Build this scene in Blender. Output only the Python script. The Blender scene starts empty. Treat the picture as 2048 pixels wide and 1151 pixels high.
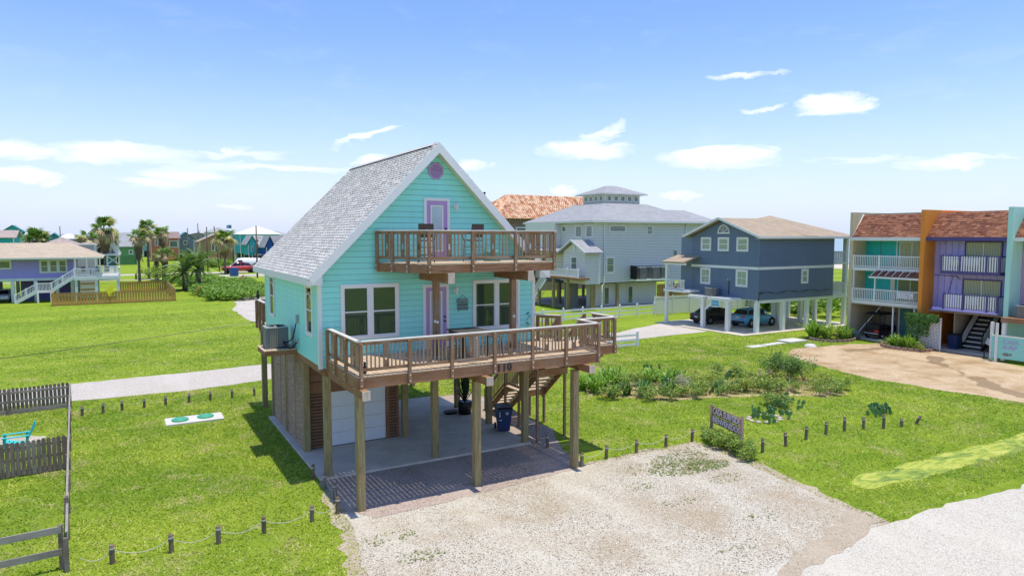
import bpy, bmesh, math, random
import numpy as np
from mathutils import Vector, Matrix
R = math.radians
rnd = random.Random(11)
scene = bpy.context.scene
COL = scene.collection

# ---------------------------------------------------------------- camera, sky, sun, exposure
cam_d = bpy.data.cameras.new('camera')
cam = bpy.data.objects.new('camera', cam_d)
COL.objects.link(cam)
cam.location = (-5.39, -22.09, 8.0)
cam.rotation_euler = (R(90 - 4.3), 0, R(-29.8))
cam_d.sensor_width = 36
cam_d.lens = 24.0
cam_d.clip_start = 0.1
cam_d.clip_end = 9000
scene.camera = cam

SUN_TO = Vector((0.085, -0.085, 1.0)).normalized()      # direction towards the sun
world = bpy.data.worlds.new('World')
scene.world = world
world.use_nodes = True
wn = world.node_tree.nodes; wl = world.node_tree.links
wn.clear()
sun_el = math.asin(SUN_TO.z); sun_az = math.atan2(SUN_TO.x, SUN_TO.y)


def wmath(op, a, b=None, c=None, clamp=False):
    n = wn.new('ShaderNodeMath'); n.operation = op; n.use_clamp = clamp
    for i, v in enumerate((a, b, c)):
        if v is None: continue
        if isinstance(v, (int, float)): n.inputs[i].default_value = v
        else: wl.new(v, n.inputs[i])
    return n.outputs[0]


sky = wn.new('ShaderNodeTexSky')
sky.sky_type = 'NISHITA'; sky.sun_disc = False
sky.sun_elevation = sun_el; sky.sun_rotation = sun_az
sky.altitude = 0; sky.air_density = 1.0; sky.dust_density = 0.3; sky.ozone_density = 2.0
bg = wn.new('ShaderNodeBackground'); out = wn.new('ShaderNodeOutputWorld')
tc = wn.new('ShaderNodeTexCoord'); sep = wn.new('ShaderNodeSeparateXYZ')
wl.new(tc.outputs['Generated'], sep.inputs[0])
az = wmath('ARCTAN2', sep.outputs[0], sep.outputs[1])
el = wmath('ARCSINE', sep.outputs[2])
cmb = wn.new('ShaderNodeCombineXYZ')
wl.new(wmath('MULTIPLY', az, 1.0), cmb.inputs[0]); wl.new(wmath('MULTIPLY', el, 3.2), cmb.inputs[1])
nz = wn.new('ShaderNodeTexNoise'); nz.inputs['Scale'].default_value = 11; nz.inputs['Detail'].default_value = 7
nz.inputs['Roughness'].default_value = 0.62; nz.inputs['Distortion'].default_value = 0.5
wl.new(cmb.outputs[0], nz.inputs['Vector'])
nsep = wn.new('ShaderNodeSeparateColor'); wl.new(nz.outputs['Color'], nsep.inputs[0])
azw = wmath('ADD', az, wmath('MULTIPLY', wmath('SUBTRACT', nsep.outputs[0], 0.5), 0.12))
elw = wmath('ADD', el, wmath('MULTIPLY', wmath('SUBTRACT', nsep.outputs[1], 0.5), 0.040))
CLOUDS = [(-0.103, 0.103, 0.045, 0.015, 0, .95), (0.009, 0.104, 0.085, 0.014, 0, .8), (0.14, 0.112, 0.07, 0.006, .12, .5),
          (-0.095, 0.074, 0.048, 0.010, 0, .9), (0.083, 0.083, 0.06, 0.012, 0, .85), (0.047, 0.069, 0.046, 0.008, 0, .6),
          (0.19, 0.095, 0.23, 0.006, 0, .55), (0.325, 0.106, 0.042, 0.010, 0, .9), (0.322, 0.142, 0.06, 0.0055, .33, .7),
          (0.459, 0.099, 0.022, 0.010, 0, .7), (0.625, 0.124, 0.071, 0.018, 0, .95), (0.655, 0.150, 0.032, 0.008, .35, .7),
          (0.816, 0.108, 0.088, 0.016, 0, 1.1), (0.950, 0.170, 0.058, 0.016, -.05, 1.1), (0.849, 0.215, 0.05, 0.007, 0, .8),
          (0.858, 0.172, 0.026, 0.005, 0, .6), (1.086, 0.092, 0.062, 0.0075, 0, .8), (0.756, 0.056, 0.032, 0.008, 0, .6),
          (0.604, 0.069, 0.024, 0.008, 0, .6), (0.13, 0.040, 0.035, 0.005, 0, .4), (0.999, 0.099, 0.08, 0.004, 0, .4),
          (1.45, 0.12, 0.12, 0.02, 0, .9), (-0.5, 0.13, 0.14, 0.02, 0, .9), (2.1, 0.16, 0.16, 0.03, 0, .9),
          (-1.3, 0.2, 0.2, 0.04, 0, .9), (-2.2, 0.14, 0.2, 0.03, 0, .9), (2.9, 0.2, 0.2, 0.04, 0, .9)]
acc = None
for (a0, e0, w_, h_, tilt, amp) in CLOUDS:
    dx = wmath('SUBTRACT', azw, a0); dy = wmath('SUBTRACT', elw, e0)
    if tilt: dy = wmath('SUBTRACT', dy, wmath('MULTIPLY', dx, tilt))
    q = wmath('ADD', wmath('POWER', wmath('ABSOLUTE', wmath('DIVIDE', dx, w_)), 2.0),
              wmath('POWER', wmath('ABSOLUTE', wmath('DIVIDE', dy, h_)), 2.0))
    m = wmath('MULTIPLY', wmath('SUBTRACT', 1.0, q, clamp=True), amp)
    acc = m if acc is None else wmath('MAXIMUM', acc, m)
det = wmath('ADD', -0.35, wmath('MULTIPLY', nsep.outputs[2], 2.9))
cm = wmath('MULTIPLY', acc, det, clamp=True)
# faint high veil low in the sky
veil = wmath('MULTIPLY', wmath('SUBTRACT', nsep.outputs[2], 0.54, clamp=True), 0.35)
cm = wmath('ADD', cm, veil, clamp=True)
mix = wn.new('ShaderNodeMix'); mix.data_type = 'RGBA'
SKY_STR = 0.13
hs = wn.new('ShaderNodeHueSaturation'); hs.inputs['Saturation'].default_value = 1.15; hs.inputs['Value'].default_value = 0.90
tint = wn.new('ShaderNodeMix'); tint.data_type = 'RGBA'; tint.blend_type = 'MULTIPLY'; tint.inputs[0].default_value = 1.0
wl.new(sky.outputs[0], tint.inputs[6]); tint.inputs[7].default_value = (1.0, .94, 1.04, 1)
wl.new(tint.outputs[2], hs.inputs['Color'])
# pale air towards the horizon, the same all the way round
hz = wn.new('ShaderNodeMix'); hz.data_type = 'RGBA'
hf = wmath('MULTIPLY', wmath('POWER', wmath('SUBTRACT', 1.0, wmath('DIVIDE', wmath('ABSOLUTE', el), 0.29), clamp=True), 1.9), 0.97)
wl.new(hf, hz.inputs[0]); wl.new(hs.outputs[0], hz.inputs[6]); hz.inputs[7].default_value = (2.98, 3.45, 4.4, 1)
wl.new(cm, mix.inputs[0]); wl.new(hz.outputs[2], mix.inputs[6])
mix.inputs[7].default_value = (5.1, 5.25, 5.5, 1)
wl.new(mix.outputs[2], bg.inputs[0]); bg.inputs[1].default_value = SKY_STR
wl.new(bg.outputs[0], out.inputs[0])

sun_d = bpy.data.lights.new('sun', 'SUN'); sun_d.energy = 2.5; sun_d.angle = R(0.53); sun_d.color = (1.0, 0.93, 0.80)
sun_o = bpy.data.objects.new('sun', sun_d); COL.objects.link(sun_o); sun_o.location = (30, -10, 60)
sun_o.rotation_euler = SUN_TO.to_track_quat('Z', 'Y').to_euler()
scene.view_settings.view_transform = 'Standard'; scene.view_settings.look = 'None'
scene.view_settings.exposure = 0.82; scene.view_settings.gamma = 1.0
scene.view_settings.use_curve_mapping = False

# ---------------------------------------------------------------- materials
MATS = {}


class NT:
    def __init__(s, name):
        s.m = bpy.data.materials.new(name); s.m.use_nodes = True
        s.t = s.m.node_tree; s.n = s.t.nodes; s.l = s.t.links
        s.p = s.n['Principled BSDF']

    def add(s, t, **k):
        n = s.n.new(t)
        for a, b in k.items():
            if a in n.inputs.keys() if isinstance(a, str) else False: n.inputs[a].default_value = b
            else: setattr(n, a, b)
        return n

    def coord(s, kind='Object', scale=(1, 1, 1)):
        if kind == 'World':
            g = s.n.new('ShaderNodeNewGeometry'); o = g.outputs['Position']
        else:
            g = s.n.new('ShaderNodeTexCoord'); o = g.outputs[kind]
        mp = s.n.new('ShaderNodeMapping'); mp.inputs['Scale'].default_value = scale
        s.l.new(o, mp.inputs[0]); return mp.outputs[0]

    def noise(s, vec, scale, detail=3, rough=0.55, dist=0.0):
        n = s.n.new('ShaderNodeTexNoise')
        n.inputs['Scale'].default_value = scale; n.inputs['Detail'].default_value = detail
        n.inputs['Roughness'].default_value = rough; n.inputs['Distortion'].default_value = dist
        s.l.new(vec, n.inputs['Vector']); return n.outputs['Fac']

    def voro(s, vec, scale, out='Color', feat='F1'):
        n = s.n.new('ShaderNodeTexVoronoi'); n.feature = feat
        n.inputs['Scale'].default_value = scale
        s.l.new(vec, n.inputs['Vector']); return n.outputs[out]

    def ramp(s, fac, stops, interp='LINEAR'):
        n = s.n.new('ShaderNodeValToRGB'); cr = n.color_ramp; cr.interpolation = interp
        while len(cr.elements) < len(stops): cr.elements.new(0.5)
        for e, (p, c) in zip(cr.elements, stops):
            e.position = p; e.color = (c[0], c[1], c[2], 1) if not isinstance(c, (int, float)) else (c, c, c, 1)
        s.l.new(fac, n.inputs[0]); return n.outputs[0]

    def mix(s, f, a, b, bt='MIX'):
        n = s.n.new('ShaderNodeMix'); n.data_type = 'RGBA'; n.blend_type = bt
        for i, v in ((0, f), (6, a), (7, b)):
            if isinstance(v, (int, float)): n.inputs[i].default_value = v
            elif isinstance(v, (tuple, list)): n.inputs[i].default_value = (*v[:3], 1)
            else: s.l.new(v, n.inputs[i])
        return n.outputs[2]

    def math(s, op, a, b=0.0, clamp=False):
        n = s.n.new('ShaderNodeMath'); n.operation = op; n.use_clamp = clamp
        for i, v in enumerate((a, b)):
            if isinstance(v, (int, float)): n.inputs[i].default_value = v
            else: s.l.new(v, n.inputs[i])
        return n.outputs[0]

    def color(s, c): 
        if isinstance(c, (tuple, list)): s.p.inputs['Base Color'].default_value = (*c[:3], 1)
        else: s.l.new(c, s.p.inputs['Base Color'])

    def bump(s, h, strength=0.3, dist=0.02):
        n = s.n.new('ShaderNodeBump'); n.inputs['Strength'].default_value = strength; n.inputs['Distance'].default_value = dist
        s.l.new(h, n.inputs['Height']); s.l.new(n.outputs[0], s.p.inputs['Normal'])

    def rand(s):
        n = s.n.new('ShaderNodeObjectInfo'); return n.outputs['Random']

    def island(s):
        n = s.n.new('ShaderNodeNewGeometry'); return n.outputs['Random Per Island']

    def set(s, **k):
        for a, b in k.items(): s.p.inputs[a.replace('_', ' ')].default_value = b
        return s


def sc(c, f): return tuple(min(1, x * f) for x in c[:3])


def paint(name, c, rough=0.55, var=0.10, streak=0.12):
    if name in MATS: return MATS[name]
    t = NT(name)
    v = t.coord('World', (1, 1, 0.25)); n1 = t.noise(v, 1.3, 5, .65)
    n2 = t.noise(t.coord('World'), 14, 3)
    a = t.mix(t.math('MULTIPLY', n1, 1.0), sc(c, 1 - streak), sc(c, 1 + streak * .7))
    r = t.math('MULTIPLY', t.rand(), var)
    b = t.mix(r, a, sc(c, 0.6))
    n3 = t.ramp(t.noise(t.coord('World', (3, 3, .5)), 2.2, 5, .7), [(0.55, 0), (0.8, 1)])
    b = t.mix(t.math('MULTIPLY', n3, 0.16), b, sc((c[0] * .6 + .1, c[1] * .6 + .1, c[2] * .6 + .09), .9))
    t.color(b); t.set(Roughness=rough); t.bump(n2, 0.08, 0.01)
    MATS[name] = t.m; return t.m


def wood(name, c1, c2, axis='x', rough=0.8, gray=0.0, gcol=(.42, .38, .34)):
    key = name + '_' + axis
    if key in MATS: return MATS[key]
    t = NT(key)
    s = {'x': (1.2, 16, 16), 'y': (16, 1.2, 16), 'z': (16, 16, 1.2)}[axis]
    # grain coordinates are offset per board so that no two boards repeat
    oi = t.n.new('ShaderNodeObjectInfo'); tcn = t.n.new('ShaderNodeTexCoord')
    ad = t.n.new('ShaderNodeVectorMath'); ad.operation = 'ADD'
    sc_ = t.n.new('ShaderNodeVectorMath'); sc_.operation = 'SCALE'; sc_.inputs['Scale'].default_value = 37.0
    cx = t.n.new('ShaderNodeCombineXYZ')
    for i in range(3): t.l.new(oi.outputs['Random'], cx.inputs[i])
    t.l.new(cx.outputs[0], sc_.inputs[0]); t.l.new(tcn.outputs['Object'], ad.inputs[0]); t.l.new(sc_.outputs[0], ad.inputs[1])
    mp = t.n.new('ShaderNodeMapping'); mp.inputs['Scale'].default_value = s; t.l.new(ad.outputs[0], mp.inputs[0])
    g = t.noise(mp.outputs[0], 1.5, 6, 0.7, 0.6)
    g2 = t.noise(ad.outputs[0], 1.6, 3)
    base = t.mix(t.ramp(g, [(0.36, 0), (0.64, 1)]), c1, c2)
    base = t.mix(t.math('MULTIPLY', t.rand(), 0.5), base, sc(c2, 0.62))
    knots = t.ramp(t.voro(mp.outputs[0], 0.55, 'Distance'), [(0.04, 1), (0.12, 0)])
    base = t.mix(t.math('MULTIPLY', knots, 0.7), base, sc(c1, 0.3))
    wth = t.ramp(g2, [(0.42, 0), (0.66, 1)])
    base = t.mix(t.math('MULTIPLY', wth, gray), base, gcol)
    t.color(base); t.set(Roughness=rough); t.bump(g, 0.35, 0.01)
    t.p.inputs['Specular IOR Level'].default_value = 0.25
    MATS[key] = t.m; return t.m


def simple(name, c, rough=0.5, metal=0.0, ior=1.5, bumpn=0):
    if name in MATS: return MATS[name]
    t = NT(name)
    n = t.noise(t.coord('Object'), 6, 3)
    t.color(t.mix(n, sc(c, 0.88), sc(c, 1.1))); t.set(Roughness=rough, Metallic=metal, IOR=ior)
    if bumpn: t.bump(t.noise(t.coord('Object'), bumpn, 4), 0.3, 0.02)
    MATS[name] = t.m; return t.m


def glass(name, c, ior=1.9, rough=0.04, blinds=0.0):
    if name in MATS: return MATS[name]
    t = NT(name)
    if blinds:
        w = t.n.new('ShaderNodeTexWave'); w.bands_direction = 'Z'; w.inputs['Scale'].default_value = blinds
        t.l.new(t.coord('World'), w.inputs['Vector'])
        t.color(t.mix(w.outputs['Fac'], sc(c, 0.55), sc(c, 1.6)))
    else:
        n = t.noise(t.coord('World'), 0.8, 2); t.color(t.mix(n, sc(c, .6), sc(c, 1.4)))
    t.set(Roughness=rough, IOR=ior)
    n = t.noise(t.coord('World'), 2.2, 2); t.bump(n, 0.03, 0.02)
    MATS[name] = t.m; return t.m


def leafmat(name, c1, c2, c3, rough=0.5, trans=0.25):
    if name in MATS: return MATS[name]
    t = NT(name)
    r = t.island()
    col = t.ramp(r, [(0.0, c1), (0.5, c2), (1.0, c3)])
    col = t.mix(t.math('MULTIPLY', t.rand(), 0.25), col, sc(c1, .7))
    t.color(col); t.set(Roughness=rough)
    tr = t.n.new('ShaderNodeBsdfTranslucent'); t.l.new(t.mix(1.0, col, (1.0, 1.0, .55), 'MULTIPLY'), tr.inputs[0])
    ms = t.n.new('ShaderNodeMixShader'); ms.inputs[0].default_value = trans
    o = [n for n in t.n if n.type == 'OUTPUT_MATERIAL'][0]
    t.l.new(t.p.outputs[0], ms.inputs[1]); t.l.new(tr.outputs[0], ms.inputs[2]); t.l.new(ms.outputs[0], o.inputs[0])
    MATS[name] = t.m; return t.m


def ground_mats():
    # lawn
    t = NT('lawn_grass'); v = t.coord('World')
    a = t.noise(v, 0.22, 4, .6); b = t.noise(v, 1.3, 5, .65); c = t.noise(v, 22, 4, .7)
    col = t.ramp(b, [(0.30, (.13, .21, .018)), (0.46, (.23, .33, .026)), (0.60, (.33, .42, .045)), (0.80, (.48, .47, .14))])
    col = t.mix(t.ramp(a, [(0.35, 0), (0.65, .75)]), col, (.17, .29, .02))
    col = t.mix(t.ramp(c, [(0.35, .75), (0.6, 0)]), col, (.07, .15, .006))
    dry = t.ramp(t.noise(v, 0.55, 6, .7, .6), [(0.61, 0), (0.72, .8)])
    col = t.mix(dry, col, (.42, .36, .15))
    # far strips of darker and lighter turf
    str_ = t.ramp(t.noise(t.coord('World', (.03, .16, 1)), 1.0, 4, .6), [(0.35, 0), (0.65, .55)])
    col = t.mix(str_, col, (.36, .46, .045))
    t.color(col); t.set(Roughness=0.9); t.p.inputs['Specular IOR Level'].default_value = 0.1
    t.bump(t.noise(v, 30, 4, .7), 0.9, 0.05); MATS['lawn'] = t.m
    # shell gravel
    for nm, base, dark, dirt, dirtcol in (('shell_gravel', (.60, .57, .47), (.17, .12, .08), .6, (.36, .27, .16)),
                                          ('brown_gravel', (.50, .41, .35), (.16, .12, .09), .3, (.30, .21, .15)),
                                          ('limestone_road', (.60, .57, .49), (.38, .34, .27), .2, (.60, .52, .40)),
                                          ('back_road_gravel', (.58, .54, .48), (.32, .28, .24), .25, (.46, .40, .30)),
                                          ('dirt_lot', (.60, .47, .31), (.36, .25, .14), .85, (.34, .22, .10)),
                                          ('wet_dirt', (.50, .43, .33), (.30, .24, .17), .5, (.34, .27, .18)),
                                          ('dark_mud', (.34, .25, .15), (.20, .14, .08), .5, (.24, .17, .09)),
                                          ('beach_sand', (.62, .57, .46), (.45, .40, .33), .2, (.5, .45, .35))):
        t = NT(nm); v = t.coord('World')
        vc = t.voro(v, 36); vd = t.voro(v, 36, 'Distance')
        s = t.n.new('ShaderNodeSeparateColor'); t.l.new(vc, s.inputs[0])
        col = t.mix(t.ramp(s.outputs[0], [(0.1, 1), (0.32, .25), (0.5, 0), (0.85, 0)]), base, dark)
        col = t.mix(t.ramp(s.outputs[1], [(0.75, 0), (0.9, 0.7)]), col, sc(base, 1.22))
        fine = t.noise(v, 60, 3); col = t.mix(t.ramp(fine, [(0.3, .5), (0.55, 0)]), col, dark)
        pt = t.ramp(t.noise(v, 0.45, 6, .7, .4), [(0.44, 0), (0.64, 1)])
        col = t.mix(t.math('MULTIPLY', pt, dirt), col, dirtcol)
        wear = t.ramp(t.noise(t.coord('World', (.5, .15, 1)), .8, 4, .6), [(0.50, 0), (0.7, .5)])
        col = t.mix(wear, col, sc(base, 1.12))
        t.color(col); t.set(Roughness=0.95); t.p.inputs['Specular IOR Level'].default_value = 0.15
        t.bump(t.mix(.5, vd, fine), 0.7, 0.03); MATS[nm] = t.m
    t = NT('concrete_slab'); v = t.coord('World')
    col = t.ramp(t.noise(v, 0.9, 6, .65, .3), [(0.3, (.50, .44, .36)), (0.7, (.70, .62, .51))])
    st = t.ramp(t.noise(v, 2.3, 5, .7), [(0.58, 0), (0.70, .5)]); col = t.mix(st, col, (.24, .21, .19))
    t.color(col); t.set(Roughness=.85); t.bump(t.noise(v, 40, 4), .15, .01); MATS['concrete'] = t.m
    t = NT('algae_water'); v = t.coord('World')
    n = t.noise(t.coord('World', (.6, 1.6, 1)), 1.6, 6, .7, .8)
    col = t.ramp(n, [(0.34, (.10, .17, .02)), (0.44, (.22, .31, .025)), (0.55, (.42, .46, .05)), (0.66, (.52, .50, .14)), (0.75, (.48, .43, .28))])
    t.color(col); t.set(Roughness=.6); t.bump(t.noise(v, 18, 4), .4, .03); MATS['algae'] = t.m
    t = NT('sea_water'); v = t.coord('World', (.02, .004, 1))
    n = t.noise(v, 3, 5, .6); col = t.ramp(n, [(0.35, (.22, .32, .34)), (0.62, (.34, .43, .44)), (0.72, (.7, .74, .74))])
    t.color(col); t.set(Roughness=.35); t.bump(t.noise(t.coord('World'), .6, 4), .3, .3); MATS['sea'] = t.m


def shingle(name, c1, c2, scale=1.0, dark=(.06, .055, .05), contrast=0.5, axis='x'):
    if name in MATS: return MATS[name]
    t = NT(name)
    br = t.n.new('ShaderNodeTexBrick'); br.inputs['Scale'].default_value = 1.0
    br.inputs['Brick Width'].default_value = 0.42 * scale; br.inputs['Row Height'].default_value = 0.17 * scale
    br.inputs['Mortar Size'].default_value = 0.012 * scale
    br.inputs['Color1'].default_value = (*c1, 1); br.inputs['Color2'].default_value = (*c2, 1); br.inputs['Mortar'].default_value = (*dark, 1)
    g = t.n.new('ShaderNodeNewGeometry'); s = t.n.new('ShaderNodeSeparateXYZ'); t.l.new(g.outputs['Position'], s.inputs[0])
    cb = t.n.new('ShaderNodeCombineXYZ')
    t.l.new(t.math('ADD', s.outputs[0], s.outputs[1]), cb.inputs[0]); t.l.new(t.math('MULTIPLY', s.outputs[2], 1.6), cb.inputs[1])
    t.l.new(cb.outputs[0], br.inputs['Vector'])
    n = t.noise(t.coord('World'), 1.1, 5, .65); n2 = t.noise(t.coord('World'), 9, 3, .7)
    col = t.mix(t.ramp(n2, [(0.35, contrast), (0.6, 0)]), br.outputs['Color'], sc(c1, .55))
    col = t.mix(t.ramp(n, [(0.4, 0), (0.7, .35)]), col, sc(c2, 1.2))
    t.color(col); t.set(Roughness=.9); t.bump(br.outputs['Fac'], .4, .02); MATS[name] = t.m; return t.m


ground_mats()

# ---------------------------------------------------------------- object helpers
WL = {}
BOXC = {}


def props(o, label=None, cat=None, group=None, kind=None):
    if label: o['label'] = label
    if cat: o['category'] = cat
    if group: o['group'] = group
    if kind: o['kind'] = kind
    return o


def thing(name, label, cat, loc=(0, 0, 0), rz=0.0, group=None, local=False):
    o = bpy.data.objects.new(name, None); COL.objects.link(o)
    o.empty_display_size = 0.2; o.location = loc; o.rotation_euler = (0, 0, rz)
    WL[o] = Vector((0, 0, 0)) if local else Vector(loc)
    return props(o, label, cat, group)


def link(me, name, parent=None, loc=(0, 0, 0), rot=None, label=None, kind=None):
    o = bpy.data.objects.new(name, me); COL.objects.link(o)
    loc = Vector(loc); WL[o] = loc.copy()
    if parent is not None:
        o.parent = parent; loc = loc - WL[parent]
    o.location = loc
    if rot is not None: o.rotation_euler = rot
    return props(o, label, None, None, kind)


def box_mesh(dx, dy, dz, mat, bev=0.0, name='box'):
    key = (round(dx, 3), round(dy, 3), round(dz, 3), mat.name, bev)
    if key in BOXC: return BOXC[key]
    me = bpy.data.meshes.new(name)
    if bev:
        bm = bmesh.new(); bmesh.ops.create_cube(bm, size=1.0)
        for v in bm.verts: v.co = Vector((v.co.x * dx, v.co.y * dy, v.co.z * dz))
        bmesh.ops.bevel(bm, geom=bm.edges[:], offset=bev, segments=1, affect='EDGES')
        bm.to_mesh(me); bm.free()
    else:
        x, y, z = dx / 2, dy / 2, dz / 2
        me.from_pydata([(-x, -y, -z), (x, -y, -z), (x, y, -z), (-x, y, -z), (-x, -y, z), (x, -y, z), (x, y, z), (-x, y, z)], [],
                       [(3, 2, 1, 0), (4, 5, 6, 7), (0, 1, 5, 4), (1, 2, 6, 5), (2, 3, 7, 6), (3, 0, 4, 7)])
    me.materials.append(mat); BOXC[key] = me; return me


def box(name, xs, ys, zs, mat, parent=None, bev=0.0, label=None, rot=None, kind=None):
    me = box_mesh(abs(xs[1] - xs[0]), abs(ys[1] - ys[0]), abs(zs[1] - zs[0]), mat, bev, name)
    return link(me, name, parent, ((xs[0] + xs[1]) / 2, (ys[0] + ys[1]) / 2, (zs[0] + zs[1]) / 2), rot, label, kind)


class MB:
    """collects shapes and links them as one mesh object"""
    def __init__(s): s.v = []; s.f = []; s.m = []; s.mats = []; s.smooth = []

    def mi(s, mat):
        if mat not in s.mats: s.mats.append(mat)
        return s.mats.index(mat)

    def face(s, pts, mat, sm=False):
        b = len(s.v); s.v += [tuple(p) for p in pts]; s.f.append(tuple(range(b, b + len(pts)))); s.m.append(s.mi(mat)); s.smooth.append(sm)

    def hexa(s, p, mat):
        b = len(s.v); s.v += [tuple(q) for q in p]; k = s.mi(mat)
        for f in ((3, 2, 1, 0), (4, 5, 6, 7), (0, 1, 5, 4), (1, 2, 6, 5), (2, 3, 7, 6), (3, 0, 4, 7)):
            s.f.append(tuple(b + i for i in f)); s.m.append(k); s.smooth.append(False)

    def box(s, xs, ys, zs, mat):
        (a, b), (c, d), (e, f) = xs, ys, zs
        if a > b: a, b = b, a
        if c > d: c, d = d, c
        if e > f: e, f = f, e
        s.hexa([(a, c, e), (b, c, e), (b, d, e), (a, d, e), (a, c, f), (b, c, f), (b, d, f), (a, d, f)], mat)

    def beam(s, p, q, w, h, mat, up=(0, 0, 1)):
        p = Vector(p); q = Vector(q); d = (q - p).normalized(); up = Vector(up)
        sd = d.cross(up)
        if sd.length < 1e-4: sd = Vector((1, 0, 0))
        sd.normalize(); u = sd.cross(d).normalized(); a = sd * w / 2; b = u * h / 2
        s.hexa([p - a - b, p + a - b, q + a - b, q - a - b, p - a + b, p + a + b, q + a + b, q - a + b], mat)

    def tube(s, pts, rad, mat, n=6, cap=True):
        pts = [Vector(p) for p in pts]; rs = rad if isinstance(rad, (list, tuple)) else [rad] * len(pts)
        b = len(s.v); k = s.mi(mat); prev = None
        for i, p in enumerate(pts):
            d = (pts[min(i + 1, len(pts) - 1)] - pts[max(i - 1, 0)])
            d = d.normalized() if d.length > 1e-9 else Vector((0, 0, 1))
            a = prev if prev else (Vector((0, 0, 1)) if abs(d.z) < .9 else Vector((1, 0, 0)))
            x = a - d * a.dot(d); x.normalize(); prev = x; y = d.cross(x)
            for j in range(n):
                t = 2 * math.pi * j / n; s.v.append(tuple(p + (x * math.cos(t) + y * math.sin(t)) * rs[i]))
        for i in range(len(pts) - 1):
            for j in range(n):
                j2 = (j + 1) % n
                s.f.append((b + i * n + j, b + i * n + j2, b + (i + 1) * n + j2, b + (i + 1) * n + j)); s.m.append(k); s.smooth.append(n > 5)
        if cap:
            s.f.append(tuple(b + j for j in reversed(range(n)))); s.m.append(k); s.smooth.append(False)
            e = b + (len(pts) - 1) * n; s.f.append(tuple(e + j for j in range(n))); s.m.append(k); s.smooth.append(False)

    def lathe(s, prof, c, mat, n=16, axis='z'):
        b = len(s.v); k = s.mi(mat)
        for (r, h) in prof:
            for j in range(n):
                t = 2 * math.pi * j / n; a, q = r * math.cos(t), r * math.sin(t)
                s.v.append((c[0] + a, c[1] + q, c[2] + h) if axis == 'z' else ((c[0] + a, c[1] + h, c[2] + q) if axis == 'y' else (c[0] + h, c[1] + a, c[2] + q)))
        for i in range(len(prof) - 1):
            for j in range(n):
                j2 = (j + 1) % n
                f = (b + i * n + j, b + i * n + j2, b + (i + 1) * n + j2, b + (i + 1) * n + j)
                s.f.append(f if axis != 'y' else f[::-1]); s.m.append(k); s.smooth.append(True)

    def prism(s, poly, a, b, mat, axis='y'):
        """closed polygon (u,v) extruded along axis between a and b"""
        def P(u, v, w): return (u, w, v) if axis == 'y' else ((w, u, v) if axis == 'x' else (u, v, w))
        n = len(poly); k = len(s.v); m = s.mi(mat)
        s.v += [P(u, v, a) for u, v in poly] + [P(u, v, b) for u, v in poly]
        s.f += [tuple(k + i for i in range(n)), tuple(k + n + i for i in reversed(range(n)))]
        s.m += [m, m]; s.smooth += [False, False]
        for i in range(n):
            j = (i + 1) % n; s.f.append((k + i, k + n + i, k + n + j, k + j)); s.m.append(m); s.smooth.append(False)

    def build(s, name, parent=None, label=None, kind=None, origin=None):
        me = bpy.data.meshes.new(name)
        o = Vector(origin) if origin is not None else None
        vs = s.v if o is None else [tuple(Vector(v) - o) for v in s.v]
        me.from_pydata(vs, [], s.f)
        for m in s.mats: me.materials.append(m)
        me.polygons.foreach_set('material_index', s.m); me.polygons.foreach_set('use_smooth', s.smooth)
        me.update()
        bm = bmesh.new(); bm.from_mesh(me); bmesh.ops.recalc_face_normals(bm, faces=bm.faces[:]); bm.to_mesh(me); bm.free()
        return link(me, name, parent, tuple(o) if o is not None else (0, 0, 0), None, label, kind)


def top(o, label, cat=None, group=None, kind=None): return props(o, label, cat, group, kind)


class Face:
    """a vertical wall plane: u runs along the wall, z up, d outwards"""
    def __init__(s, ax, at, out): s.ax = ax; s.at = at; s.out = out   # ax: axis the wall runs along

    def xs(s, u0, u1, d0, d1):
        w = (s.at + s.out * d0, s.at + s.out * d1)
        return ((u0, u1), w) if s.ax == 'x' else (w, (u0, u1))

    def box(s, name, u, z, d, mat, parent, bev=0, label=None):
        X, Y = s.xs(u[0], u[1], d[0], d[1]); X = tuple(sorted(X)); Y = tuple(sorted(Y))
        return box(name, X, Y, z, mat, parent, bev, label)

    def add(s, mb, u, z, d, mat):
        X, Y = s.xs(u[0], u[1], d[0], d[1]); mb.box(X, Y, z, mat)

    def P(s, u, z, d=0):
        w = s.at + s.out * d
        return (u, w, z) if s.ax == 'x' else (w, u, z)


def clip(poly, a, b, c):
    """keep the part of a convex polygon where a*u+b*v<=c"""
    o = []
    for i in range(len(poly)):
        p, q = poly[i], poly[(i + 1) % len(poly)]
        dp = a * p[0] + b * p[1] - c; dq = a * q[0] + b * q[1] - c
        if dp <= 0: o.append(p)
        if (dp < 0) != (dq < 0) and abs(dp - dq) > 1e-12:
            t = dp / (dp - dq); o.append((p[0] + t * (q[0] - p[0]), p[1] + t * (q[1] - p[1])))
    return o


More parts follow.
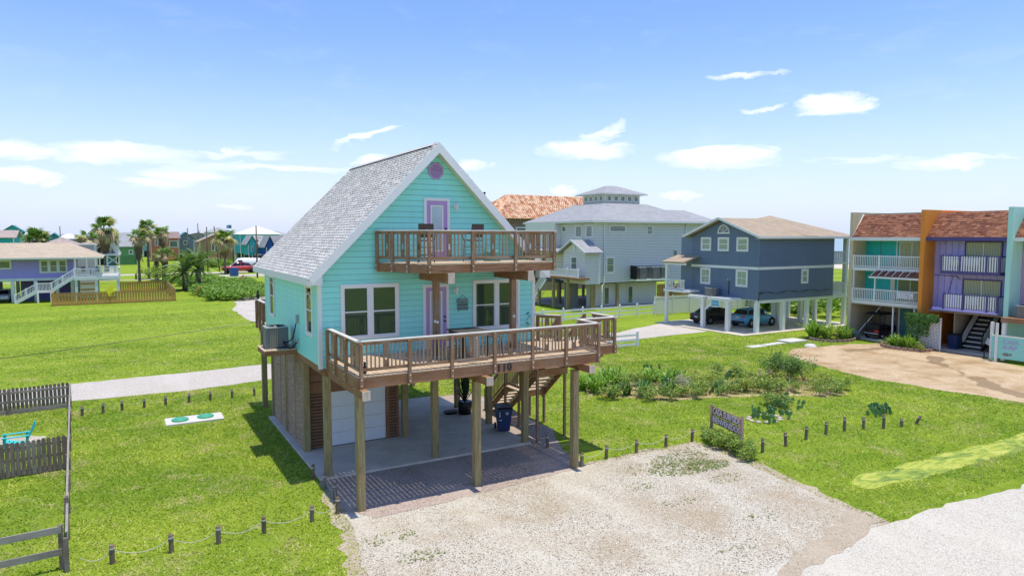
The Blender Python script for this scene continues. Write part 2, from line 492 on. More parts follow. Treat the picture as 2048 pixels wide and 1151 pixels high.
def lap_pieces(poly, z0, ex, holes):
    """split a wall outline into lapped boards; returns list of rows, each a list of boards, each a list of convex pieces"""
    zmax = max(p[1] for p in poly); rows = []; z = z0
    while z < zmax - 1e-3:
        zt = min(z + ex, zmax)
        cuts = sorted({z, zt, *[min(max(h[k], z), zt) for h in holes for k in (2, 3)]})
        frs = []
        gap = 0.010 if not (.17 < ex < .185) else .032
        for a, b in zip(cuts, cuts[1:]):
            if b > zt - 1e-4: b -= gap
            if b - a < 4e-3: continue
            band = clip(clip(poly, 0, 1, b), 0, -1, -a)
            if len(band) < 3: continue
            iv = [(-1e9, 1e9)]
            for h in holes:
                if h[2] < b - 1e-3 and h[3] > a + 1e-3:
                    n = []
                    for (p, q) in iv:
                        if h[0] > p: n.append((p, min(q, h[0])))
                        if h[1] < q: n.append((max(p, h[1]), q))
                    iv = [i for i in n if i[1] - i[0] > 1e-3]
            for p, q in iv:
                pc = clip(clip(band, 1, 0, q), -1, 0, -p)
                if len(pc) >= 3:
                    us = [k[0] for k in pc]
                    if max(us) - min(us) > 5e-3: frs.append((min(us), max(us), pc))
        boards = []
        for f in frs:
            hit = [bd for bd in boards if any(min(f[1], g[1]) - max(f[0], g[0]) > 0.01 for g in bd)]
            nb = [f]
            for h in hit: nb += h; boards.remove(h)
            boards.append(nb)
        rows.append((z, zt, boards)); z += ex
    return rows


def lap_wall(face, poly, z0, ex, holes, mat, parent, name='siding_board', joined=False, thick=0.022, maxlen=None, lname='siding'):
    J = MB()
    for (z, zt, boards) in lap_pieces(poly, z0, ex, holes):
        for bd in boards:
            mb = J if joined else MB()
            for (_, _, pc) in bd:
                n = len(pc); k = len(mb.v); m = mb.mi(mat)
                dd = lambda v: 0.006 + (thick - 0.006) * (zt - v) / max(1e-6, ex)
                mb.v += [face.P(u, v, dd(v)) for u, v in pc] + [face.P(u, v, 0.0) for u, v in pc]
                mb.f.append(tuple(k + i for i in range(n))); mb.m.append(m); mb.smooth.append(False)
                for i in range(n):
                    j = (i + 1) % n; mb.f.append((k + i, k + n + i, k + n + j, k + j)); mb.m.append(m); mb.smooth.append(False)
            if not joined:
                mb.build(name, parent, origin=mb.v[0])
    if joined: return J.build(lname, parent)


def window(face, u0, u1, z0, z1, parent, fmat, gmat, trim=0.09, sashes=1, style='dh', d=0.03, sill=True, bars=0.035):
    """casing frame with panes as sub-parts"""
    mb = MB()
    face.add(mb, (u0, u0 + trim), (z0, z1), (0, d + .02), fmat); face.add(mb, (u1 - trim, u1), (z0, z1), (0, d + .02), fmat)
    face.add(mb, (u0 + trim, u1 - trim), (z1 - trim, z1), (0, d + .018), fmat); face.add(mb, (u0 + trim, u1 - trim), (z0, z0 + trim), (0, d + .018), fmat)
    iw = (u1 - u0 - 2 * trim - (sashes - 1) * trim * 1.5) / sashes
    panes = []
    for k in range(sashes):
        a = u0 + trim + k * (iw + trim * 1.5); b = a + iw
        if k: face.add(mb, (a - trim * 1.5, a), (z0 + trim, z1 - trim), (0, d + .016), fmat)
        c0, c1 = z0 + trim, z1 - trim; s = bars
        for (x, y) in ((a, a + s), (b - s, b)): face.add(mb, (x, y), (c0, c1), (0, d), fmat)
        for (x, y) in ((c0, c0 + s), (c1 - s, c1)): face.add(mb, (a + s, b - s), (x, y), (0, d - .002), fmat)
        if style == 'dh':
            m = (c0 + c1) / 2; face.add(mb, (a + s, b - s), (m - s * .6, m + s * .6), (0, d + .004), fmat)
            panes += [(a + s, b - s, c0 + s, m - s * .6), (a + s, b - s, m + s * .6, c1 - s)]
        elif style == 'grid':
            m = (c0 + c1) / 2; face.add(mb, (a + s, b - s), (m - s * .5, m + s * .5), (0, d + .004), fmat)
            h = (a + b) / 2; face.add(mb, (h - .012, h + .012), (c0 + s, m - s * .5), (0, d - .004), fmat); face.add(mb, (h - .012, h + .012), (m + s * .5, c1 - s), (0, d - .004), fmat)
            panes += [(a + s, b - s, c0 + s, m - s * .5), (a + s, b - s, m + s * .5, c1 - s)]
        else: panes.append((a + s, b - s, c0 + s, c1 - s))
    o = mb.build('window', parent, origin=face.P(u0, z0))
    for (a, b, e, f) in panes: face.box('pane', (a, b), (e, f), (0, d * .45), gmat, o)
    return o


def text_mesh(txt, size, depth, mat, name, parent, loc, rot, align='CENTER', sx=1.0):
    cu = bpy.data.curves.new('letters', 'FONT'); cu.body = txt; cu.size = size; cu.extrude = depth; cu.align_x = align; cu.align_y = 'CENTER'
    cu.resolution_u = 2; cu.offset = size * .018
    tmp = bpy.data.objects.new('tmp_letters', cu); COL.objects.link(tmp)
    dg = bpy.context.evaluated_depsgraph_get(); me = bpy.data.meshes.new_from_object(tmp.evaluated_get(dg))
    bpy.data.objects.remove(tmp); bpy.data.curves.remove(cu)
    me.name = name; me.materials.clear(); me.materials.append(mat)
    o = link(me, name, parent, loc, rot); o.scale = (sx, 1, 1); return o


def inpoly(x, y, poly):
    r = np.zeros(np.shape(x), bool); n = len(poly)
    for i in range(n):
        x1, y1 = poly[i]; x2, y2 = poly[(i + 1) % n]
        c = ((y1 > y) != (y2 > y)) & (x < (x2 - x1) * (y - y1) / ((y2 - y1) if y2 != y1 else 1e-9) + x1)
        r ^= c
    return r
# ---------------------------------------------------------------- the ground
def smooth(a, b, x): 
    t = np.clip((x - a) / (b - a), 0, 1); return t * t * (3 - 2 * t)


def gz(x, y):
    """height of the lawn: a shallow roadside ditch on the right, level elsewhere"""
    d = 0.26 * np.exp(-((y + 8.9 + 0.03 * (x - 20)) / 0.75) ** 2) * smooth(13.6, 16.5, x) * (1 - smooth(38, 44, x))
    n = np.sin(1.7 * x + .6 * y) * np.cos(2.3 * y - .8 * x) * .55 + np.sin(.9 * x - 2.6 * y + 1) * .45 + .4 * np.sin(3.1 * x + 1.9 * y)
    return -d + .075 * n * (d / .26)


def make_ground():
    xs = np.concatenate([[-3000, -1200, -500, -200, -100, -60, -30], np.arange(-20, 48.1, .5), [60, 90, 150, 190]])
    ys = np.concatenate([[-600, -200, -80, -40], np.arange(-24, 30.1, .5), [40, 60, 90, 130, 200, 400, 900, 2000, 4500]])
    X, Y = np.meshgrid(xs, ys); Z = gz(X, Y)
    nx, ny = len(xs), len(ys)
    v = np.stack([X.ravel(), Y.ravel(), Z.ravel()], 1)
    f = [(j * nx + i, j * nx + i + 1, (j + 1) * nx + i + 1, (j + 1) * nx + i) for j in range(ny - 1) for i in range(nx - 1)]
    me = bpy.data.meshes.new('lawn'); me.from_pydata(v.tolist(), [], f); me.materials.append(MATS['lawn'])
    me.polygons.foreach_set('use_smooth', [True] * len(f))
    return props(link(me, 'lawn'), kind='structure')


make_ground()


def ragged(poly, step=0.35, amp=0.12, seed=1, skip=()):
    r = random.Random(seed); o = []
    for i in range(len(poly)):
        a, b = Vector(poly[i]), Vector(poly[(i + 1) % len(poly)]); L = (b - a).length; n = max(1, int(L / step))
        if i in skip: o.append(tuple(a)); continue
        nrm = Vector((-(b - a).y, (b - a).x)).normalized()
        for k in range(n):
            p = a.lerp(b, k / n); w = amp * (math.sin(k * 0.45 + i) * .5 + r.uniform(-.55, .55))
            if k == 0: w = 0
            o.append(tuple(p + nrm * w))
    return o


def sheet(name, poly, z, mat, kind='structure', follow=False):
    bm = bmesh.new(); vs = [bm.verts.new((x, y, z)) for x, y in poly]
    es = [bm.edges.new((vs[i], vs[(i + 1) % len(vs)])) for i in range(len(vs))]
    bmesh.ops.triangle_fill(bm, use_beauty=True, edges=es)
    if follow:
        bmesh.ops.subdivide_edges(bm, edges=bm.edges[:], cuts=2, use_grid_fill=True)
        for v in bm.verts: v.co.z = z + float(gz(v.co.x, v.co.y))
    for f in bm.faces:
        if f.normal.z < 0: f.normal_flip()
    me = bpy.data.meshes.new(name); bm.to_mesh(me); bm.free(); me.materials.append(mat)
    return props(link(me, name), kind=kind)


DRIVE = [(0.0, 0.6), (0.0, -1.5), (-0.1, -3.8), (-0.35, -5.4), (-0.6, -7.0), (-0.9, -9.0), (-1.2, -11.6), (13.3, -11.6), (12.75, -11.3), (12.95, -9.4), (13.2, -7.8), (13.5, -5.9), (13.75, -4.2), (13.6, -3.05), (11, -3.05), (8.6, -3.15), (8.2, -2.0), (8.2, 0.6)]
drive_poly = ragged(DRIVE, .3, .13, 3, skip=(6, 7, 17))
sheet('gravel_driveway', drive_poly, 0.012, MATS['shell_gravel'])
sheet('gravel_bed', ragged([(0.02, 0.5), (0.05, -2.9), (0.6, -3.75), (4, -3.55), (8.0, -3.25), (8.6, -2.7), (8.75, -1.2), (9.95, 1.2), (10.1, 9.0), (8.1, 9.0), (8.1, 0.5)], .3, .1, 8, skip=(8, 9, 10)), 0.02, MATS['brown_gravel'])
road_poly = ragged([(-60, -30), (-60, -11.6), (-1.2, -11.55), (7.1, -11.35), (9.2, -11.25), (12.9, -11.25), (19.6, -11.6), (30, -11.9), (34, -11), (45, -11.5), (60, -12), (60, -30)], .4, .2, 5, skip=(0, 9, 10, 11))
sheet('limestone_road', road_poly, 0.018, MATS['limestone_road'])
sheet('mud_patch', ragged([(8.6, -11.35), (10.4, -10.95), (12.0, -10.5), (12.9, -10.0), (13.1, -11.1), (11.4, -11.45), (9.6, -11.7), (7.6, -11.8)], .3, .22, 33), 0.024, MATS['wet_dirt'])
back_road = ragged([(-90, 17.6), (-40, 17.1), (-10, 17.2), (-2.8, 16.7), (1.4, 17.6), (12, 17.9), (30, 19.0), (37.5, 19.5), (37.8, 25.5), (30, 22.6), (14, 22.2), (2.2, 22.4), (-5.4, 21.8), (-11, 21.6), (-40, 21.8), (-90, 22.2)], .6, .14, 6)
sheet('gravel_lane', back_road, 0.012, MATS['back_road_gravel'])
lot = ragged([(33.4, 8.2), (36, 9.8), (40.2, 9.4), (44, 8.4), (45.4, 7.6), (45.4, -2.5), (43.6, -2.5), (43.5, -4), (44, -8), (43, -12), (33.5, -12), (32.2, -6.3), (31.1, 0.2), (32.0, 4.5)], .5, .3, 7)
sheet('dirt_lot', lot, 0.012, MATS['dirt_lot'])
for k_, pl_ in enumerate(([(38.5, 7.6), (41.5, 7.4), (43.6, 6.0), (43.9, 5.4), (42, 6.3), (39.5, 6.9), (38.2, 7.0)], [(41.8, 2.6), (39.6, 1.6), (37.6, -.8), (36.2, -1.4), (37.9, -.2), (39.2, 2.3), (41.6, 3.4)], [(36.2, -1.6), (34.2, -3.4), (33.2, -6.0), (33.9, -6.2), (35.2, -3.8), (37, -2.2)])):
    sheet('mud_streak', ragged(pl_, .25, .22, 40 + k_), 0.017, MATS['dark_mud'])
sheet('lot_grass_patch', ragged([(44.0, 1.4), (43.2, .2), (42.6, -1.6), (42.8, -5), (44.5, -6), (46, -3), (45.6, 0.8)], .3, .15, 9), 0.02, MATS['lawn'])
algae = ragged([(14.4, -9.3), (16.5, -9.5), (19, -9.5), (24, -9.9), (30, -10.3), (37, -10.6), (37, -9.0), (30, -8.3), (26, -7.9), (22, -8.3), (18.5, -8.4), (16, -8.7), (14.6, -9.0)], .35, .22, 12)
sheet('ditch_water', [(14.5, -11.0), (40, -11.2), (40, -6.8), (14.5, -6.8)], -0.14, MATS['algae'])
side_drive = ragged([(5.2, 40), (8.4, 40), (9.5, 56), (11.5, 68), (16.0, 92), (14.0, 95), (9.5, 78), (6.4, 66), (5.0, 56)], 1, .25, 14); sheet('side_driveway', side_drive, 0.012, MATS['back_road_gravel'])
soil = ragged([(-.05, .6), (-.35, -1.5), (-.5, -3.8), (-.75, -5.4), (-1.0, -7.0), (-1.3, -9.0), (-1.5, -11.6), (13.0, -11.6), (13.3, -10.5), (13.35, -9.4), (13.6, -7.8), (13.9, -5.9), (14.15, -4.2), (13.9, -2.75), (11, -2.75), (8.6, -2.9), (8.2, -2.0), (8.2, 0.6)], .3, .2, 17)
sheet('soil_edge', soil, 0.006, MATS['wet_dirt'])
sheet('far_lane', [(-40, 121.5), (60, 121.5), (60, 123.3), (-40, 123.3)], 0.012, MATS['limestone_road'])
sheet('far_street', [(-60, 139), (80, 139), (80, 145), (-60, 145)], 0.012, MATS['back_road_gravel'])
sheet('far_parking', [(12, 125.5), (40, 125.5), (40, 132), (12, 132)], 0.016, MATS['back_road_gravel'])
sheet('mulch_bed', ragged([(15.1, 6.9), (14.9, 5.6), (15.7, 4.3), (17.8, 2.7), (20.5, 1.8), (23.2, .8), (24.8, -.8), (26.4, -1.0), (27.9, .8), (28.0, 3.2), (26.0, 4.6), (24.0, 4.4), (21.0, 5.8), (18.6, 7.0)], .4, .2, 15), 0.012, MATS['dirt_lot'])
sheet('beach', [(150, -600), (182, -600), (182, 3500), (150, 3500)], 0.03, MATS['beach_sand'])
sheet('sea', [(180, -3000), (8000, -3000), (8000, 8000), (180, 8000)], 0.06, MATS['sea'])
# white lines of surf along the shore
mb = MB(); r_ = random.Random(3); foam = simple('surf_foam', (.85, .87, .88), .6)
for k, x0 in enumerate((184, 196, 212, 235)):
    y = -200
    while y < 900:
        L = r_.uniform(25, 90); a = x0 + r_.uniform(-3, 3)
        mb.box((a, a + 2.2), (y, y + L), (.07, .35), foam); y += L + r_.uniform(8, 40)
mb.build('surf', kind='structure')

# concrete slab under the house and other slabs
box('house_slab', (0.02, 8.1), (-0.02, 9.0), (-0.1, 0.09), MATS['concrete'], kind='structure', bev=.01)
box('carport_slab', (37.7, 52.5), (15.9, 26.2), (-0.1, 0.06), MATS['concrete'], kind='structure')
box('townhouse_slab', (44.6, 56), (-16, 12.0), (-0.1, 0.10), MATS['concrete'], kind='structure')

# ---------------------------------------------------------------- grass blades and loose shell (nobody could count them)
def blades():
    rs = np.random.RandomState(5)
    cx, cy = -5.39, -22.09
    ps = []
    for (x0, x1, y0, y1, dens) in ((-12, -0.0, -12, 16.8, 330), (0, 8.3, 9.1, 17.2, 150), (8, 33, -11.2, 17, 210), (33, 41, -11.5, 17.5, 90), (41, 48, -11.5, -5, 40), (-16, 27, 22.2, 36, 90), (-26, 30, 36, 60, 34), (-30, 34, 60, 76, 12), (8, 33, 17, 33, 30), (41, 50, 9.4, 16, 30)):
        n = int((x1 - x0) * (y1 - y0) * dens); ps.append(np.stack([rs.uniform(x0, x1, n), rs.uniform(y0, y1, n)], 1))
    p = np.concatenate(ps); x, y = p[:, 0], p[:, 1]
    bad = inpoly(x, y, drive_poly) | inpoly(x, y, back_road) | inpoly(x, y, lot) | ((gz(x, y) < -.15) & (rs.rand(len(x)) < .55)) | (inpoly(x, y, soil) & (rs.rand(len(x)) < .4)) | inpoly(x, y, side_drive) | inpoly(x, y, road_poly)
    bad |= (x > 0) & (x < 8.15) & (y > -3.5) & (y < 9.1); bad |= (x > 8) & (x < 10) & (y > -2.6) & (y < 9.0)
    bad |= (x > -4.1) & (x < -1.6) & (y > 9.6) & (y < 11.1); bad |= (x < -8.2) & (y > 8.8) & (y < 11.4)
    # bald, dry patches
    nn = np.sin(x * .9 + 1.3) * np.cos(y * .8 - .4) + .6 * np.sin(x * 2.3 - y * 1.7) + .5 * np.cos(x * 1.1 + y * 2.6)
    bad |= (nn > 1.25) & (rs.rand(len(x)) < .6)
    # only where the lens could see
    dx, dy = x - cx, y - cy; fw = dx * math.sin(R(29.8)) + dy * math.cos(R(29.8)); rt = dx * math.cos(R(29.8)) - dy * math.sin(R(29.8))
    bad |= (np.abs(rt) > fw * .8 + 2) | (fw < 6)
    bad |= (y > 22) & (rs.rand(len(x)) > 1 - .8 * (y - 22) / 56) | (x < -11) & (y > 22) & (rs.rand(len(x)) < .35)
    x, y, fw = x[~bad], y[~bad], fw[~bad]; n = len(x)
    z = gz(x, y); h = rs.uniform(.022, .055, n) * (1 + fw / 70); w = rs.uniform(.008, .016, n) * (1 + fw / 26)
    a = rs.uniform(0, 2 * math.pi, n); ln = rs.uniform(.8, 2.0, n) * h
    c, s = np.cos(a), np.sin(a); b = rs.uniform(0, 2 * math.pi, n); c2, s2 = np.cos(b), np.sin(b)
    v = np.empty((n, 3, 3)); v[:, 0] = np.stack([x - c2 * w, y - s2 * w, z], 1); v[:, 1] = np.stack([x + c2 * w, y + s2 * w, z], 1)
    v[:, 2] = np.stack([x + c * ln, y + s * ln, z + h], 1)
    me = bpy.data.meshes.new('grass_blades'); me.vertices.add(n * 3); me.vertices.foreach_set('co', v.ravel())
    me.loops.add(n * 3); me.loops.foreach_set('vertex_index', np.arange(n * 3, dtype=np.int32))
    me.polygons.add(n); me.polygons.foreach_set('loop_start', np.arange(0, n * 3, 3, dtype=np.int32))
    try: me.polygons.foreach_set('loop_total', np.full(n, 3, dtype=np.int32))
    except Exception: pass
    me.update(calc_edges=True)
    t = NT('grass_blade_leaf'); g = t.coord('World'); isl = t.island()
    nb = t.noise(g, 0.9, 4, .6)
    nl = t.noise(g, 0.28, 5, .65, .4); nd = t.noise(g, 0.6, 6, .7, .5)
    c1 = t.ramp(isl, [(0, (.18, .29, .022)), (.35, (.38, .50, .038)), (.75, (.60, .67, .09)), (1, (.78, .71, .34))])
    c1 = t.mix(t.ramp(nb, [(.35, .0), (.65, .55)]), c1, (.54, .62, .07))
    c1 = t.mix(t.ramp(nl, [(.40, .0), (.58, .75)]), c1, (.17, .33, .025)); c1 = t.mix(t.ramp(nd, [(.53, 0), (.64, .8)]), c1, (.68, .58, .29)); c1 = t.mix(t.ramp(t.noise(g, 3.1, 4, .7), [(.54, 0), (.66, .55)]), c1, (.66, .62, .20))
    t.color(c1); t.set(Roughness=.6); t.p.inputs['Specular IOR Level'].default_value = .2
    tr = t.n.new('ShaderNodeBsdfTranslucent'); t.l.new(c1, tr.inputs[0]); ms = t.n.new('ShaderNodeMixShader'); ms.inputs[0].default_value = .35
    o_ = [k for k in t.n if k.type == 'OUTPUT_MATERIAL'][0]; t.l.new(t.p.outputs[0], ms.inputs[1]); t.l.new(tr.outputs[0], ms.inputs[2]); t.l.new(ms.outputs[0], o_.inputs[0])
    me.materials.append(t.m)
    o = link(me, 'grass_blades'); props(o, 'short green blades of the mown lawns round the turquoise house', 'grass', kind='stuff')
    print('blades', n)


def pebbles():
    rs = np.random.RandomState(8); n = 34000
    x = rs.uniform(-1.2, 14, n); y = rs.uniform(-11.5, 0, n); k = inpoly(x, y, drive_poly); x, y = x[k], y[k]; n = len(x)
    r = rs.uniform(.006, .022, n) * (1 - .35 * (y > -3)); q = np.array([(1, 0, 0), (0, 1, 0), (-1, 0, 0), (0, -1, 0), (0, 0, .6)])
    a = rs.uniform(0, 6.28, n); c, s = np.cos(a), np.sin(a); v = np.empty((n, 5, 3)); sx = rs.uniform(.6, 1.3, n)
    for i, (u, w, t) in enumerate(q):
        v[:, i, 0] = x + (u * c * sx - w * s) * r; v[:, i, 1] = y + (u * s * sx + w * c) * r; v[:, i, 2] = .015 + t * r
    f = np.array([(0, 1, 4), (1, 2, 4), (2, 3, 4), (3, 0, 4)]); idx = (np.arange(n)[:, None, None] * 5 + f[None]).reshape(-1).astype(np.int32)
    me = bpy.data.meshes.new('loose_shell'); me.vertices.add(n * 5); me.vertices.foreach_set('co', v.ravel())
    me.loops.add(len(idx)); me.loops.foreach_set('vertex_index', idx); m = len(idx) // 3
    me.polygons.add(m); me.polygons.foreach_set('loop_start', np.arange(0, m * 3, 3, dtype=np.int32))
    me.update(calc_edges=True)
    t = NT('shell_pebble')
    t.color(t.ramp(t.island(), [(0, (.20, .14, .09)), (.3, (.50, .43, .34)), (.7, (.68, .62, .53)), (1, (.80, .76, .68))]))
    t.set(Roughness=.9); me.materials.append(t.m)
    props(link(me, 'loose_shell'), 'loose pale shell and gravel spread over the driveway in front of the house', 'gravel', kind='stuff')


blades(); pebbles()


def tufts(name, label, pts, seed):
    """small weeds growing through the gravel"""
    r = random.Random(seed); mb = MB(); m = leafmat('weed_leaf', (.08, .17, .015), (.17, .28, .02), (.36, .33, .08))
    for (x, y, rad, n) in pts:
        for _ in range(n):
            a = r.uniform(0, 6.28); d = rad * math.sqrt(r.random()); px, py = x + d * math.cos(a) * 1.6, y + d * math.sin(a) * .8
            for k in range(5):
                b = r.uniform(0, 6.28); L = r.uniform(.03, .08)
                mb.face([(px, py, .015), (px + .018 * math.sin(b), py - .018 * math.cos(b), .015), (px + L * math.cos(b), py + L * math.sin(b), .015 + L * .6)], m)
    o = mb.build(name); props(o, label, 'weeds', kind='stuff')


tufts('driveway_weeds', 'sparse green weeds scattered over the pale shell driveway', [(11.3, -4.9, .9, 520), (12.2, -5.2, .6, 330), (11.8, -4.2, .8, 260), (10.1, -4.4, .7, 70), (11.8, -6.4, .5, 50), (8.8, -5.6, .4, 30), (0.6, -5.2, .5, 60), (0.9, -6.6, .4, 60), (.5, -9, .5, 70), (9.0, -7.2, .4, 25), (10.2, -9.2, .4, 25), (8.0, -10.3, .4, 20), (12.9, -3.6, .6, 80)], 4)
# ---------------------------------------------------------------- the turquoise house
TEAL = paint('teal_paint', (.32, .84, .77), .5)
WHITE = paint('white_paint', (.80, .80, .80), .5, .05, .05)
LILAC = paint('lilac_paint', (.50, .30, .60), .45)
CREAM = paint('cream_soffit', (.60, .66, .45), .6)
RAILX = wood('deck_rail_wood', (.17, .090, .045), (.42, .25, .135), 'x', gray=.38)
RAILY = wood('deck_rail_wood', (.17, .090, .045), (.42, .25, .135), 'y', gray=.38)
RAILZ = wood('deck_rail_wood', (.17, .090, .045), (.42, .25, .135), 'z', gray=.2)
BALZ = wood('baluster_wood', (.30, .185, .10), (.50, .34, .20), 'z', gray=.35)
CAPX = wood('cap_wood', (.55, .50, .44), (.74, .70, .65), 'x', gray=.6, gcol=(.72, .70, .67))
RIMX = wood('rim_wood', (.20, .09, .038), (.43, .22, .105), 'x', gray=.15)
RIMY = wood('rim_wood', (.20, .09, .038), (.43, .22, .105), 'y', gray=.15)
BOARDY = wood('deck_board_wood', (.46, .32, .20), (.72, .56, .39), 'y', gray=.3)
STILT = wood('stilt_wood', (.17, .13, .065), (.44, .34, .17), 'z', gray=.3, gcol=(.28, .30, .15))
GRAYZ = wood('louver_wood', (.24, .14, .07), (.60, .41, .24), 'z', gray=.12)
GRAYY = wood('louver_wood', (.24, .14, .07), (.60, .41, .24), 'y', gray=.12)
REDX = wood('garage_trim_wood', (.20, .09, .045), (.33, .17, .09), 'x', gray=.1)
REDZ = wood('garage_trim_wood', (.20, .09, .045), (.33, .17, .09), 'z', gray=.1)
WGLASS = glass('window_glass_blinds', (.04, .07, .045), 1.62, .03, blinds=16)
WGLASS2 = glass('window_glass_dark', (.02, .035, .025), 1.75, .04)
DGLASS = glass('door_glass_frosted', (.45, .55, .60), 1.6, .25)
BLACK = simple('black_metal', (.015, .015, .017), .4, .3)
STEEL = simple('galvanised_bolt', (.7, .7, .7), .35, .6)

H = thing('beach_house', 'turquoise stilt house with grey shingle roof, lilac doors and brown timber decks', 'house', (4.15, 4.6, 0))
FR = Face('x', 0.05, -1); LF = Face('y', 0.10, -1); RT = Face('y', 8.25, 1); BK = Face('x', 9.35, 1)
XA, XB, YA, YB = 0.10, 8.25, 0.05, 9.35
Z0, ZE = 3.72, 6.92
apx = 4.175
prof = [(XA, Z0), (XB, Z0), (XB, ZE), (apx, 10.98), (XA, ZE)]
mb = MB(); mb.prism([(x + (.004 if x < 4 else -.004), z) for x, z in prof], YA + .004, YB - .004, paint('teal_joint_shade', (.05, .22, .20), .8)); mb.build('wall_core', H)  # core coloured dark teal to paint shade into the siding joints
openings = [(0.87, 2.74, 4.66, 6.36), (5.70, 7.52, 4.66, 6.36), (3.73, 4.65, 3.9, 6.28), (3.79, 4.71, 7.0, 9.28)]
lap_wall(FR, prof, Z0, .19, openings, TEAL, H)
lf = [(YA, 3.80), (YB, 3.80), (YB, 6.52), (YA, 6.52)]
lap_wall(LF, lf, 3.80, .19, [(.82, 1.62, 4.72, 6.34), (7.3, 8.15, 4.72, 6.34)], TEAL, H)
lap_wall(RT, lf, 3.80, .19, [], TEAL, H, joined=True); lap_wall(BK, [(x, z) for x, z in prof], Z0, .19, [], TEAL, H, joined=True)
for nm, X, Y in (('fl', (XA - .032, XA + .09), (YA - .034, YA)), ('fl2', (XA - .034, XA), (YA, YA + .10)), ('fr', (XB - .09, XB + .032), (YA - .034, YA)), ('fr2', (XB, XB + .034), (YA, YA + .1)), ('bl', (XA - .034, XA), (YB - .1, YB)), ('br', (XB, XB + .034), (YB - .1, YB))):
    box('corner_board', X, Y, (3.70, 6.60), WHITE, H)
window(FR, .80, 2.81, 4.59, 6.43, H, WHITE, WGLASS, .10, 2, 'dh', .05)
window(FR, 5.63, 7.59, 4.59, 6.43, H, WHITE, WGLASS, .10, 2, 'dh', .05)
window(LF, .74, 1.70, 4.65, 6.41, H, WHITE, WGLASS2, .10, 1, 'dh', .05)
window(LF, 7.22, 8.24, 4.65, 6.41, H, WHITE, WGLASS2, .10, 1, 'dh', .05)
# arched tops in the side windows
for u in (1.22, 7.73):
    mb = MB(); pts = [(u + .31 * math.cos(t), 5.93 + .16 * math.sin(t)) for t in np.linspace(0, math.pi, 9)]
    for a, b in zip(pts, pts[1:]): mb.beam(LF.P(a[0], a[1], .055), LF.P(b[0], b[1], .055), .03, .03, WHITE)
    mb.build('arch_muntin', H)


def door(face, u0, u1, z0, z1, parent, leafm, hinge=1):
    mb = MB(); t = .10
    face.add(mb, (u0, u0 + t), (z0, z1), (0, .055), WHITE); face.add(mb, (u1 - t, u1), (z0, z1), (0, .055), WHITE)
    face.add(mb, (u0 + t, u1 - t), (z1 - t, z1), (0, .053), WHITE); face.add(mb, (u0 + t, u1 - t), (z0, z0 + .05), (0, .06), STEEL)
    d = mb.build('door', parent, origin=face.P(u0, z0))
    a, b, c, e = u0 + t, u1 - t, z0 + .05, z1 - t
    g0, g1, h0, h1 = a + .15, b - .15, c + .28, e - .15
    mb = MB()
    for X, Z in (((a, g0), (c, e)), ((g1, b), (c, e)), ((g0, g1), (c, h0)), ((g0, g1), (h1, e))): face.add(mb, X, Z, (0, .03), leafm)
    mb.build('door_leaf', d)
    mb = MB(); s = .05
    for X, Z in (((g0, g0 + s), (h0, h1)), ((g1 - s, g1), (h0, h1)), ((g0 + s, g1 - s), (h0, h0 + s)), ((g0 + s, g1 - s), (h1 - s, h1))): face.add(mb, X, Z, (.0, .042), WHITE)
    mb.build('glazing_frame', d)
    face.box('door_glass', (g0 + s, g1 - s), (h0 + s, h1 - s), (0, .022), DGLASS, d)
    mb = MB(); hx = b - .07
    for hz in (c + .92, c + 1.07):
        mb.lathe([(0.0, -.075), (.03, -.07), (.033, -.045), (.018, -.03), (.03, -.012), (0.03, .0)], face.P(hx, hz, .03), BLACK, 10, 'y')
    mb.build('handle', d)


door(FR, 3.70, 4.68, 4.05, 6.33, H, LILAC)
door(FR, 3.76, 4.74, 7.15, 9.34, H, LILAC)
# octagonal gable vent
mb = MB(); oc = lambda r: [(4.22 + r * math.cos(R(22.5 + 45 * k)), 10.27 + r * math.sin(R(22.5 + 45 * k))) for k in range(8)]
o1, o2 = oc(.30), oc(.235)
for k in range(8):
    j = (k + 1) % 8; q = [o1[k], o1[j], o2[j], o2[k]]; mb.prism(q, YA - .06, YA - .012, LILAC)
v = mb.build('gable_vent', H, origin=(4.22, YA, 10.27))
for k in range(7):
    z = 10.27 - .19 + k * .063; hw = min(.225, .225 - max(0, abs(z - 10.27) - .095) * 1.0)
    box('vent_slat', (4.22 - hw, 4.22 + hw), (YA - .05, YA - .014), (z - .014, z + .03), LILAC, v, rot=(R(-28), 0, 0))


def lantern(x, y, z, name='wall_lantern'):
    mb = MB(); mb.box((x - .05, x + .05), (y - .03, y), (z - .09, z + .09), WHITE)
    mb.tube([(x, y - .03, z + .05), (x, y - .14, z + .13), (x, y - .17, z + .07)], .012, WHITE, 6)
    mb.lathe([(0, .06), (.03, .05), (.085, 0), (.06, -.005)], (x, y - .17, z), WHITE, 10)
    mb.lathe([(.055, -.005), (.045, -.16), (.0, -.17)], (x, y - .17, z), simple('lamp_glass', (.75, .78, .78), .1), 8)
    mb.build(name, H, origin=(x, y, z))


lantern(4.95, YA - .012, 9.08); lantern(4.92, YA - .012, 6.12)
FRb = FR
FR.box('wall_outlet', (5.0, 5.14), (4.32, 4.44), (0, .05), WHITE, H)

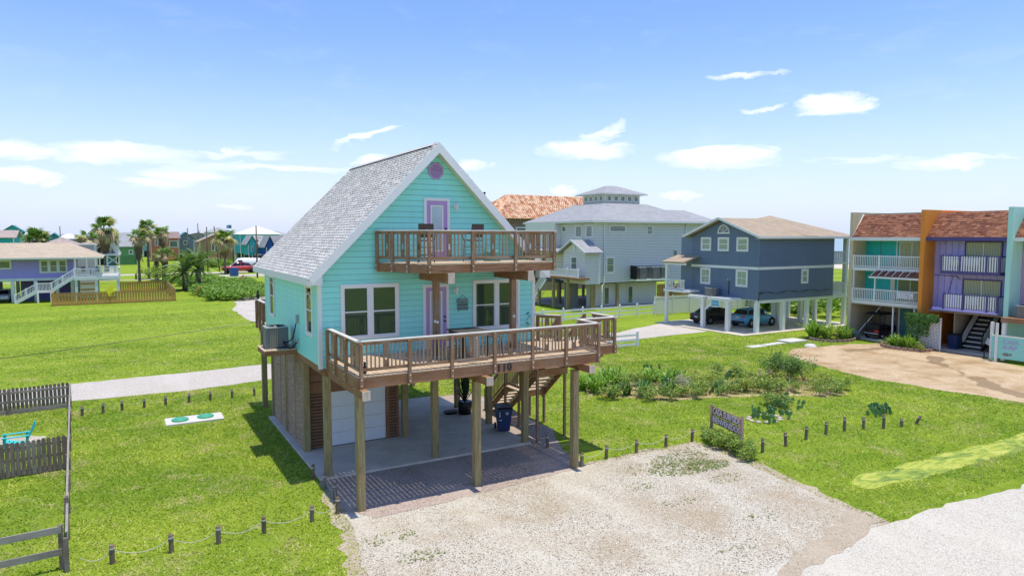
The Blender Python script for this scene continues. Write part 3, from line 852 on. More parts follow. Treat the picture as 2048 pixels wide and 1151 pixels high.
# roof: deck, shingle courses, ridge vent, rakes and fascia
SH = NT('light_shingle'); n_ = SH.noise(SH.coord('World'), 60, 3, .7)
col = SH.ramp(SH.island(), [(0, (.42, .40, .37)), (.3, (.59, .57, .53)), (.75, (.69, .67, .62)), (1, (.79, .76, .70))])
big = SH.noise(SH.coord('World'), .7, 4, .6); col = SH.mix(SH.ramp(big, [(.4, .0), (.7, .3)]), col, (.50, .49, .48))
SH.color(SH.mix(SH.ramp(n_, [(.35, .5), (.6, 0)]), col, (.36, .36, .36))); SH.set(Roughness=.95); SH.bump(n_, .4, .01)
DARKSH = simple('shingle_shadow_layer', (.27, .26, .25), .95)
RY0, RY1 = -.40, 9.72
EX, EZ, RX, RZ = -.32, 6.70, apx, 11.20
slope = math.hypot(RX - EX, RZ - EZ); ux, uz = (RX - EX) / slope, (RZ - EZ) / slope


def roof_side(sgn):
    X = lambda s, h: apx + sgn * ((EX + ux * s) - apx) if sgn > 0 else 2 * apx - (EX + ux * s)
    def P(s, y, h):
        x = EX + ux * s - uz * h; z = EZ + uz * s + ux * h
        return (x if sgn > 0 else 2 * apx - x, y, z)
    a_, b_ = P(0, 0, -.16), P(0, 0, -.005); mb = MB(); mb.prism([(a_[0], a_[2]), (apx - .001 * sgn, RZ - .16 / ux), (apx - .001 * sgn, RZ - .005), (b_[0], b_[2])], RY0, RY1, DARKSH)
    mb.build('roof_deck', H)
    mb = MB(); ex = .128; r = random.Random(4 + sgn); s = -.02; k = 0; j_ = False
    while s < slope - .02:
        s1 = min(s + ex * 1.02, slope); y = RY0 - (.0 if k % 2 else .17) - r.uniform(0, .03)
        while y < RY1:
            j_ = not j_; w = r.uniform(.15, .20) if j_ else r.uniform(.12, .17); a = max(y, RY0 - .012); b = min(y + w, RY1 + .012); th = .028 if j_ and r.random() < .93 else .012; g = .003
            if b - a > .03:
                lo = s + (0 if th < .02 else -.012)
                mb.hexa([P(lo, a + g, -.01), P(s1, a + g, -.01), P(s1, b - g, -.01), P(lo, b - g, -.01), P(lo, a + g, th), P(s1, a + g, .004), P(s1, b - g, .004), P(lo, b - g, th)], SH.m)
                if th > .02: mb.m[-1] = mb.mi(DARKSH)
            y += w
        s += ex; k += 1
    mb.build('shingles', H, kind='stuff')
    # rakes: white boards front and back, pale soffit strip behind
    for y0, y1 in ((RY0 - .03, RY0 - .002), (RY1 + .002, RY1 + .03)):
        a_, b_ = P(-.03, 0, -.25), P(-.03, 0, .004); mb = MB(); mb.prism([(a_[0], a_[2]), (apx, RZ - .25 / ux), (apx, RZ + .004), (b_[0], b_[2])], y0, y1, WHITE)
        mb.build('rake_board', H)
    a_, b_ = P(.3, 0, -.20), P(.3, 0, -.162); mb = MB(); mb.prism([(a_[0], a_[2]), (apx - .001 * sgn, RZ - .20 / ux), (apx - .001 * sgn, RZ - .162 / ux), (b_[0], b_[2])], RY0 + .001, YA - .03, CREAM)
    mb.build('rake_soffit', H)
    xa, xb = (EX - .03, EX - .002) if sgn > 0 else (2 * apx - EX + .002, 2 * apx - EX + .03)
    box('fascia', (xa, xb), (RY0, RY1), (6.46, 6.70), WHITE, H)
    xa, xb = (EX, XA) if sgn > 0 else (XB, 2 * apx - EX)
    box('soffit', (xa, xb), (RY0 + .01, RY1 - .01), (6.47, 6.50), WHITE, H)
    mb = MB(); w = [(EX - .002, 6.462), (XA + .02, 6.462), (XA + .02, 6.94), (EX - .002, 6.60)]
    mb.prism(w if sgn > 0 else [(2 * apx - x, z) for x, z in w], RY0 - .004, RY0 + .3, WHITE); mb.build('cornice_return', H)


roof_side(1); roof_side(-1)
mb = MB(); mb.hexa([(apx - .16, RY0 + .35, RZ - .13), (apx + .16, RY0 + .35, RZ - .13), (apx + .16, RY1 - .1, RZ - .13), (apx - .16, RY1 - .1, RZ - .13), (apx - .15, RY0 + .35, RZ - .075), (apx + .15, RY0 + .35, RZ - .075), (apx + .15, RY1 - .1, RZ - .075), (apx - .15, RY1 - .1, RZ - .075)], simple('ridge_vent_black', (.03, .03, .035), .7))
mb.hexa([(apx - .13, RY0 + .3, RZ - .075), (apx + .13, RY0 + .3, RZ - .075), (apx + .13, RY1 - .05, RZ - .075), (apx - .13, RY1 - .05, RZ - .075), (apx - .02, RY0 + .3, RZ + .03), (apx + .02, RY0 + .3, RZ + .03), (apx + .02, RY1 - .05, RZ + .03), (apx - .02, RY1 - .05, RZ + .03)], SH.m)
mb.build('ridge_vent', H)

# ---- stilts, floor frame and garage under the house
def stilt(x, y, ztop, parent=H, s=.23, z0=0.0, name='stilt_post', mat=None):
    w = s / 2; return box(name, (x - w, x + w), (y - w, y + w), (z0, ztop), mat or STILT, parent, .012)


for x in (.33, 4.16, 7.93):
    for y in (.17, 3.15, 6.3, 9.1): stilt(x, y, 3.45)
for x in (.25, 4.16, 7.93): stilt(x, 11.9 if x > 1 else 11.1, 3.6)
for x in (.33, 4.16, 7.93): box('floor_beam', (x - .10, x + .10), (.0, 12.0), (3.45, 3.70), RIMY, H)
for k in range(17):
    y = .12 + k * .57; box('floor_joist', (XA + .02, XB - .02), (y, y + .04), (3.705, 3.72 + .0), RIMX, H)
box('floor_edge_board', (XA - .02, XB + .02), (YA - .01, YA + .03), (3.60, 3.717), RIMX, H)
box('floor_edge_board', (XA - .01, XA + .03), (YA + .04, YB), (3.58, 3.80), RIMY, H)
GX0, GX1, GY0, GY1 = .42, 3.95, 3.28, 8.75
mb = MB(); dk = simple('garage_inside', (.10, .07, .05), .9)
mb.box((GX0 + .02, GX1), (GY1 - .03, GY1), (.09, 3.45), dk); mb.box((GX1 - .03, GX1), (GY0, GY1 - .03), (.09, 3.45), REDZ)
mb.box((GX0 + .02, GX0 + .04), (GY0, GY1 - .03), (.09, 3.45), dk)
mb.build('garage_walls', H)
# louvred left wall, four bays
cols = np.linspace(3.30, 8.75, 5)
for c in cols: box('louver_stud', (.24, .30), (c - .035, c + .035), (.09, 3.58), GRAYZ, H)
mb_s = box_mesh(.022, 1.0, .07, GRAYY, 0, 'louver_slat')
for i in range(4):
    y0, y1 = cols[i] + .036, cols[i + 1] - .036
    for k in range(27):
        z = .17 + k * .127; o = box('louver_slat', (.262, .284), (y0, y1), (z - .048, z + .048), GRAYY, H, rot=(0, R(38), 0))
# garage front: door, jambs, lattice flanks and boards over it
GF = Face('x', GY0, -1)
GF.box('garage_header', (GX0, GX1), (2.62, 3.44), (-.05, 0), REDX, H)
for k, (a, b) in enumerate(((2.18, 2.60), (2.63, 2.90), (2.93, 3.18), (3.21, 3.43))): GF.box('header_board', (GX0, GX1), (a, b), (0.0, .03), REDX, H)
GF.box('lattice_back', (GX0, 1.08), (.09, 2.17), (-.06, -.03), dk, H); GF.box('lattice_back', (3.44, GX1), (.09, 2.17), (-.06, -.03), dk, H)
for a, b in ((GX0, .50), (.98, 1.10), (3.42, 3.56), (3.86, GX1)): GF.box('lattice_stile', (a, b), (.09, 2.17), (0, .035), REDZ, H)
for a, b in ((.50, .98), (3.56, 3.86)):
    for k in range(17): GF.box('lattice_slat', (a, b), (.14 + k * .121, .20 + k * .121), (0, .022), REDX, H)
GD = paint('garage_door_paint', (.74, .76, .78), .45, .03, .04)
gd = GF.box('garage_door', (1.11, 3.41), (.10, 2.17), (-.03, -.005), GD, H)
for r_i in range(4):
    for c_i in range(4):
        u0 = 1.17 + c_i * .56; z0 = .17 + r_i * .50
        mb = MB(); e = .03
        for X, Z in (((u0, u0 + .47), (z0, z0 + e)), ((u0, u0 + .47), (z0 + .35 - e, z0 + .35)), ((u0, u0 + e), (z0 + e, z0 + .35 - e)), ((u0 + .47 - e, u0 + .47), (z0 + e, z0 + .35 - e))): GF.add(mb, X, Z, (-.005, .008), GD)
        GF.add(mb, (u0 + .07, u0 + .40), (z0 + .07, z0 + .28), (-.005, .006), GD); mb.build('raised_panel', gd, origin=GF.P(u0, z0))
    if r_i: GF.box('panel_joint', (1.11, 3.41), (.094 + r_i * .5, .106 + r_i * .5), (-.006, -.001), simple('joint_gray', (.30, .31, .33), .6), gd)
GF.box('door_seal', (1.11, 3.41), (.09, .115), (-.01, .004), BLACK, gd)

# ---- decks
def rotbox(name, c, L, w, h, ang, mat, parent, bev=0, label=None, pitch=0.0):
    me = box_mesh(L, w, h, mat, bev, name)
    return link(me, name, parent, c, (0, -pitch, ang), label)


def fish_board_mesh(h, mat):
    key = ('fish', round(h, 2), mat.name)
    if key in BOXC: return BOXC[key]
    bm = bmesh.new(); w = .088; hh = h / 2
    outer = [(-w, -hh), (w, -hh), (w, hh), (-w, hh)]
    body = [(.036 * math.sin(t) * (1 + .15 * math.cos(t)), -.02 + .085 * -math.cos(t)) for t in np.linspace(.0, 2 * math.pi, 13)[:-1]]
    fish = [(x, z) for x, z in body if z < .045] 
    fish = [(-.0, -.105), (.022, -.09), (.038, -.05), (.042, -.01), (.030, .03), (.010, .058), (.032, .098), (-.032, .098), (-.010, .058), (-.030, .03), (-.042, -.01), (-.038, -.05), (-.022, -.09)]
    es = []
    for loop in (outer, fish):
        vs = [bm.verts.new((x, -.01, z)) for x, z in loop]; es += [bm.edges.new((vs[i], vs[(i + 1) % len(vs)])) for i in range(len(vs))]
    bmesh.ops.triangle_fill(bm, use_beauty=True, edges=es)
    for f in [f for f in bm.faces if abs(f.calc_center_median().x) < .03 and abs(f.calc_center_median().z) < .09 and all(abs(v.co.x) < .06 and abs(v.co.z) < .12 for v in f.verts)]: bm.faces.remove(f)
    r = bmesh.ops.extrude_face_region(bm, geom=bm.faces[:])
    for v in [g for g in r['geom'] if isinstance(g, bmesh.types.BMVert)]: v.co.y += .02
    bmesh.ops.recalc_face_normals(bm, faces=bm.faces[:])
    me = bpy.data.meshes.new('fish_board'); bm.to_mesh(me); bm.free(); me.materials.append(mat); BOXC[key] = me; return me


def railing(p0, p1, zf, hgt, parent, outn, posts, fish=(), rimdrop=.36, sp=.125, ends=True, wide=()):
    """p0,p1: ends of the run; outn: +1/-1 side the posts stand on; posts/fish: fractions along the run"""
    p0 = Vector(p0); p1 = Vector(p1); d = p1 - p0; L = d.length; ang = math.atan2(d.y, d.x); dn = d.normalized()
    nrm = Vector((dn.y, -dn.x)) * outn; mid = (p0 + p1) / 2
    rotbox('handrail_cap', (*(mid), zf + hgt - .02), L + .12, .145, .038, ang, CAPX, parent, .005)
    rotbox('top_rail', (*(mid), zf + hgt - .086), L, .04, .09, ang, RAILX, parent, .004)
    rotbox('bottom_rail', (*(mid), zf + .16), L, .04, .09, ang, RAILX, parent, .004)
    for f in posts:
        c = p0 + d * f + nrm * .072
        rotbox('rail_post', (*c, zf + hgt / 2 - rimdrop / 2 - .03), .10, .10, hgt + rimdrop - .06, ang, RAILZ, parent, .008)
        mb = MB()
        for zz in (zf - .10, zf - .27): 
            q = c + nrm * .052; mb.box((q.x - .018, q.x + .018), (q.y - .012, q.y + .012), (zz - .018, zz + .018), STEEL)
        mb.build('bolts', parent)
    n = int(round(L / sp)); me = box_mesh(.036, .036, hgt - .25, BALZ, 0, 'baluster'); fz = zf + .115 + (hgt - .25) / 2
    for k in range(1, n):
        f = k / n
        if any(abs(f - g) * L < .085 for g in posts) or any(abs(f - g) * L < .14 for g in fish): continue
        c = p0 + d * f + nrm * -.038; link(me, 'baluster', parent, (*c, fz), (0, 0, ang))
    fm = fish_board_mesh(hgt - .25, RAILZ)
    for g in fish:
        c = p0 + d * g - nrm * .032; link(fm, 'fish_board', parent, (*c, fz), (0, 0, ang))


# lower deck (front)
DX0, DX1, DY0, DZ = .30, 8.86, -3.36, 4.05
mb = MB()
for k in range(6):
    y = -.30 - k * .58; mb.box((DX0 + .05, DX1 - .05), (y, y + .045), (3.70, 3.995), RIMX)
mb.box((8.9, 10.45), (-2.16, -2.12), (3.70, 3.995), RIMX); mb.box((8.9, 10.45), (-1.44, -1.40), (3.70, 3.995), RIMX); mb.box((8.9, 10.45), (-.72, -.68), (3.70, 3.995), RIMX)
LD = mb.build('lower_deck', H, origin=(4.5, -1.7, 3.7))
box('rim_board', (DX0, DX1 + .0), (DY0, DY0 + .045), (3.68, 3.995), RIMX, LD, .004)
box('rim_board', (DX0, DX0 + .045), (DY0 + .047, -.02), (3.68, 3.995), RIMY, LD, .004)
box('rim_board', (DX1 - .045, DX1), (DY0 + .047, -2.2), (3.68, 3.995), RIMY, LD, .004)
box('rim_board', (DX1 - .044, 10.5), (-2.20, -2.155), (3.68, 3.995), RIMX, LD, .004)
box('rim_board', (10.455, 10.5), (-2.153, -.66), (3.68, 3.995), RIMY, LD, .004)
bw = .138; n = int((DX1 - DX0) / (bw + .012)); r_ = random.Random(2)
for k in range(n):
    x = DX0 + .0 + k * (DX1 - DX0) / n; box('deck_board', (x, x + bw), (DY0 - .02 + r_.uniform(-.004, .004), -.02), (4.0, 4.035 + r_.uniform(0, .004)), BOARDY, LD)
for k in range(11):
    x = DX1 + .015 + k * .1495; box('deck_board', (x, x + bw), (-2.22, -.66), (4.0, 4.036), BOARDY, LD)
for x in (.42, 4.33, 8.22):
    o = box('deck_beam', (x - .10, x + .10), (-3.74, .0), (3.43, 3.68), RIMY, LD, .006)
ENDG = wood('end_grain', (.50, .38, .27), (.74, .63, .52), 'z', gray=.2)
for x in (.42, 4.33, 8.22): box('beam_end', (x - .118, x + .118), (-3.765, -3.742), (3.42, 3.69), ENDG, LD, .004)
for x, y in ((.44, -3.03), (4.30, -2.88), (8.02, -3.02)): stilt(x, y, 3.43, LD)
box('deck_beam', (8.9, 10.4), (-1.5, -1.3), (3.45, 3.69), RIMX, LD)
f_ = lambda xs, a, b: [(x - a) / (b - a) for x in xs]
railing((DX0 + .06, DY0 + .06), (DX1 - .06, DY0 + .06), DZ, 1.0, LD, 1, f_([.40, 1.86, 3.23, 4.70, 6.10, 7.41, 8.76], DX0 + .06, DX1 - .06), f_([1.18, 2.53, 3.94, 5.33, 6.71, 7.80, 8.12], DX0 + .06, DX1 - .06))
railing((DX0 + .06, -.06), (DX0 + .06, DY0 + .06), DZ, 1.0, LD, 1, [.04, .33, .68], [.19, .5, .84])
railing((DX1 - .06, DY0 + .06), (DX1 - .06, -2.22), DZ, 1.0, LD, 1, [1.0], [.5])
railing((DX1 - .06, -2.14), (10.44, -2.14), DZ, 1.0, LD, 1, [.96], [.5], sp=.13)
railing((10.44, -2.14), (10.44, -.72), DZ, 1.0, LD, 1, [.5, .96], [.25])
box('deck_board', (8.3, 8.86), (-.02, 1.05), (4.0, 4.036), BOARDY, LD); box('rim_board', (8.3, 8.9), (1.0, 1.045), (3.68, 3.995), RIMX, LD)
railing((8.33, .0), (8.90, -.68), DZ, 1.0, LD, -1, [.03, .97], [.5], sp=.12)
# upper balcony with a canted left corner
UX0, UX1, UY0, UZ = 2.88, 7.75, -2.25, 7.15
mb = MB()
for k in range(5):
    y = -.10 - k * .50; xl = 1.97 + (UX0 - 1.97) * (-y / 2.25) + .06; mb.box((xl, UX1 - .05), (y - .045, y), (6.86, 7.105), RIMX)
UD = mb.build('upper_balcony', H, origin=(5, -1, 6.8))
box('rim_board', (UX0, UX1), (UY0, UY0 + .045), (6.84, 7.10), RIMX, UD, .004)
box('rim_board', (UX1 - .045, UX1), (UY0 + .047, -.02), (6.84, 7.10), RIMY, UD, .004)
a = Vector((1.97, -.02)); b = Vector((UX0, UY0)); dd = b - a
rotbox('rim_board', (*((a + b) / 2 + Vector((.02, 0))), 6.97), dd.length - .03, .045, .26, math.atan2(dd.y, dd.x), RIMX, UD)
n = int((UX1 - 1.97) / .150)
for k in range(n):
    x = 1.97 + k * (UX1 - 1.97) / n; yf = UY0 - .02 if x > UX0 - .05 else -.02 + (UY0) * (x + .07 - 1.97) / (UX0 - 1.97)
    if yf < -.12: box('deck_board', (x, x + bw), (yf, -.02), (7.105, 7.142), BOARDY, UD)
for x in (3.66, 6.60):
    box('beam_end', (x - .112, x + .112), (-2.445, -2.422), (6.51, 6.85), ENDG, UD, .004)
    box('balcony_beam', (x - .10, x + .10), (-2.42, .0), (6.52, 6.84), RIMY, UD, .006); stilt(x, -1.2, 6.52, UD, .19, 4.04, 'balcony_post', RAILZ)
railing((UX0 + .03, UY0 + .06), (UX1 - .06, UY0 + .06), UZ, 1.06, UD, 1, f_([2.98, 4.5, 6.1, 7.65], UX0 + .03, UX1 - .06), f_([3.72, 5.3, 6.75, 7.05], UX0 + .03, UX1 - .06), rimdrop=.30)
railing((2.03, -.06), (UX0 + .04, UY0 + .05), UZ, 1.06, UD, 1, [.04, .36, .67], [.2, .52, .84], rimdrop=.30)
railing((UX1 - .06, UY0 + .06), (UX1 - .06, -.06), UZ, 1.06, UD, 1, [.35, .7], [.5], rimdrop=.30)
# back deck
mb = MB(); mb.box((.1, 8.2), (9.45, 9.49), (3.72, 3.99), RIMX); mb.box((.1, 8.2), (11.9, 11.94), (3.72, 3.99), RIMX); mb.box((.1, .14), (9.5, 11.9), (3.72, 3.99), RIMY)
BD = mb.build('back_deck', H, origin=(4, 10.7, 3.7))
for k in range(53): x = .1 + k * .153; box('deck_board', (x, x + .14), (9.42, 11.96), (4.0, 4.036), BOARDY, BD)
railing((.16, 11.9), (.16, 9.45), DZ, 1.0, BD, 1, [.03, .4, .75], [.2])
railing((8.1, 11.88), (.16, 11.88), DZ, 1.0, BD, 1, [0, .17, .34, .5, .67, .84, 1.0], [])
# posts of the front stair and the stair itself (two flights towards the back with a landing between)
def flight(y0, z0, y1, z1, xa, xb, n, parent):
    mb = MB(); ex = .05
    for x in (xa, xb): mb.beam((x, y0, z0 - .16), (x, y1, z1 - .16), .04, .26, RIMY)
    st = mb.build('stair_flight', parent, origin=(xa, y0, z0))
    for k in range(1, n + 1):
        f = k / (n + 1); y = y0 + (y1 - y0) * f; z = z0 + (z1 - z0) * f
        box('tread', (xa + .02, xb - .02), (y - .14, y + .13), (z - .02, z + .018), BOARDY, st)
    for x in (xa, xb):
        L = math.hypot(y1 - y0, z1 - z0); pt = math.atan2(z1 - z0, y1 - y0); c = ((x), (y0 + y1) / 2, (z0 + z1) / 2)
        for dz, hh, ww, m in ((.98, .038, .12, CAPX), (.92, .08, .04, RAILX), (.12, .08, .04, RAILX)):
            me = box_mesh(L, ww, hh, m, 0, 'stair_rail'); o = link(me, 'stair_rail', st, (c[0], c[1], c[2] + dz)); o.rotation_euler = Matrix.Rotation(math.pi / 2, 3, 'Z').to_euler(); o.rotation_euler = (Matrix.Rotation(math.pi / 2, 3, 'Z') @ Matrix.Rotation(-pt, 3, 'Y')).to_euler()
        nb = int(abs(y1 - y0) / .125); me = box_mesh(.034, .034, .80, BALZ, 0, 'baluster')
        for k in range(1, nb): f = k / nb; link(me, 'baluster', st, (x, y0 + (y1 - y0) * f, z0 + (z1 - z0) * f + .50))
        for f in (.0, 1.0): stilt(x, y0 + (y1 - y0) * f, z0 + (z1 - z0) * f + 1.0, st, .10, max(0, z0 + (z1 - z0) * f - .4), 'rail_post', RAILZ)
    return st


flight(-.62, 4.03, 2.30, 1.52, 9.0, 10.15, 12, H)
flight(3.6, 1.52, 5.5, .02, 9.0, 10.15, 7, H)
mb = MB(); mb.box((8.9, 10.25), (2.3, 2.34), (1.25, 1.48), RIMX); mb.box((8.9, 10.25), (3.56, 3.60), (1.25, 1.48), RIMX)
SL = mb.build('stair_landing', H, origin=(9, 2.9, 1.2))
for k in range(9): box('deck_board', (8.92 + k * .148, 9.055 + k * .148), (2.3, 3.6), (1.485, 1.52), BOARDY, SL)
railing((8.95, 3.6), (8.95, 2.3), 1.52, 1.0, SL, -1, [.03, .97], [])
railing((10.2, 2.3), (10.2, 3.6), 1.52, 1.0, SL, -1, [.03, .97], [])
for x in (8.95, 10.2):
    for y in (2.36, 3.54): stilt(x, y, 1.5, SL, .10, 0, 'landing_post', RAILZ)
mb = MB(); mb.box((8.3, 9.95), (.22, .26), (2.55, 2.80), RIMX); mb.build('stair_ledger', H)
stilt(8.42, .05, 3.7, H, .10, 0, 'stair_post', RAILZ); stilt(9.9, .35, 3.7, H, .10, 0, 'stair_post', RAILZ)
# house number on the rim board
NUM = simple('number_black', (.02, .02, .02), .5)
for i, ch in enumerate('110'): text_mesh(ch, .34, .012, NUM, 'house_number', LD, (4.86 + i * .19, DY0 - .018, 3.85), (R(90), 0, 0))
# small reflectors and pegs on the balcony posts
mb = MB(); mb.tube([(3.66, -1.302, 5.17), (3.66, -1.33, 5.17)], .045, simple('white_ring', (.8, .8, .8), .5), 10); mb.build('post_ring', H)
for x, z in ((6.60, 5.2), (3.575, 5.2)):
    me = box_mesh(.085, .012, .085, simple('pale_tile', (.7, .74, .62), .5), 0, 'post_tile'); link(me, 'post_tile', H, (x, -1.303, z), (0, R(45), 0))
# air conditioner platform
AP = box('condenser_platform', (-1.05, .08), (3.30, 4.75), (3.72, 3.88), RIMX, H, .006)
for k in range(8): box('platform_board', (-1.07 + k * .144, -.935 + k * .144), (3.27, 4.78), (3.885, 3.92), BOARDY, AP)
mb = MB()
LF.add(mb, (2.9, 3.02), (4.9, 5.2), (.02, .11), simple('gray_box', (.35, .37, .38), .5)); LF.add(mb, (2.92, 3.0), (4.15, 4.32), (.02, .09), simple('gray_box', (.35, .37, .38), .5))
mb.tube([(.0, 2.96, 4.9), (-.06, 3.0, 4.6), (-.1, 3.2, 4.3), (-.2, 3.5, 4.15), (-.35, 3.7, 4.12)], .022, BLACK, 6)
mb.tube([(.0, 2.96, 4.2), (-.12, 3.0, 4.02), (-.2, 3.2, 3.97), (-.3, 3.45, 4.05), (-.33, 3.7, 4.2)], .03, BLACK, 6)
mb.build('power_disconnect', H)
# ---------------------------------------------------------------- things on and under the decks
FIN = simple('condenser_fins', (.42, .40, .34), .6); ACG = simple('condenser_paint', (.13, .15, .17), .5); ACL = simple('condenser_top', (.42, .44, .45), .5)


def condenser(loc, s, h, label, group=None):
    t = thing('air_conditioner', label, 'air conditioner', loc, group=group); x, y, z = loc; q = s / 2
    mb = MB(); n = 40
    for k in range(int(h / .035)):
        zz = z + .06 + k * .035
        if zz < z + h - .08: mb.box((x - q + .02, x + q - .02), (y - q + .02, y + q - .02), (zz, zz + .012), FIN)
    mb.box((x - q + .05, x + q - .05), (y - q + .05, y + q - .05), (z + .02, z + h - .07), simple('condenser_core', (.10, .10, .09), .7))
    for k in range(11):
        a = -q + .08 + k * (s - .16) / 10; mb.box((x + a - .006, x + a + .006), (y - q + .008, y - q + .02), (z + .05, z + h - .06), FIN); mb.box((x - q + .008, x - q + .02), (y + a - .006, y + a + .006), (z + .05, z + h - .06), FIN)
    mb.build('coil_grille', t)
    mb = MB()
    for sx in (-1, 1):
        for sy in (-1, 1): mb.lathe([(.07, 0), (.07, h - .05)], (x + sx * (q - .06), y + sy * (q - .06), z + .01), ACG, 8)
    mb.box((x + q - .34, x + q), (y - q, y - q + .03), (z + .01, z + h - .05), ACG); mb.box((x - q, x + q), (y - q, y + q), (z, z + .045), ACG)
    mb.build('corner_panel', t)
    mb = MB(); mb.box((x - q, x + q), (y - q, y + q), (z + h - .06, z + h - .02), ACL)
    for k in range(7):
        r = .06 + k * .045; pts = [(x + r * math.cos(a), y + r * math.sin(a), z + h + .02 - k * .004) for a in np.linspace(0, 2 * math.pi, 17)]; mb.tube(pts, .006, BLACK, 4, False)
    for k in range(8): a = k * math.pi / 4; mb.tube([(x, y, z + h + .025), (x + .34 * math.cos(a), y + .34 * math.sin(a), z + h - .01)], .006, BLACK, 4)
    mb.build('top_grille', t)
    return t


condenser((-.53, 4.02, 3.925), .78, .80, 'gray air conditioning condenser on the timber platform beside the turquoise wall')

# high bar chairs
CHF = simple('chair_frame', (.03, .025, .025), .4, .3); SLING = simple('chair_sling', (.10, .07, .06), .7)


def bar_chair(loc, rz, label, group, back=True):
    t = thing('bar_chair' if back else 'bar_stool', label, 'chair' if back else 'stool', loc, rz, group, local=True)
    mb = MB()
    for sx in (-1, 1):
        mb.tube([(sx * .26, .22, 0), (sx * .24, .20, .72)], .013, CHF, 6); mb.tube([(sx * .27, -.26, 0), (sx * .24, -.20, .72)] + ([(sx * .24, -.28, 1.26)] if back else []), .013, CHF, 6)
        if back: mb.tube([(sx * .25, .22, .72), (sx * .28, .24, .95), (sx * .28, -.22, .97)], .013, CHF, 6)
    for z in (.25, .5): mb.tube([(-.26, .215, z), (.26, .215, z)], .010, CHF, 6); mb.tube([(-.26, -.23, z), (.26, -.23, z)], .010, CHF, 6)
    if back: mb.tube([(-.24, -.28, 1.26), (.24, -.28, 1.26)], .013, CHF, 6)
    mb.build('frame', t)
    mb = MB(); mb.hexa([(-.24, -.20, .70), (.24, -.20, .70), (.24, .22, .72), (-.24, .22, .72), (-.24, -.20, .73), (.24, -.20, .73), (.24, .22, .75), (-.24, .22, .75)], SLING); mb.build('seat', t)
    if not back: return t
    mb = MB(); mb.hexa([(-.235, -.215, .82), (.235, -.215, .82), (.235, -.29, 1.25), (-.235, -.29, 1.25), (-.235, -.195, .82), (.235, -.195, .82), (.235, -.27, 1.25), (-.235, -.27, 1.25)], SLING); mb.build('backrest', t)
    return t


bar_chair((3.42, -1.0, 7.145), R(-25), 'black bar chair left of the upstairs lilac door on the balcony', 'bar chairs on the balcony')
bar_chair((5.08, -1.15, 7.145), R(8), 'black bar chair right of the upstairs lilac door on the balcony', 'bar chairs on the balcony')
mb = MB(); mb.lathe([(.0, 0), (.27, .0), (.30, .05), (.30, .30), (.27, .38), (0, .39)], (6.05, -.75, 7.145), simple('cooler_teal', (.10, .30, .28), .5), 14)
top(mb.build('ottoman', origin=(6.05, -.75, 7.145)), 'dark teal round ottoman on the balcony floor behind the railing', 'ottoman')
# bar table on the lower deck
TW = wood('dark_table_wood', (.045, .045, .042), (.10, .10, .09), 'y')
t = thing('bar_table', 'dark slatted bar table on the lower deck before the lilac door', 'table', (4.32, -2.3, 4.036))
for k in range(8): box('table_slat', (3.78 + k * .135, 3.905 + k * .135), (-2.88, -1.72), (4.955, 4.985), TW, t)
box('apron', (3.84, 4.80), (-2.82, -1.78), (4.88, 4.955), TW, t)
for x in (3.9, 4.74):
    for y in (-2.76, -1.84): box('leg', (x - .035, x + .035), (y - .035, y + .035), (4.036, 4.88), BLACK, t)
bar_chair((3.55, -2.3, 4.036), R(-90), 'black bar stool at the left side of the dark bar table', 'bar stools round the bar table', False)
bar_chair((5.10, -2.45, 4.036), R(90), 'black bar stool at the right side of the dark bar table', 'bar stools round the bar table', False)
bar_chair((4.3, -1.4, 4.036), R(180), 'black bar stool between the dark bar table and the lilac door', 'bar stools round the bar table', False)
mb = MB(); W2 = simple('surf_sign_board', (.62, .60, .56), .7); mb.box((4.02, 4.28), (-3.06, -3.03), (4.10, 4.86), W2); r_ = random.Random(6)
for k in range(7): 
    for j in range(2): mb.box((4.05 + j * .11, 4.12 + j * .11), (-3.068, -3.06), (4.16 + k * .095, 4.20 + k * .095 + r_.uniform(0, .02)), simple('sign_gray', (.18, .18, .18), .7))
top(mb.build('deck_sign', origin=(4.15, -3.04, 4.1)), 'pale upright sign with dark marks standing behind the front railing', 'sign')
# welcome plaques beside the lower door
t = thing('hanging_sign', 'three dark wooden plaques hanging beside the lower lilac door', 'sign', (5.22, -.03, 5.8))
PLQ = wood('plaque_wood', (.10, .15, .15), (.20, .26, .25), 'x')
for k, z in enumerate((5.71, 5.57, 5.43)):
    b = box('plaque', (5.0 + .01 * k, 5.43 - .01 * (k % 2)), (-.03, -.005), (z - .055, z + .055), PLQ, t)
    text_mesh(('WELCOME', 'TO OUR', 'HOUSE')[k], .085, .003, simple('plaque_letter', (.45, .5, .48), .6), 'lettering', b, (5.215, -.033, z), (R(90), 0, 0)) if k == 0 else None
mb = MB(); mb.tube([(5.05, -.02, 5.76), (5.2, -.02, 5.92), (5.38, -.02, 5.76)], .008, BLACK, 5)
for x in (5.06, 5.37): mb.tube([(x, -.02, 5.66), (x, -.02, 5.32)], .006, BLACK, 4)
mb.build('cord', t)
# metal wall ornaments near the right corner
mb = MB(); dk = simple('ornament_teal', (.05, .16, .15), .5); pl = simple('ornament_pale', (.6, .7, .62), .5)
for (x, z, rot, m, s) in ((7.95, 5.10, .6, dk, 1.), (8.02, 4.98, -.8, dk, .7), (7.98, 4.86, .7, pl, 1), (7.93, 4.72, -.7, dk, .9), (8.0, 4.60, .8, pl, 1.), (7.92, 4.46, -.7, dk, .9)):
    c, s_ = math.cos(rot), math.sin(rot); P = [(-.09 * s, 0), (0, -.03 * s), (.09 * s, 0), (0, .03 * s)]; mb.prism([(x + a * c - b * s_, z + a * s_ + b * c) for a, b in P], -.03, -.005, m)
top(mb.build('wall_ornament', origin=(7.97, -.02, 4.8)), 'string of small metal fish hung on the turquoise wall near its right corner', 'ornament')
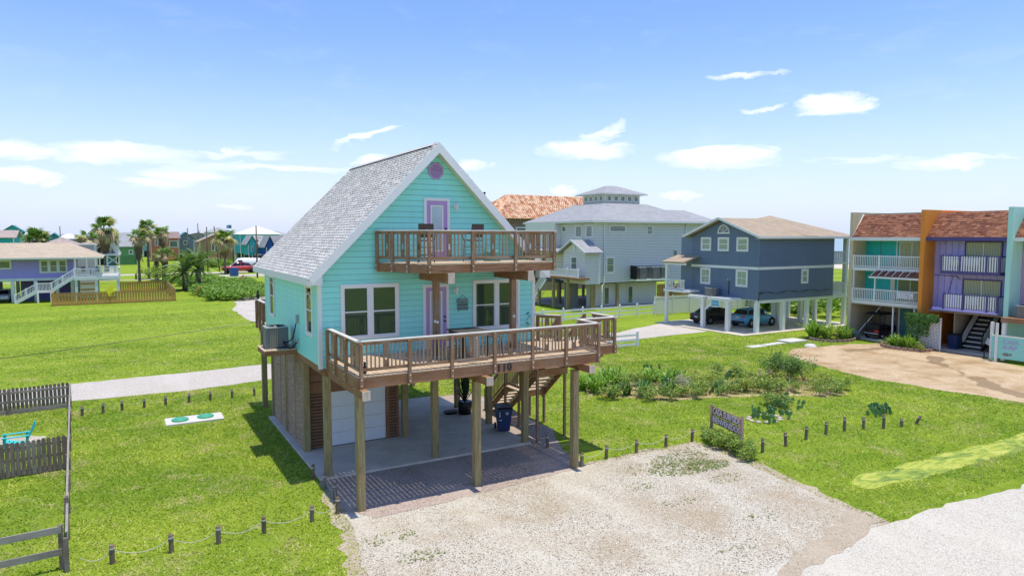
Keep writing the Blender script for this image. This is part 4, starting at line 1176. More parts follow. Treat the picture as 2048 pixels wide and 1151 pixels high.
# little dark figure on the deck behind the left corner post, and the one on the back rail
def bird(loc, s, label, mat):
    t = thing('bird_figure', label, 'bird figure', loc); x, y, z = loc; mb = MB()
    mb.lathe([(0, 0), (.05 * s, .02 * s), (.085 * s, .12 * s), (.08 * s, .22 * s), (.04 * s, .31 * s), (.05 * s, .37 * s), (.045 * s, .42 * s), (.0, .46 * s)], loc, mat, 10)
    mb.tube([(x, y, z + .38 * s), (x - .12 * s, y - .03 * s, z + .36 * s)], [.02 * s, .004 * s], mat, 5); mb.build('body', t); return t


bird((.62, -3.02, 4.036), .8, 'small black bird figure on the lower deck behind the left corner post', BLACK)
bird((.16, 11.75, 5.06), .95, 'black bird figure perched on the rail of the back deck', BLACK)

# rubbish bin
BINB = simple('bin_blue', (.012, .035, .12), .45); t = thing('wheeled_bin', 'dark blue wheeled bin with black lid beside the timber post under the house', 'bin', (7.97, 1.95, .09), R(-20), local=True)
mb = MB(); a, b, c, d = .22, .27, .31, .36
mb.hexa([(-a, -b, .04), (a, -b, .04), (a, b, .04), (-a, b, .04), (-c, -d, .92), (c, -d, .92), (c, d, .92), (-c, d, .92)], BINB)
mb.box((-.335, .335), (-.385, .385), (.88, .955), BINB); mb.box((-.05, .05), (-.30, -.26), (.3, .86), BINB); mb.build('bin_body', t)
mb = MB(); mb.hexa([(-.35, -.41, .957), (.35, -.41, .957), (.35, .40, .957), (-.35, .40, .957), (-.27, -.36, 1.03), (.27, -.36, 1.03), (.29, .34, 1.05), (-.29, .34, 1.05)], BLACK); mb.tube([(-.3, .43, .97), (.3, .43, .97)], .018, BLACK, 6); mb.build('lid', t)
for sx in (-1, 1):
    mb = MB(); mb.lathe([(.0, -.035), (.12, -.035), (.135, 0), (.12, .035), (0, .035)], (sx * .29, .32, .135), BLACK, 14, 'x'); mb.build('wheel', t)
mb = MB(); wm = simple('bin_mark_white', (.75, .78, .8), .5)
for (u, z, s) in ((.10, .78, .07),):
    for k in range(4):
        A, B2 = R(90 * k), R(90 * k + 90); mb.face([(u + s * math.cos(A), -.366, z + s * math.sin(A)), (u + s * math.cos(B2), -.366, z + s * math.sin(B2)), (u + s * .55 * math.cos(B2), -.366, z + s * .55 * math.sin(B2)), (u + s * .55 * math.cos(A), -.366, z + s * .55 * math.sin(A))], wm)
for z in (.80, .72, .65, .50): mb.box((-.23, -.17 + (.05 if z == .5 else 0)), (-.372, -.36), (z, z + .03), wm)
mb.build('bin_marking', t)
# dark potted plant and coiled cable by the post
mb = MB(); lf_ = leafmat('dark_leaf', (.015, .035, .015), (.03, .06, .025), (.05, .09, .03)); r_ = random.Random(9); P0 = (7.75, 5.1, .09)
mb.lathe([(0, 0), (.28, 0), (.34, .55), (.31, .58), (0, .5)], P0, BLACK, 14)
for k in range(60):
    a = r_.uniform(0, 6.28); L = r_.uniform(.5, 1.0); h = r_.uniform(.5, 2.2); w = .04; c, s = math.cos(a), math.sin(a); z = P0[2] + .5
    p = [Vector((P0[0], P0[1], z)), Vector((P0[0] + c * L * .4, P0[1] + s * L * .4, z + h * .8)), Vector((P0[0] + c * L, P0[1] + s * L, z + h * .75))]
    n = Vector((-s, c, 0)) * w
    mb.face([p[0] - n * .4, p[0] + n * .4, p[1] + n, p[1] - n], lf_); mb.face([p[1] - n, p[1] + n, p[2]], lf_)
top(mb.build('potted_plant', origin=P0), 'tall dark leafy plant in a black pot beside a post under the house', 'plant')
mb = MB()
for k in range(4): mb.tube([(7.2 + (.28 + k * .03) * math.cos(a), 5.4 + (.2 + .02 * k) * math.sin(a), .11 + .03 * k) for a in np.linspace(0, 6.28, 22)], .014, BLACK, 5, False)
top(mb.build('coiled_hose'), 'thin black hose coiled on the concrete beside the potted plant', 'hose')

# ---------------------------------------------------------------- bollards with ropes
BOLW = wood('bollard_wood', (.11, .08, .055), (.24, .18, .12), 'z', gray=.2); ROPE = simple('rope_pale', (.50, .47, .38), .9)
bm_me = {}


def bollard(x, y, h, label, group, lean=(0, 0), z=0.0, rad=.06):
    key = (round(h, 2), round(rad, 3))
    if key not in bm_me:
        mb = MB(); mb.lathe([(rad * 1.03, -.1), (rad, h * .5), (rad * .97, h - .012), (rad * .8, h), (0, h + .004)], (0, 0, 0), BOLW, 10)
        for q in (.018, .0): mb.lathe([(rad * 1.0, -.012), (rad * 1.22, 0), (rad * 1.0, .012)], (0, 0, h * .78 + q), ROPE, 10)
        o = mb.build('bollard'); bm_me[key] = o.data; 
    else: o = link(bm_me[key], 'bollard')
    o.location = (x, y, z); o.rotation_euler = (lean[0], lean[1], rnd.uniform(0, 6)); WL[o] = Vector((x, y, z))
    return props(o, label, 'bollard', group)


ORD = ['first', 'second', 'third', 'fourth', 'fifth', 'sixth', 'seventh', 'eighth', 'ninth', 'tenth', 'eleventh']


def rope(pts, zs, label, name='rope', sag=.16, rad=.010):
    mb = MB()
    for (a, b, za, zb) in zip(pts, pts[1:], zs, zs[1:]):
        q = [(a[0] + (b[0] - a[0]) * t, a[1] + (b[1] - a[1]) * t, za + (zb - za) * t - sag * 4 * t * (1 - t)) for t in np.linspace(0, 1, 11)]
        mb.tube(q, rad, ROPE, 5, False)
    return top(mb.build(name), label, 'rope')


row = [(-7.15, 13.5), (-6.35, 13.7), (-5.6, 13.75), (-4.7, 13.8), (-3.8, 13.85), (-2.8, 13.85), (-1.85, 13.8), (-.85, 13.8), (.2, 13.8)]
for i, (x, y) in enumerate(row): bollard(x, y, .46, ORD[i] + ' bollard from the left along the gravel lane behind the septic slab', 'bollards beside the gravel lane', (rnd.uniform(-.04, .04), rnd.uniform(-.04, .04)))
rope(row, [.36] * 9, 'pale rope strung between the bollards beside the gravel lane', sag=.12, rad=.006)
row = [(-6.55, -3.15), (-5.85, -3.15), (-4.55, -3.2), (-3.45, -3.25), (-2.3, -3.2), (-1.0, -3.1)]
for i, (x, y) in enumerate(row[1:]): bollard(x, y, .48, ORD[i] + ' bollard from the left fence across the front lawn', 'bollards across the front lawn', (rnd.uniform(-.04, .04), rnd.uniform(-.05, .05)))
row2 = [(-.22, -2.9), (.02, -1.75), (-.02, -.75), (-.12, .35)]
for i, (x, y) in enumerate(row2): bollard(x, y, .5, ORD[i] + ' bollard counting back from the left front deck post towards the slab', 'bollards beside the left front deck post', (rnd.uniform(-.05, .05), .04))
rope(row + row2, [.36] * 10, 'pale rope strung across the front lawn to the left deck post', sag=.2)
row = [(8.30, .62), (8.42, -.7), (8.85, -1.75), (8.28, -3.12), (9.55, -2.85), (10.95, -2.85), (12.35, -2.9), (13.75, -2.85)]
for i, (x, y) in enumerate(row[1:]): bollard(x, y, .52, ORD[i] + ' roped bollard counting from the concrete slab corner round to the sign', 'roped bollards right of the house', (rnd.uniform(-.04, .04), rnd.uniform(-.03, .12) if i == 5 else 0))
rope(row, [.42] * 8, 'pale rope strung between the bollards right of the house', sag=.17)
for i, (x, y) in enumerate([(15.05, -5.15), (16.4, -5.1), (17.85, -4.9), (19.15, -4.85), (20.2, -4.95), (21.25, -5.1), (22.0, -5.5), (22.95, -5.7), (23.9, -5.75), (24.65, -6.0)]):
    bollard(x, y, (.55, .55, .55, .55, .62, .5, .62, .36, .42, .0)[i] if i < 9 else .42, ORD[i] + ' bare bollard from the welcome sign across the right lawn', 'bare bollards on the right lawn', (0, .45 if i == 8 else rnd.uniform(-.06, .06)), float(gz(x, y))) if i < 9 else None

# ---------------------------------------------------------------- welcome sign
t = thing('welcome_sign', 'two weathered planks with lilac letters between two posts beside the driveway', 'sign', (14.6, -3.75, 0))
SGW = wood('sign_plank', (.13, .07, .05), (.26, .15, .11), 'x', gray=.15)
pA, pB = Vector((14.9, -2.75)), Vector((14.38, -4.75)); dd = pB - pA; an = math.atan2(dd.y, dd.x); LL = dd.length
for p, h in ((pA, 1.32), (pB, 1.36)): mb = MB(); mb.lathe([(.07, -.1), (.062, h), (0, h + .01)], (p.x, p.y, 0), BOLW, 10); mb.build('sign_post', t, origin=(p.x, p.y, 0))
LIL = simple('lilac_letters', (.90, .76, .90), .6)
for txt, z, sz, w in (('CASA SURFSIDE', 1.10, .34, .31), ('BIENVENIDOS', .76, .32, .29)):
    m_ = (pA + pB) / 2; b = rotbox('sign_plank', (m_.x, m_.y, z), LL - .08, .035, w, an, SGW, t)
    n = Vector((math.sin(an), -math.cos(an))); f = m_ + n * .022
    o = text_mesh(txt, sz, .004, LIL, 'lettering', b, (f.x, f.y, z), (R(90), 0, an)); wdt = o.dimensions.x if o.dimensions.x > 0 else 2
    xs = [v.co.x for v in o.data.vertices]; o.scale = ((LL - .2) / (max(xs) - min(xs)), 1, 1)
    o.location = Vector((n.x * .0215, n.y * .0215, 0)); 
    o.rotation_euler = (R(90), 0, 0)
    o.location = Vector((0, -.0215, 0))

# ---------------------------------------------------------------- septic slab
t = thing('septic_slab', 'pale concrete slab with two green lids set in the left lawn', 'septic slab', (-2.85, 10.4, 0))
box('slab', (-4.0, -1.7), (9.75, 10.98), (-.05, .06), paint('pale_concrete', (.62, .60, .56), .8, .05), t, .01)
GRL = simple('lid_green', (.06, .36, .22), .5)
for x, y in ((-3.42, 10.33), (-2.4, 10.42)):
    mb = MB(); mb.lathe([(.34, .06), (.34, .12), (.30, .14), (.0, .155)], (x, y, 0), GRL, 22); mb.lathe([(.20, .145), (.22, .165), (.24, .145)], (x, y, 0), GRL, 22); mb.build('lid', t, origin=(x, y, .06))

# ---------------------------------------------------------------- neighbour's yard on the left
FW = wood('fence_picket_wood', (.13, .095, .07), (.28, .22, .165), 'z', gray=.35); FWX = wood('fence_rail_wood', (.20, .17, .14), (.40, .36, .31), 'x', gray=.5); FWY = wood('fence_rail_wood', (.20, .17, .14), (.40, .36, .31), 'y', gray=.5)


def picket_mesh(h, w=.125):
    key = ('pk', h, w)
    if key in BOXC: return BOXC[key]
    mb = MB(); mb.prism([(-w / 2, 0), (w / 2, 0), (w / 2, h - .05), (w / 2 - .035, h), (-w / 2 + .035, h), (-w / 2, h - .05)], -.01, .01, FW); o = mb.build('picket'); me = o.data; bpy.data.objects.remove(o); BOXC[key] = me; return me


def yard_fence(p0, p1, h, label, side, gap=.03, posts=2.3):
    p0 = Vector(p0); p1 = Vector(p1); d = p1 - p0; L = d.length; an = math.atan2(d.y, d.x); dn = d.normalized(); nr = Vector((dn.y, -dn.x)) * side
    t = thing('privacy_fence', label, 'fence', (*((p0 + p1) / 2), 0)); me = picket_mesh(h); n = int(L / (.125 + gap)); r = random.Random(int(h * 100) + len(label))
    for k in range(n):
        c = p0 + d * ((k + .5) / n) + nr * .03; o = link(me, 'picket', t, (c.x, c.y, .05 + r.uniform(-.015, .02)), (0, r.uniform(-.012, .012), an))
    for z in (.18, h * .5, h - .16): m = (p0 + p1) / 2 - nr * .012; rotbox('fence_rail', (m.x, m.y, z), L, .04, .09, an, FWX, t)
    for k in range(int(L / posts) + 1): c = p0 + d * min(1, k * posts / L) - nr * .08; box('fence_post', (c.x - .045, c.x + .045), (c.y - .045, c.y + .045), (0, h - .02), FW, t)
    m = (p0 + p1) / 2 - nr * .03; rotbox('rot_board', (m.x, m.y, .09), L, .03, .15, an, FWX, t)
    return t


yard_fence((-7.72, 15.6), (-16, 14.9), 1.15, 'brown picket fence at the back of the left yard beside the gravel lane', 1)
yard_fence((-7.25, 5.55), (-16, 4.8), 1.15, 'gray weathered picket fence crossing the left yard in front of the turquoise chair', -1, gap=.018)
t = thing('side_fence', 'thin line of dark posts with a pale capping rail running back along the left lawn', 'fence', (-7.2, 6, 0))
ys = [15.5, 12.6, 9.6, 7.9, 5.4, 3.2, 1.0, -1.0, -3.1]
X = lambda y: -6.78 - (y + 3.1) * .049
for i, y in enumerate(ys): box('fence_post', (X(y) - .05, X(y) + .05), (y - .05, y + .05), (0, 1.16 if i < 8 else .85), FW, t)
for a, b in zip(ys, ys[1:]):
    for z, w in ((1.17, .055), (.62, .03)): 
        c = ((X(a) + X(b)) / 2 + .02, (a + b) / 2, z if b > -3 or z < 1 else .98); ang = math.atan2(b - a, X(b) - X(a)); rotbox('fence_rail', c, abs(b - a), w, .035 if z > 1 else .09, ang, FWY, t) if z > 1 else rotbox('fence_rail', c, abs(b - a), .03, .10, ang, FWX, t)
t = thing('rail_fence', 'two long weathered gray rails on the left edge near the camera', 'fence', (-8.5, -2.5, 0))
for z0, (xa, ya), (xb, yb) in ((1.0, (-6.88, -2.9), (-13, -3.35)), (.45, (-6.88, -2.9), (-13, -3.35))):
    rotbox('fence_rail', ((xa + xb) / 2, (ya + yb) / 2, z0), math.hypot(xb - xa, yb - ya), .04, .16, math.atan2(yb - ya, xb - xa), FWX, t)
for x, y in ((-6.9, -2.85), (-9.4, -3.05), (-11.9, -3.2)): box('fence_post', (x - .05, x + .05), (y - .05, y + .05), (0, 1.1), FW, t)
sheet('yard_gravel', ragged([(-16, 8.6), (-9.6, 8.9), (-8.5, 8.8), (-8.25, 10.6), (-9.3, 11.2), (-16, 11.3)], .3, .12, 21), .014, MATS['shell_gravel'])


def adirondack(loc, rz, s, label):
    m = simple('turquoise_plastic', (.03, .56, .55), .4); t = thing('garden_chair', label, 'chair', loc, rz, local=True)
    for k in range(5): mb = MB(); x = (-.2 + k * .1) * s; mb.hexa([(x - .042 * s, -.28 * s, .20 * s), (x + .042 * s, -.28 * s, .20 * s), (x + .048 * s, -.62 * s, 1.02 * s - abs(k - 2) * .05 * s), (x - .048 * s, -.62 * s, 1.02 * s - abs(k - 2) * .05 * s), (x - .042 * s, -.25 * s, .21 * s), (x + .042 * s, -.25 * s, .21 * s), (x + .048 * s, -.59 * s, 1.03 * s - abs(k - 2) * .05 * s), (x - .048 * s, -.59 * s, 1.03 * s - abs(k - 2) * .05 * s)], m); mb.build('back_slat', t)
    for k in range(5): y = (-.22 + k * .13) * s; z = (.24 + (y / s) * .22) * s; box('seat_slat', (-.26 * s, .26 * s), (y - .055 * s, y + .055 * s), (z, z + .02), m, t, rot=(R(12), 0, 0))
    for sx in (-1, 1):
        mb = MB(); mb.hexa([(sx * .24 * s, -.55 * s, 0), (sx * .28 * s, -.55 * s, 0), (sx * .28 * s, .40 * s, .26 * s), (sx * .24 * s, .40 * s, .26 * s), (sx * .24 * s, -.42 * s, .10 * s), (sx * .28 * s, -.42 * s, .10 * s), (sx * .28 * s, .40 * s, .36 * s), (sx * .24 * s, .40 * s, .36 * s)], m); mb.build('side_rail', t)
        box('leg', (sx * .30 * s - .02, sx * .30 * s + .02), (.32 * s, .42 * s), (0, .52 * s), m, t); box('leg', (sx * .30 * s - .02, sx * .30 * s + .02), (-.36 * s, -.28 * s), (.12, .52 * s), m, t)
        box('armrest', (sx * .31 * s - .06 * s, sx * .31 * s + .06 * s), (-.40 * s, .46 * s), (.52 * s, .545 * s), m, t)


adirondack((-9.05, 9.1, .015), R(95), 1.0, 'turquoise plastic garden chair on pale gravel in the left yard')

# service cable crossing the left lawn
mb = MB(); a, b = Vector((-24.5, 10.0, 2.6)), Vector((.1, 9.36, 4.32)); mb.tube([a.lerp(b, t) - Vector((0, 0, 1.0 * 4 * t * (1 - t) * .25)) for t in np.linspace(0, 1, 13)], .012, BLACK, 4, False)
top(mb.build('service_cable'), 'thin dark service cable hanging across the left lawn to the turquoise house', 'cable')
# ---------------------------------------------------------------- plants of the beds
STRAP = leafmat('strap_leaf', (.12, .28, .03), (.26, .46, .05), (.44, .62, .12)); PADM = leafmat('cactus_pad', (.07, .17, .06), (.12, .26, .08), (.22, .38, .12), trans=.0)
BUSHM = leafmat('shrub_leaf', (.07, .16, .02), (.18, .32, .04), (.34, .50, .07)); YELM = leafmat('yellow_shrub_leaf', (.20, .28, .02), (.38, .45, .04), (.54, .56, .12))
DRYM = leafmat('dry_stem', (.20, .14, .10), (.34, .27, .20), (.45, .38, .30), trans=.1); GRYM = leafmat('gray_leaf', (.20, .24, .18), (.32, .36, .28), (.42, .44, .36), trans=.1)
FERN = leafmat('fern_leaf', (.16, .30, .04), (.30, .45, .08), (.48, .60, .16))
PM = {}


def strap_mesh(key, n, L, w, mat, seed, up=.8, dead=0):
    if key in PM: return PM[key]
    r = random.Random(seed); mb = MB()
    for k in range(n):
        a = r.uniform(0, 6.28); l = L * r.uniform(.6, 1.1); ca, sa = math.cos(a), math.sin(a); q = r.uniform(.2, .75); x0, y0 = r.uniform(-.12, .12), r.uniform(-.12, .12)
        P = [Vector((x0 + ca * l * q * t, y0 + sa * l * q * t, l * up * (t - q * .75 * t ** 2.6))) for t in (0, .4, .75, 1.0)]; nn = Vector((-sa, ca, 0)) * w / 2
        m = mat if r.random() > dead else DRYM
        for (A, B_, u, v) in ((P[0], P[1], .7, 1), (P[1], P[2], 1, .75)): mb.face([A - nn * u, A + nn * u, B_ + nn * v, B_ - nn * v], m)
        mb.face([P[2] - nn * .75, P[2] + nn * .75, P[3]], m)
    o = mb.build('plant'); PM[key] = o.data; bpy.data.objects.remove(o); return PM[key]


def shrub_mesh(key, rx, ry, h, n, leaf, mat, seed, mat2=None):
    if key in PM: return PM[key]
    r = random.Random(seed); mb = MB(); br = []
    for k in range(9):
        a = r.uniform(0, 6.28); d = r.uniform(.3, .9); e = (rx * d * math.cos(a), ry * d * math.sin(a), h * r.uniform(.45, .9)); mb.tube([(0, 0, 0), (e[0] * .4, e[1] * .4, e[2] * .6), e], [.02, .012, .005], DRYM, 4); br.append(e)
    for k in range(n):
        c = r.choice(br); s = r.uniform(.15, .45); a, b = r.uniform(0, 6.28), r.uniform(-1, 1); q = math.sqrt(1 - b * b)
        p = Vector((c[0] + rx * s * q * math.cos(a), c[1] + ry * s * q * math.sin(a), max(.03, c[2] + h * s * b))); v1 = Vector((r.uniform(-1, 1), r.uniform(-1, 1), r.uniform(-.3, .6))).normalized() * leaf * r.uniform(.7, 1.3); v2 = v1.cross(Vector((r.uniform(-1, 1), r.uniform(-1, 1), 1))).normalized() * leaf * .45
        mb.face([p - v1 * .5, p + v2 * .5, p + v1 * .6, p - v2 * .5], mat2 if (mat2 and r.random() < .25) else mat)
    o = mb.build('plant'); PM[key] = o.data; bpy.data.objects.remove(o); return PM[key]


def plant(me, x, y, rz, s, label, cat, group=None, name='shrub', z=None):
    o = link(me, name); o.location = (x, y, float(gz(x, y)) + .01 if z is None else z); o.rotation_euler = (0, 0, rz); o.scale = (s, s, s); return props(o, label, cat, group)


def mass(name, label, cat, meshes, places, mat):
    """ground cover that reads as one mass: many copies joined into one mesh"""
    V = []; L = []; S = []; off = 0; lo = 0
    for i, (x, y, rz, s) in enumerate(places):
        me = meshes[i % len(meshes)]; n = len(me.vertices); c = np.empty(n * 3); me.vertices.foreach_get('co', c); c = c.reshape(-1, 3) * s
        q = np.empty_like(c); q[:, 0] = c[:, 0] * math.cos(rz) - c[:, 1] * math.sin(rz) + x; q[:, 1] = c[:, 0] * math.sin(rz) + c[:, 1] * math.cos(rz) + y; q[:, 2] = c[:, 2] + .01; V.append(q)
        m = len(me.loops); l = np.empty(m, np.int32); me.loops.foreach_get('vertex_index', l); L.append(l + off); k = len(me.polygons); st = np.empty(k, np.int32); me.polygons.foreach_get('loop_start', st); S.append(st + lo); off += n; lo += m
    V = np.concatenate(V); L = np.concatenate(L).astype(np.int32); S = np.concatenate(S).astype(np.int32)
    me = bpy.data.meshes.new(name); me.vertices.add(len(V)); me.vertices.foreach_set('co', V.ravel()); me.loops.add(len(L)); me.loops.foreach_set('vertex_index', L); me.polygons.add(len(S)); me.polygons.foreach_set('loop_start', S); me.update(calc_edges=True); me.materials.append(mat)
    return props(link(me, name), label, cat, None, 'stuff')


def pad_mesh():
    if 'pad' in PM: return PM['pad']
    mb = MB(); b = [(.5 * math.sin(t) * (1.0 if t < 3.2 else 1), .5 - .5 * math.cos(t)) for t in np.linspace(0, 2 * math.pi, 11)[:-1]]
    b = [(u * (.62 + .25 * v), v) for u, v in b]; mb.prism(b, -.045, .045, PADM); o = mb.build('pad'); PM['pad'] = o.data; bpy.data.objects.remove(o); return PM['pad']


def cactus(x, y, n, s, label, seed, group='prickly pear clumps'):
    n = int(n * 2.6)
    r = random.Random(seed); t = thing('prickly_pear', label, 'cactus', (x, y, float(gz(x, y))), 0, group, local=True); base = []
    for k in range(n):
        if k < max(3, n // 3) or not base: p = Vector((r.gauss(0, .36) * s, r.gauss(0, .30) * s, 0)); lean = r.uniform(-.35, .35)
        else: p, lean0 = r.choice(base); p = p.copy(); lean = lean0 * .5 + r.uniform(-.95, .95)
        rz = r.uniform(0, 3.14); L = s * r.uniform(.16, .22); o = link(pad_mesh(), 'pad', t, p, (0, lean, rz)); o.scale = (L, L, L)
        tip = p + Matrix.Rotation(rz, 3, 'Z') @ Vector((math.sin(lean) * L * .9, 0, math.cos(lean) * L * .9)); base.append((tip, lean)) if tip.z < s * .28 else None
    return t


r_ = random.Random(77)
lily = [strap_mesh('lily%d' % i, 60, 1.0, .085, STRAP, i, .95) for i in range(3)]
dlily = [strap_mesh('dlily%d' % i, 60, .9, .085, leafmat('deep_strap_leaf', (.03, .12, .03), (.07, .20, .04), (.14, .30, .06)), 9 + i, .9, .08) for i in range(2)]
shr = [shrub_mesh('shr%d' % i, .95, .8, .75, 900, .13, BUSHM, i, YELM) for i in range(3)]
yel = [shrub_mesh('yel%d' % i, 1.0, .8, .7, 900, .12, YELM, 5 + i, BUSHM) for i in range(2)]
gry = shrub_mesh('gry', .6, .5, .7, 520, .09, GRYM, 31, DRYM); dry = shrub_mesh('dryb', .6, .5, .6, 420, .12, DRYM, 32, YELM)
LB = 'lilies in the long garden bed'; SB = 'low shrubs in the long garden bed'
for i, (x, y) in enumerate([(15.3, 6.6), (15.9, 6.9), (16.0, 6.1), (16.8, 6.9), (16.6, 6.2), (17.4, 7.4), (17.3, 6.4), (15.5, 5.7), (18.0, 7.2)]): plant(lily[i % 3], x, y, r_.uniform(0, 6), r_.uniform(1.0, 1.3), 'bright green strap leaved lily in the left of the bed', 'lily', LB, 'lily')
for i, (x, y) in enumerate([(16.6, 4.6), (17.4, 4.1), (16.0, 4.9), (17.9, 4.9), (18.6, 3.5), (19.2, 4.4)]): plant(dlily[i % 2], x, y, r_.uniform(0, 6), r_.uniform(1.0, 1.25), 'deep green strap leaved lily near the front of the bed', 'lily', 'deep green lilies in the long garden bed', 'lily')
for i, (x, y) in enumerate([(19.0, 5.8), (19.8, 5.2), (20.6, 5.6), (19.9, 6.4)]): plant(lily[(i + 1) % 3], x, y, r_.uniform(0, 6), 1.15, 'yellow green strap leaved lily amid the bed', 'lily', 'lilies in the middle of the bed', 'lily')
for i, (x, y, k) in enumerate([(17.9, 5.9, 0), (16.9, 3.4, 1), (18.0, 2.9, 2), (19.0, 2.5, 0), (20.2, 3.0, 1), (21.2, 2.2, 2), (22.0, 3.4, 0), (23.2, 1.4, 1), (24.0, 3.2, 2), (24.4, 1.0, 0), (15.6, 4.4, 1), (26.8, -.3, 0), (26.0, .6, 1), (25.4, -.5, 2), (24.8, 5.4, 2)]): plant(shr[k], x, y, r_.uniform(0, 6), r_.uniform(.65, .92), 'low green leafy shrub %s in the garden bed' % ('behind the front lilies', 'left of the front edge', 'on the front edge left', 'on the front edge below the gray shrub', 'right of the gray shrub', 'in front of the big cactus', 'beside the yellow shrubs', 'at the front right', 'behind the front cactus', 'next to the front cactus', 'at the far left tip', 'at the front of the right end', 'in the right end', 'at the front right tip', 'at the back right')[i], 'shrub', SB)
for i, (x, y) in enumerate([(21.3, 4.8), (22.2, 4.4), (21.0, 3.9), (23.4, 2.8), (24.4, 2.2), (22.6, 2.2), (25.2, 2.8), (26.6, 3.6), (27.3, 1.4), (19.2, 7.0)]): plant(yel[i % 2], x, y, r_.uniform(0, 6), r_.uniform(.65, .9), 'low yellow green shrub in the long garden bed', 'shrub', 'yellow green shrubs in the long garden bed')
plant(gry, 20.0, 4.1, .4, 1.0, 'silvery gray shrub near the middle of the long garden bed', 'shrub')
plant(dry, 24.9, 3.2, .4, 1.0, 'dry brown shrub right of the middle of the long garden bed', 'shrub')
tall = [shrub_mesh('tallb%d' % i, .9, .8, 1.15, 800, .13, leafmat('tall_shrub_leaf', (.04, .11, .02), (.10, .22, .03), (.20, .34, .06)), 50 + i, BUSHM) for i in range(2)]
for i, (x, y) in enumerate([(26.2, 3.9), (27.0, 3.2), (27.2, 2.3), (26.4, 2.6), (27.6, 3.9)]): plant(tall[i % 2], x, y, r_.uniform(0, 6), r_.uniform(.9, 1.1), 'tall dense green shrub %s at the right end of the bed' % ('at the back left', 'in the middle', 'at the front right', 'at the front left', 'at the back right')[i], 'shrub', 'tall shrubs at the right end of the bed')
for i, (x, y, n, s) in enumerate([(19.6, 7.9, 8, .9), (16.3, 5.3, 9, .8), (18.4, 4.0, 10, .8), (21.4, 2.9, 22, 1.35), (21.9, 6.6, 8, 1.0), (23.4, 4.7, 9, 1.1), (24.9, 4.6, 10, 1.1), (24.1, 1.8, 12, .9), (20.6, 2.2, 9, .8), (27.9, 1.2, 8, .9), (21.9, 9.2, 9, .9)]):
    cactus(x, y, n, s, 'dark green prickly pear among the shrubs of the bed' if i < 10 else 'small prickly pear clump on bare ground behind the long garden bed', i + 40)
cactus(18.9, -1.9, 20, 1.2, 'prickly pear clump ringed with stones alone in front of the bed, nearest the welcome sign', 3, None)
cactus(21.6, -.9, 22, 1.25, 'bushy prickly pear clump alone between the bed and the ringed cactus', 5, None)
plant(shr[1], 21.2, -.8, 1, .8, 'low green shrub growing beside the bushy prickly pear in front of the bed', 'shrub')
cactus(24.2, -4.1, 26, 1.15, 'low wide prickly pear clump alone on the right lawn behind the bare bollards', 7, None)
t = thing('stone_ring', 'ring of small tan stones around the prickly pear nearest the welcome sign', 'stones', (18.9, -2.0, 0)); sm_ = None
for k in range(12):
    a = k * .5236; x, y = 18.9 + .8 * math.cos(a), -2.0 + .55 * math.sin(a)
    if sm_ is None: mb = MB(); mb.lathe([(0, 0), (.13, .0), (.12, .07), (0, .10)], (x, y, 0), simple('edging_stone', (.55, .48, .40), .8), 6); sm_ = mb.build('stone', t, origin=(x, y, 0)).data
    else: link(sm_, 'stone', t, (x, y, 0), (0, 0, k))
# bare sapling
mb = MB(); brk = simple('pale_bark', (.42, .36, .30), .9)
mb.tube([(18.1, 8.3, 0), (18.1, 8.3, .35), (17.75, 8.4, .8), (17.3, 8.5, 1.15), (16.9, 8.6, 1.35)], [.035, .03, .022, .015, .006], brk, 5)
mb.tube([(18.1, 8.3, .35), (18.3, 8.2, .75), (18.45, 8.15, 1.2)], [.022, .015, .006], brk, 5)
for k in range(14): f = r_.random(); p = Vector((18.1, 8.3, .4)).lerp(Vector((17.0, 8.55, 1.3)), f); q = p + Vector((r_.uniform(-.35, .3), r_.uniform(-.3, .3), r_.uniform(.15, .5))); mb.tube([p, q], [.01, .003], brk, 4)
top(mb.build('bare_sapling', origin=(18.1, 8.3, 0)), 'thin leafless sapling behind the left part of the long garden bed', 'tree')
# shrubs at the foot of the welcome sign
for i, (x, y, s, k) in enumerate([(14.75, -2.9, .55, 0), (14.45, -3.4, .6, 1), (14.3, -4.0, .7, 2), (14.05, -4.5, .7, 0), (14.0, -5.1, .65, 1), (14.6, -4.4, .6, 2), (13.85, -5.5, .45, 1), (14.9, -3.7, .5, 0)]): plant((shr + [])[k], x, y, i, s, 'low leafy bush %s at the foot of the welcome sign' % ('by the far post', 'under the far half', 'under the middle', 'by the near post', 'before the near post', 'behind the near post', 'nearest the road', 'behind the planks')[i], 'shrub', 'bushes under the welcome sign')

# ---------------------------------------------------------------- palms
FAN = leafmat('fan_leaf', (.08, .20, .03), (.14, .28, .04), (.26, .38, .08)); FAND = leafmat('dead_fan_leaf', (.34, .25, .12), (.55, .43, .23), (.68, .57, .33), trans=.2); FANY = leafmat('yellowing_fan_leaf', (.36, .38, .10), (.56, .54, .20), (.68, .62, .30))
PINN = leafmat('date_leaf', (.12, .22, .06), (.24, .36, .11), (.40, .50, .22)); TRK = paint('palm_trunk', (.17, .13, .10), .95, .2, .3); SKT = paint('palm_skirt', (.15, .10, .07), .95, .2, .4)


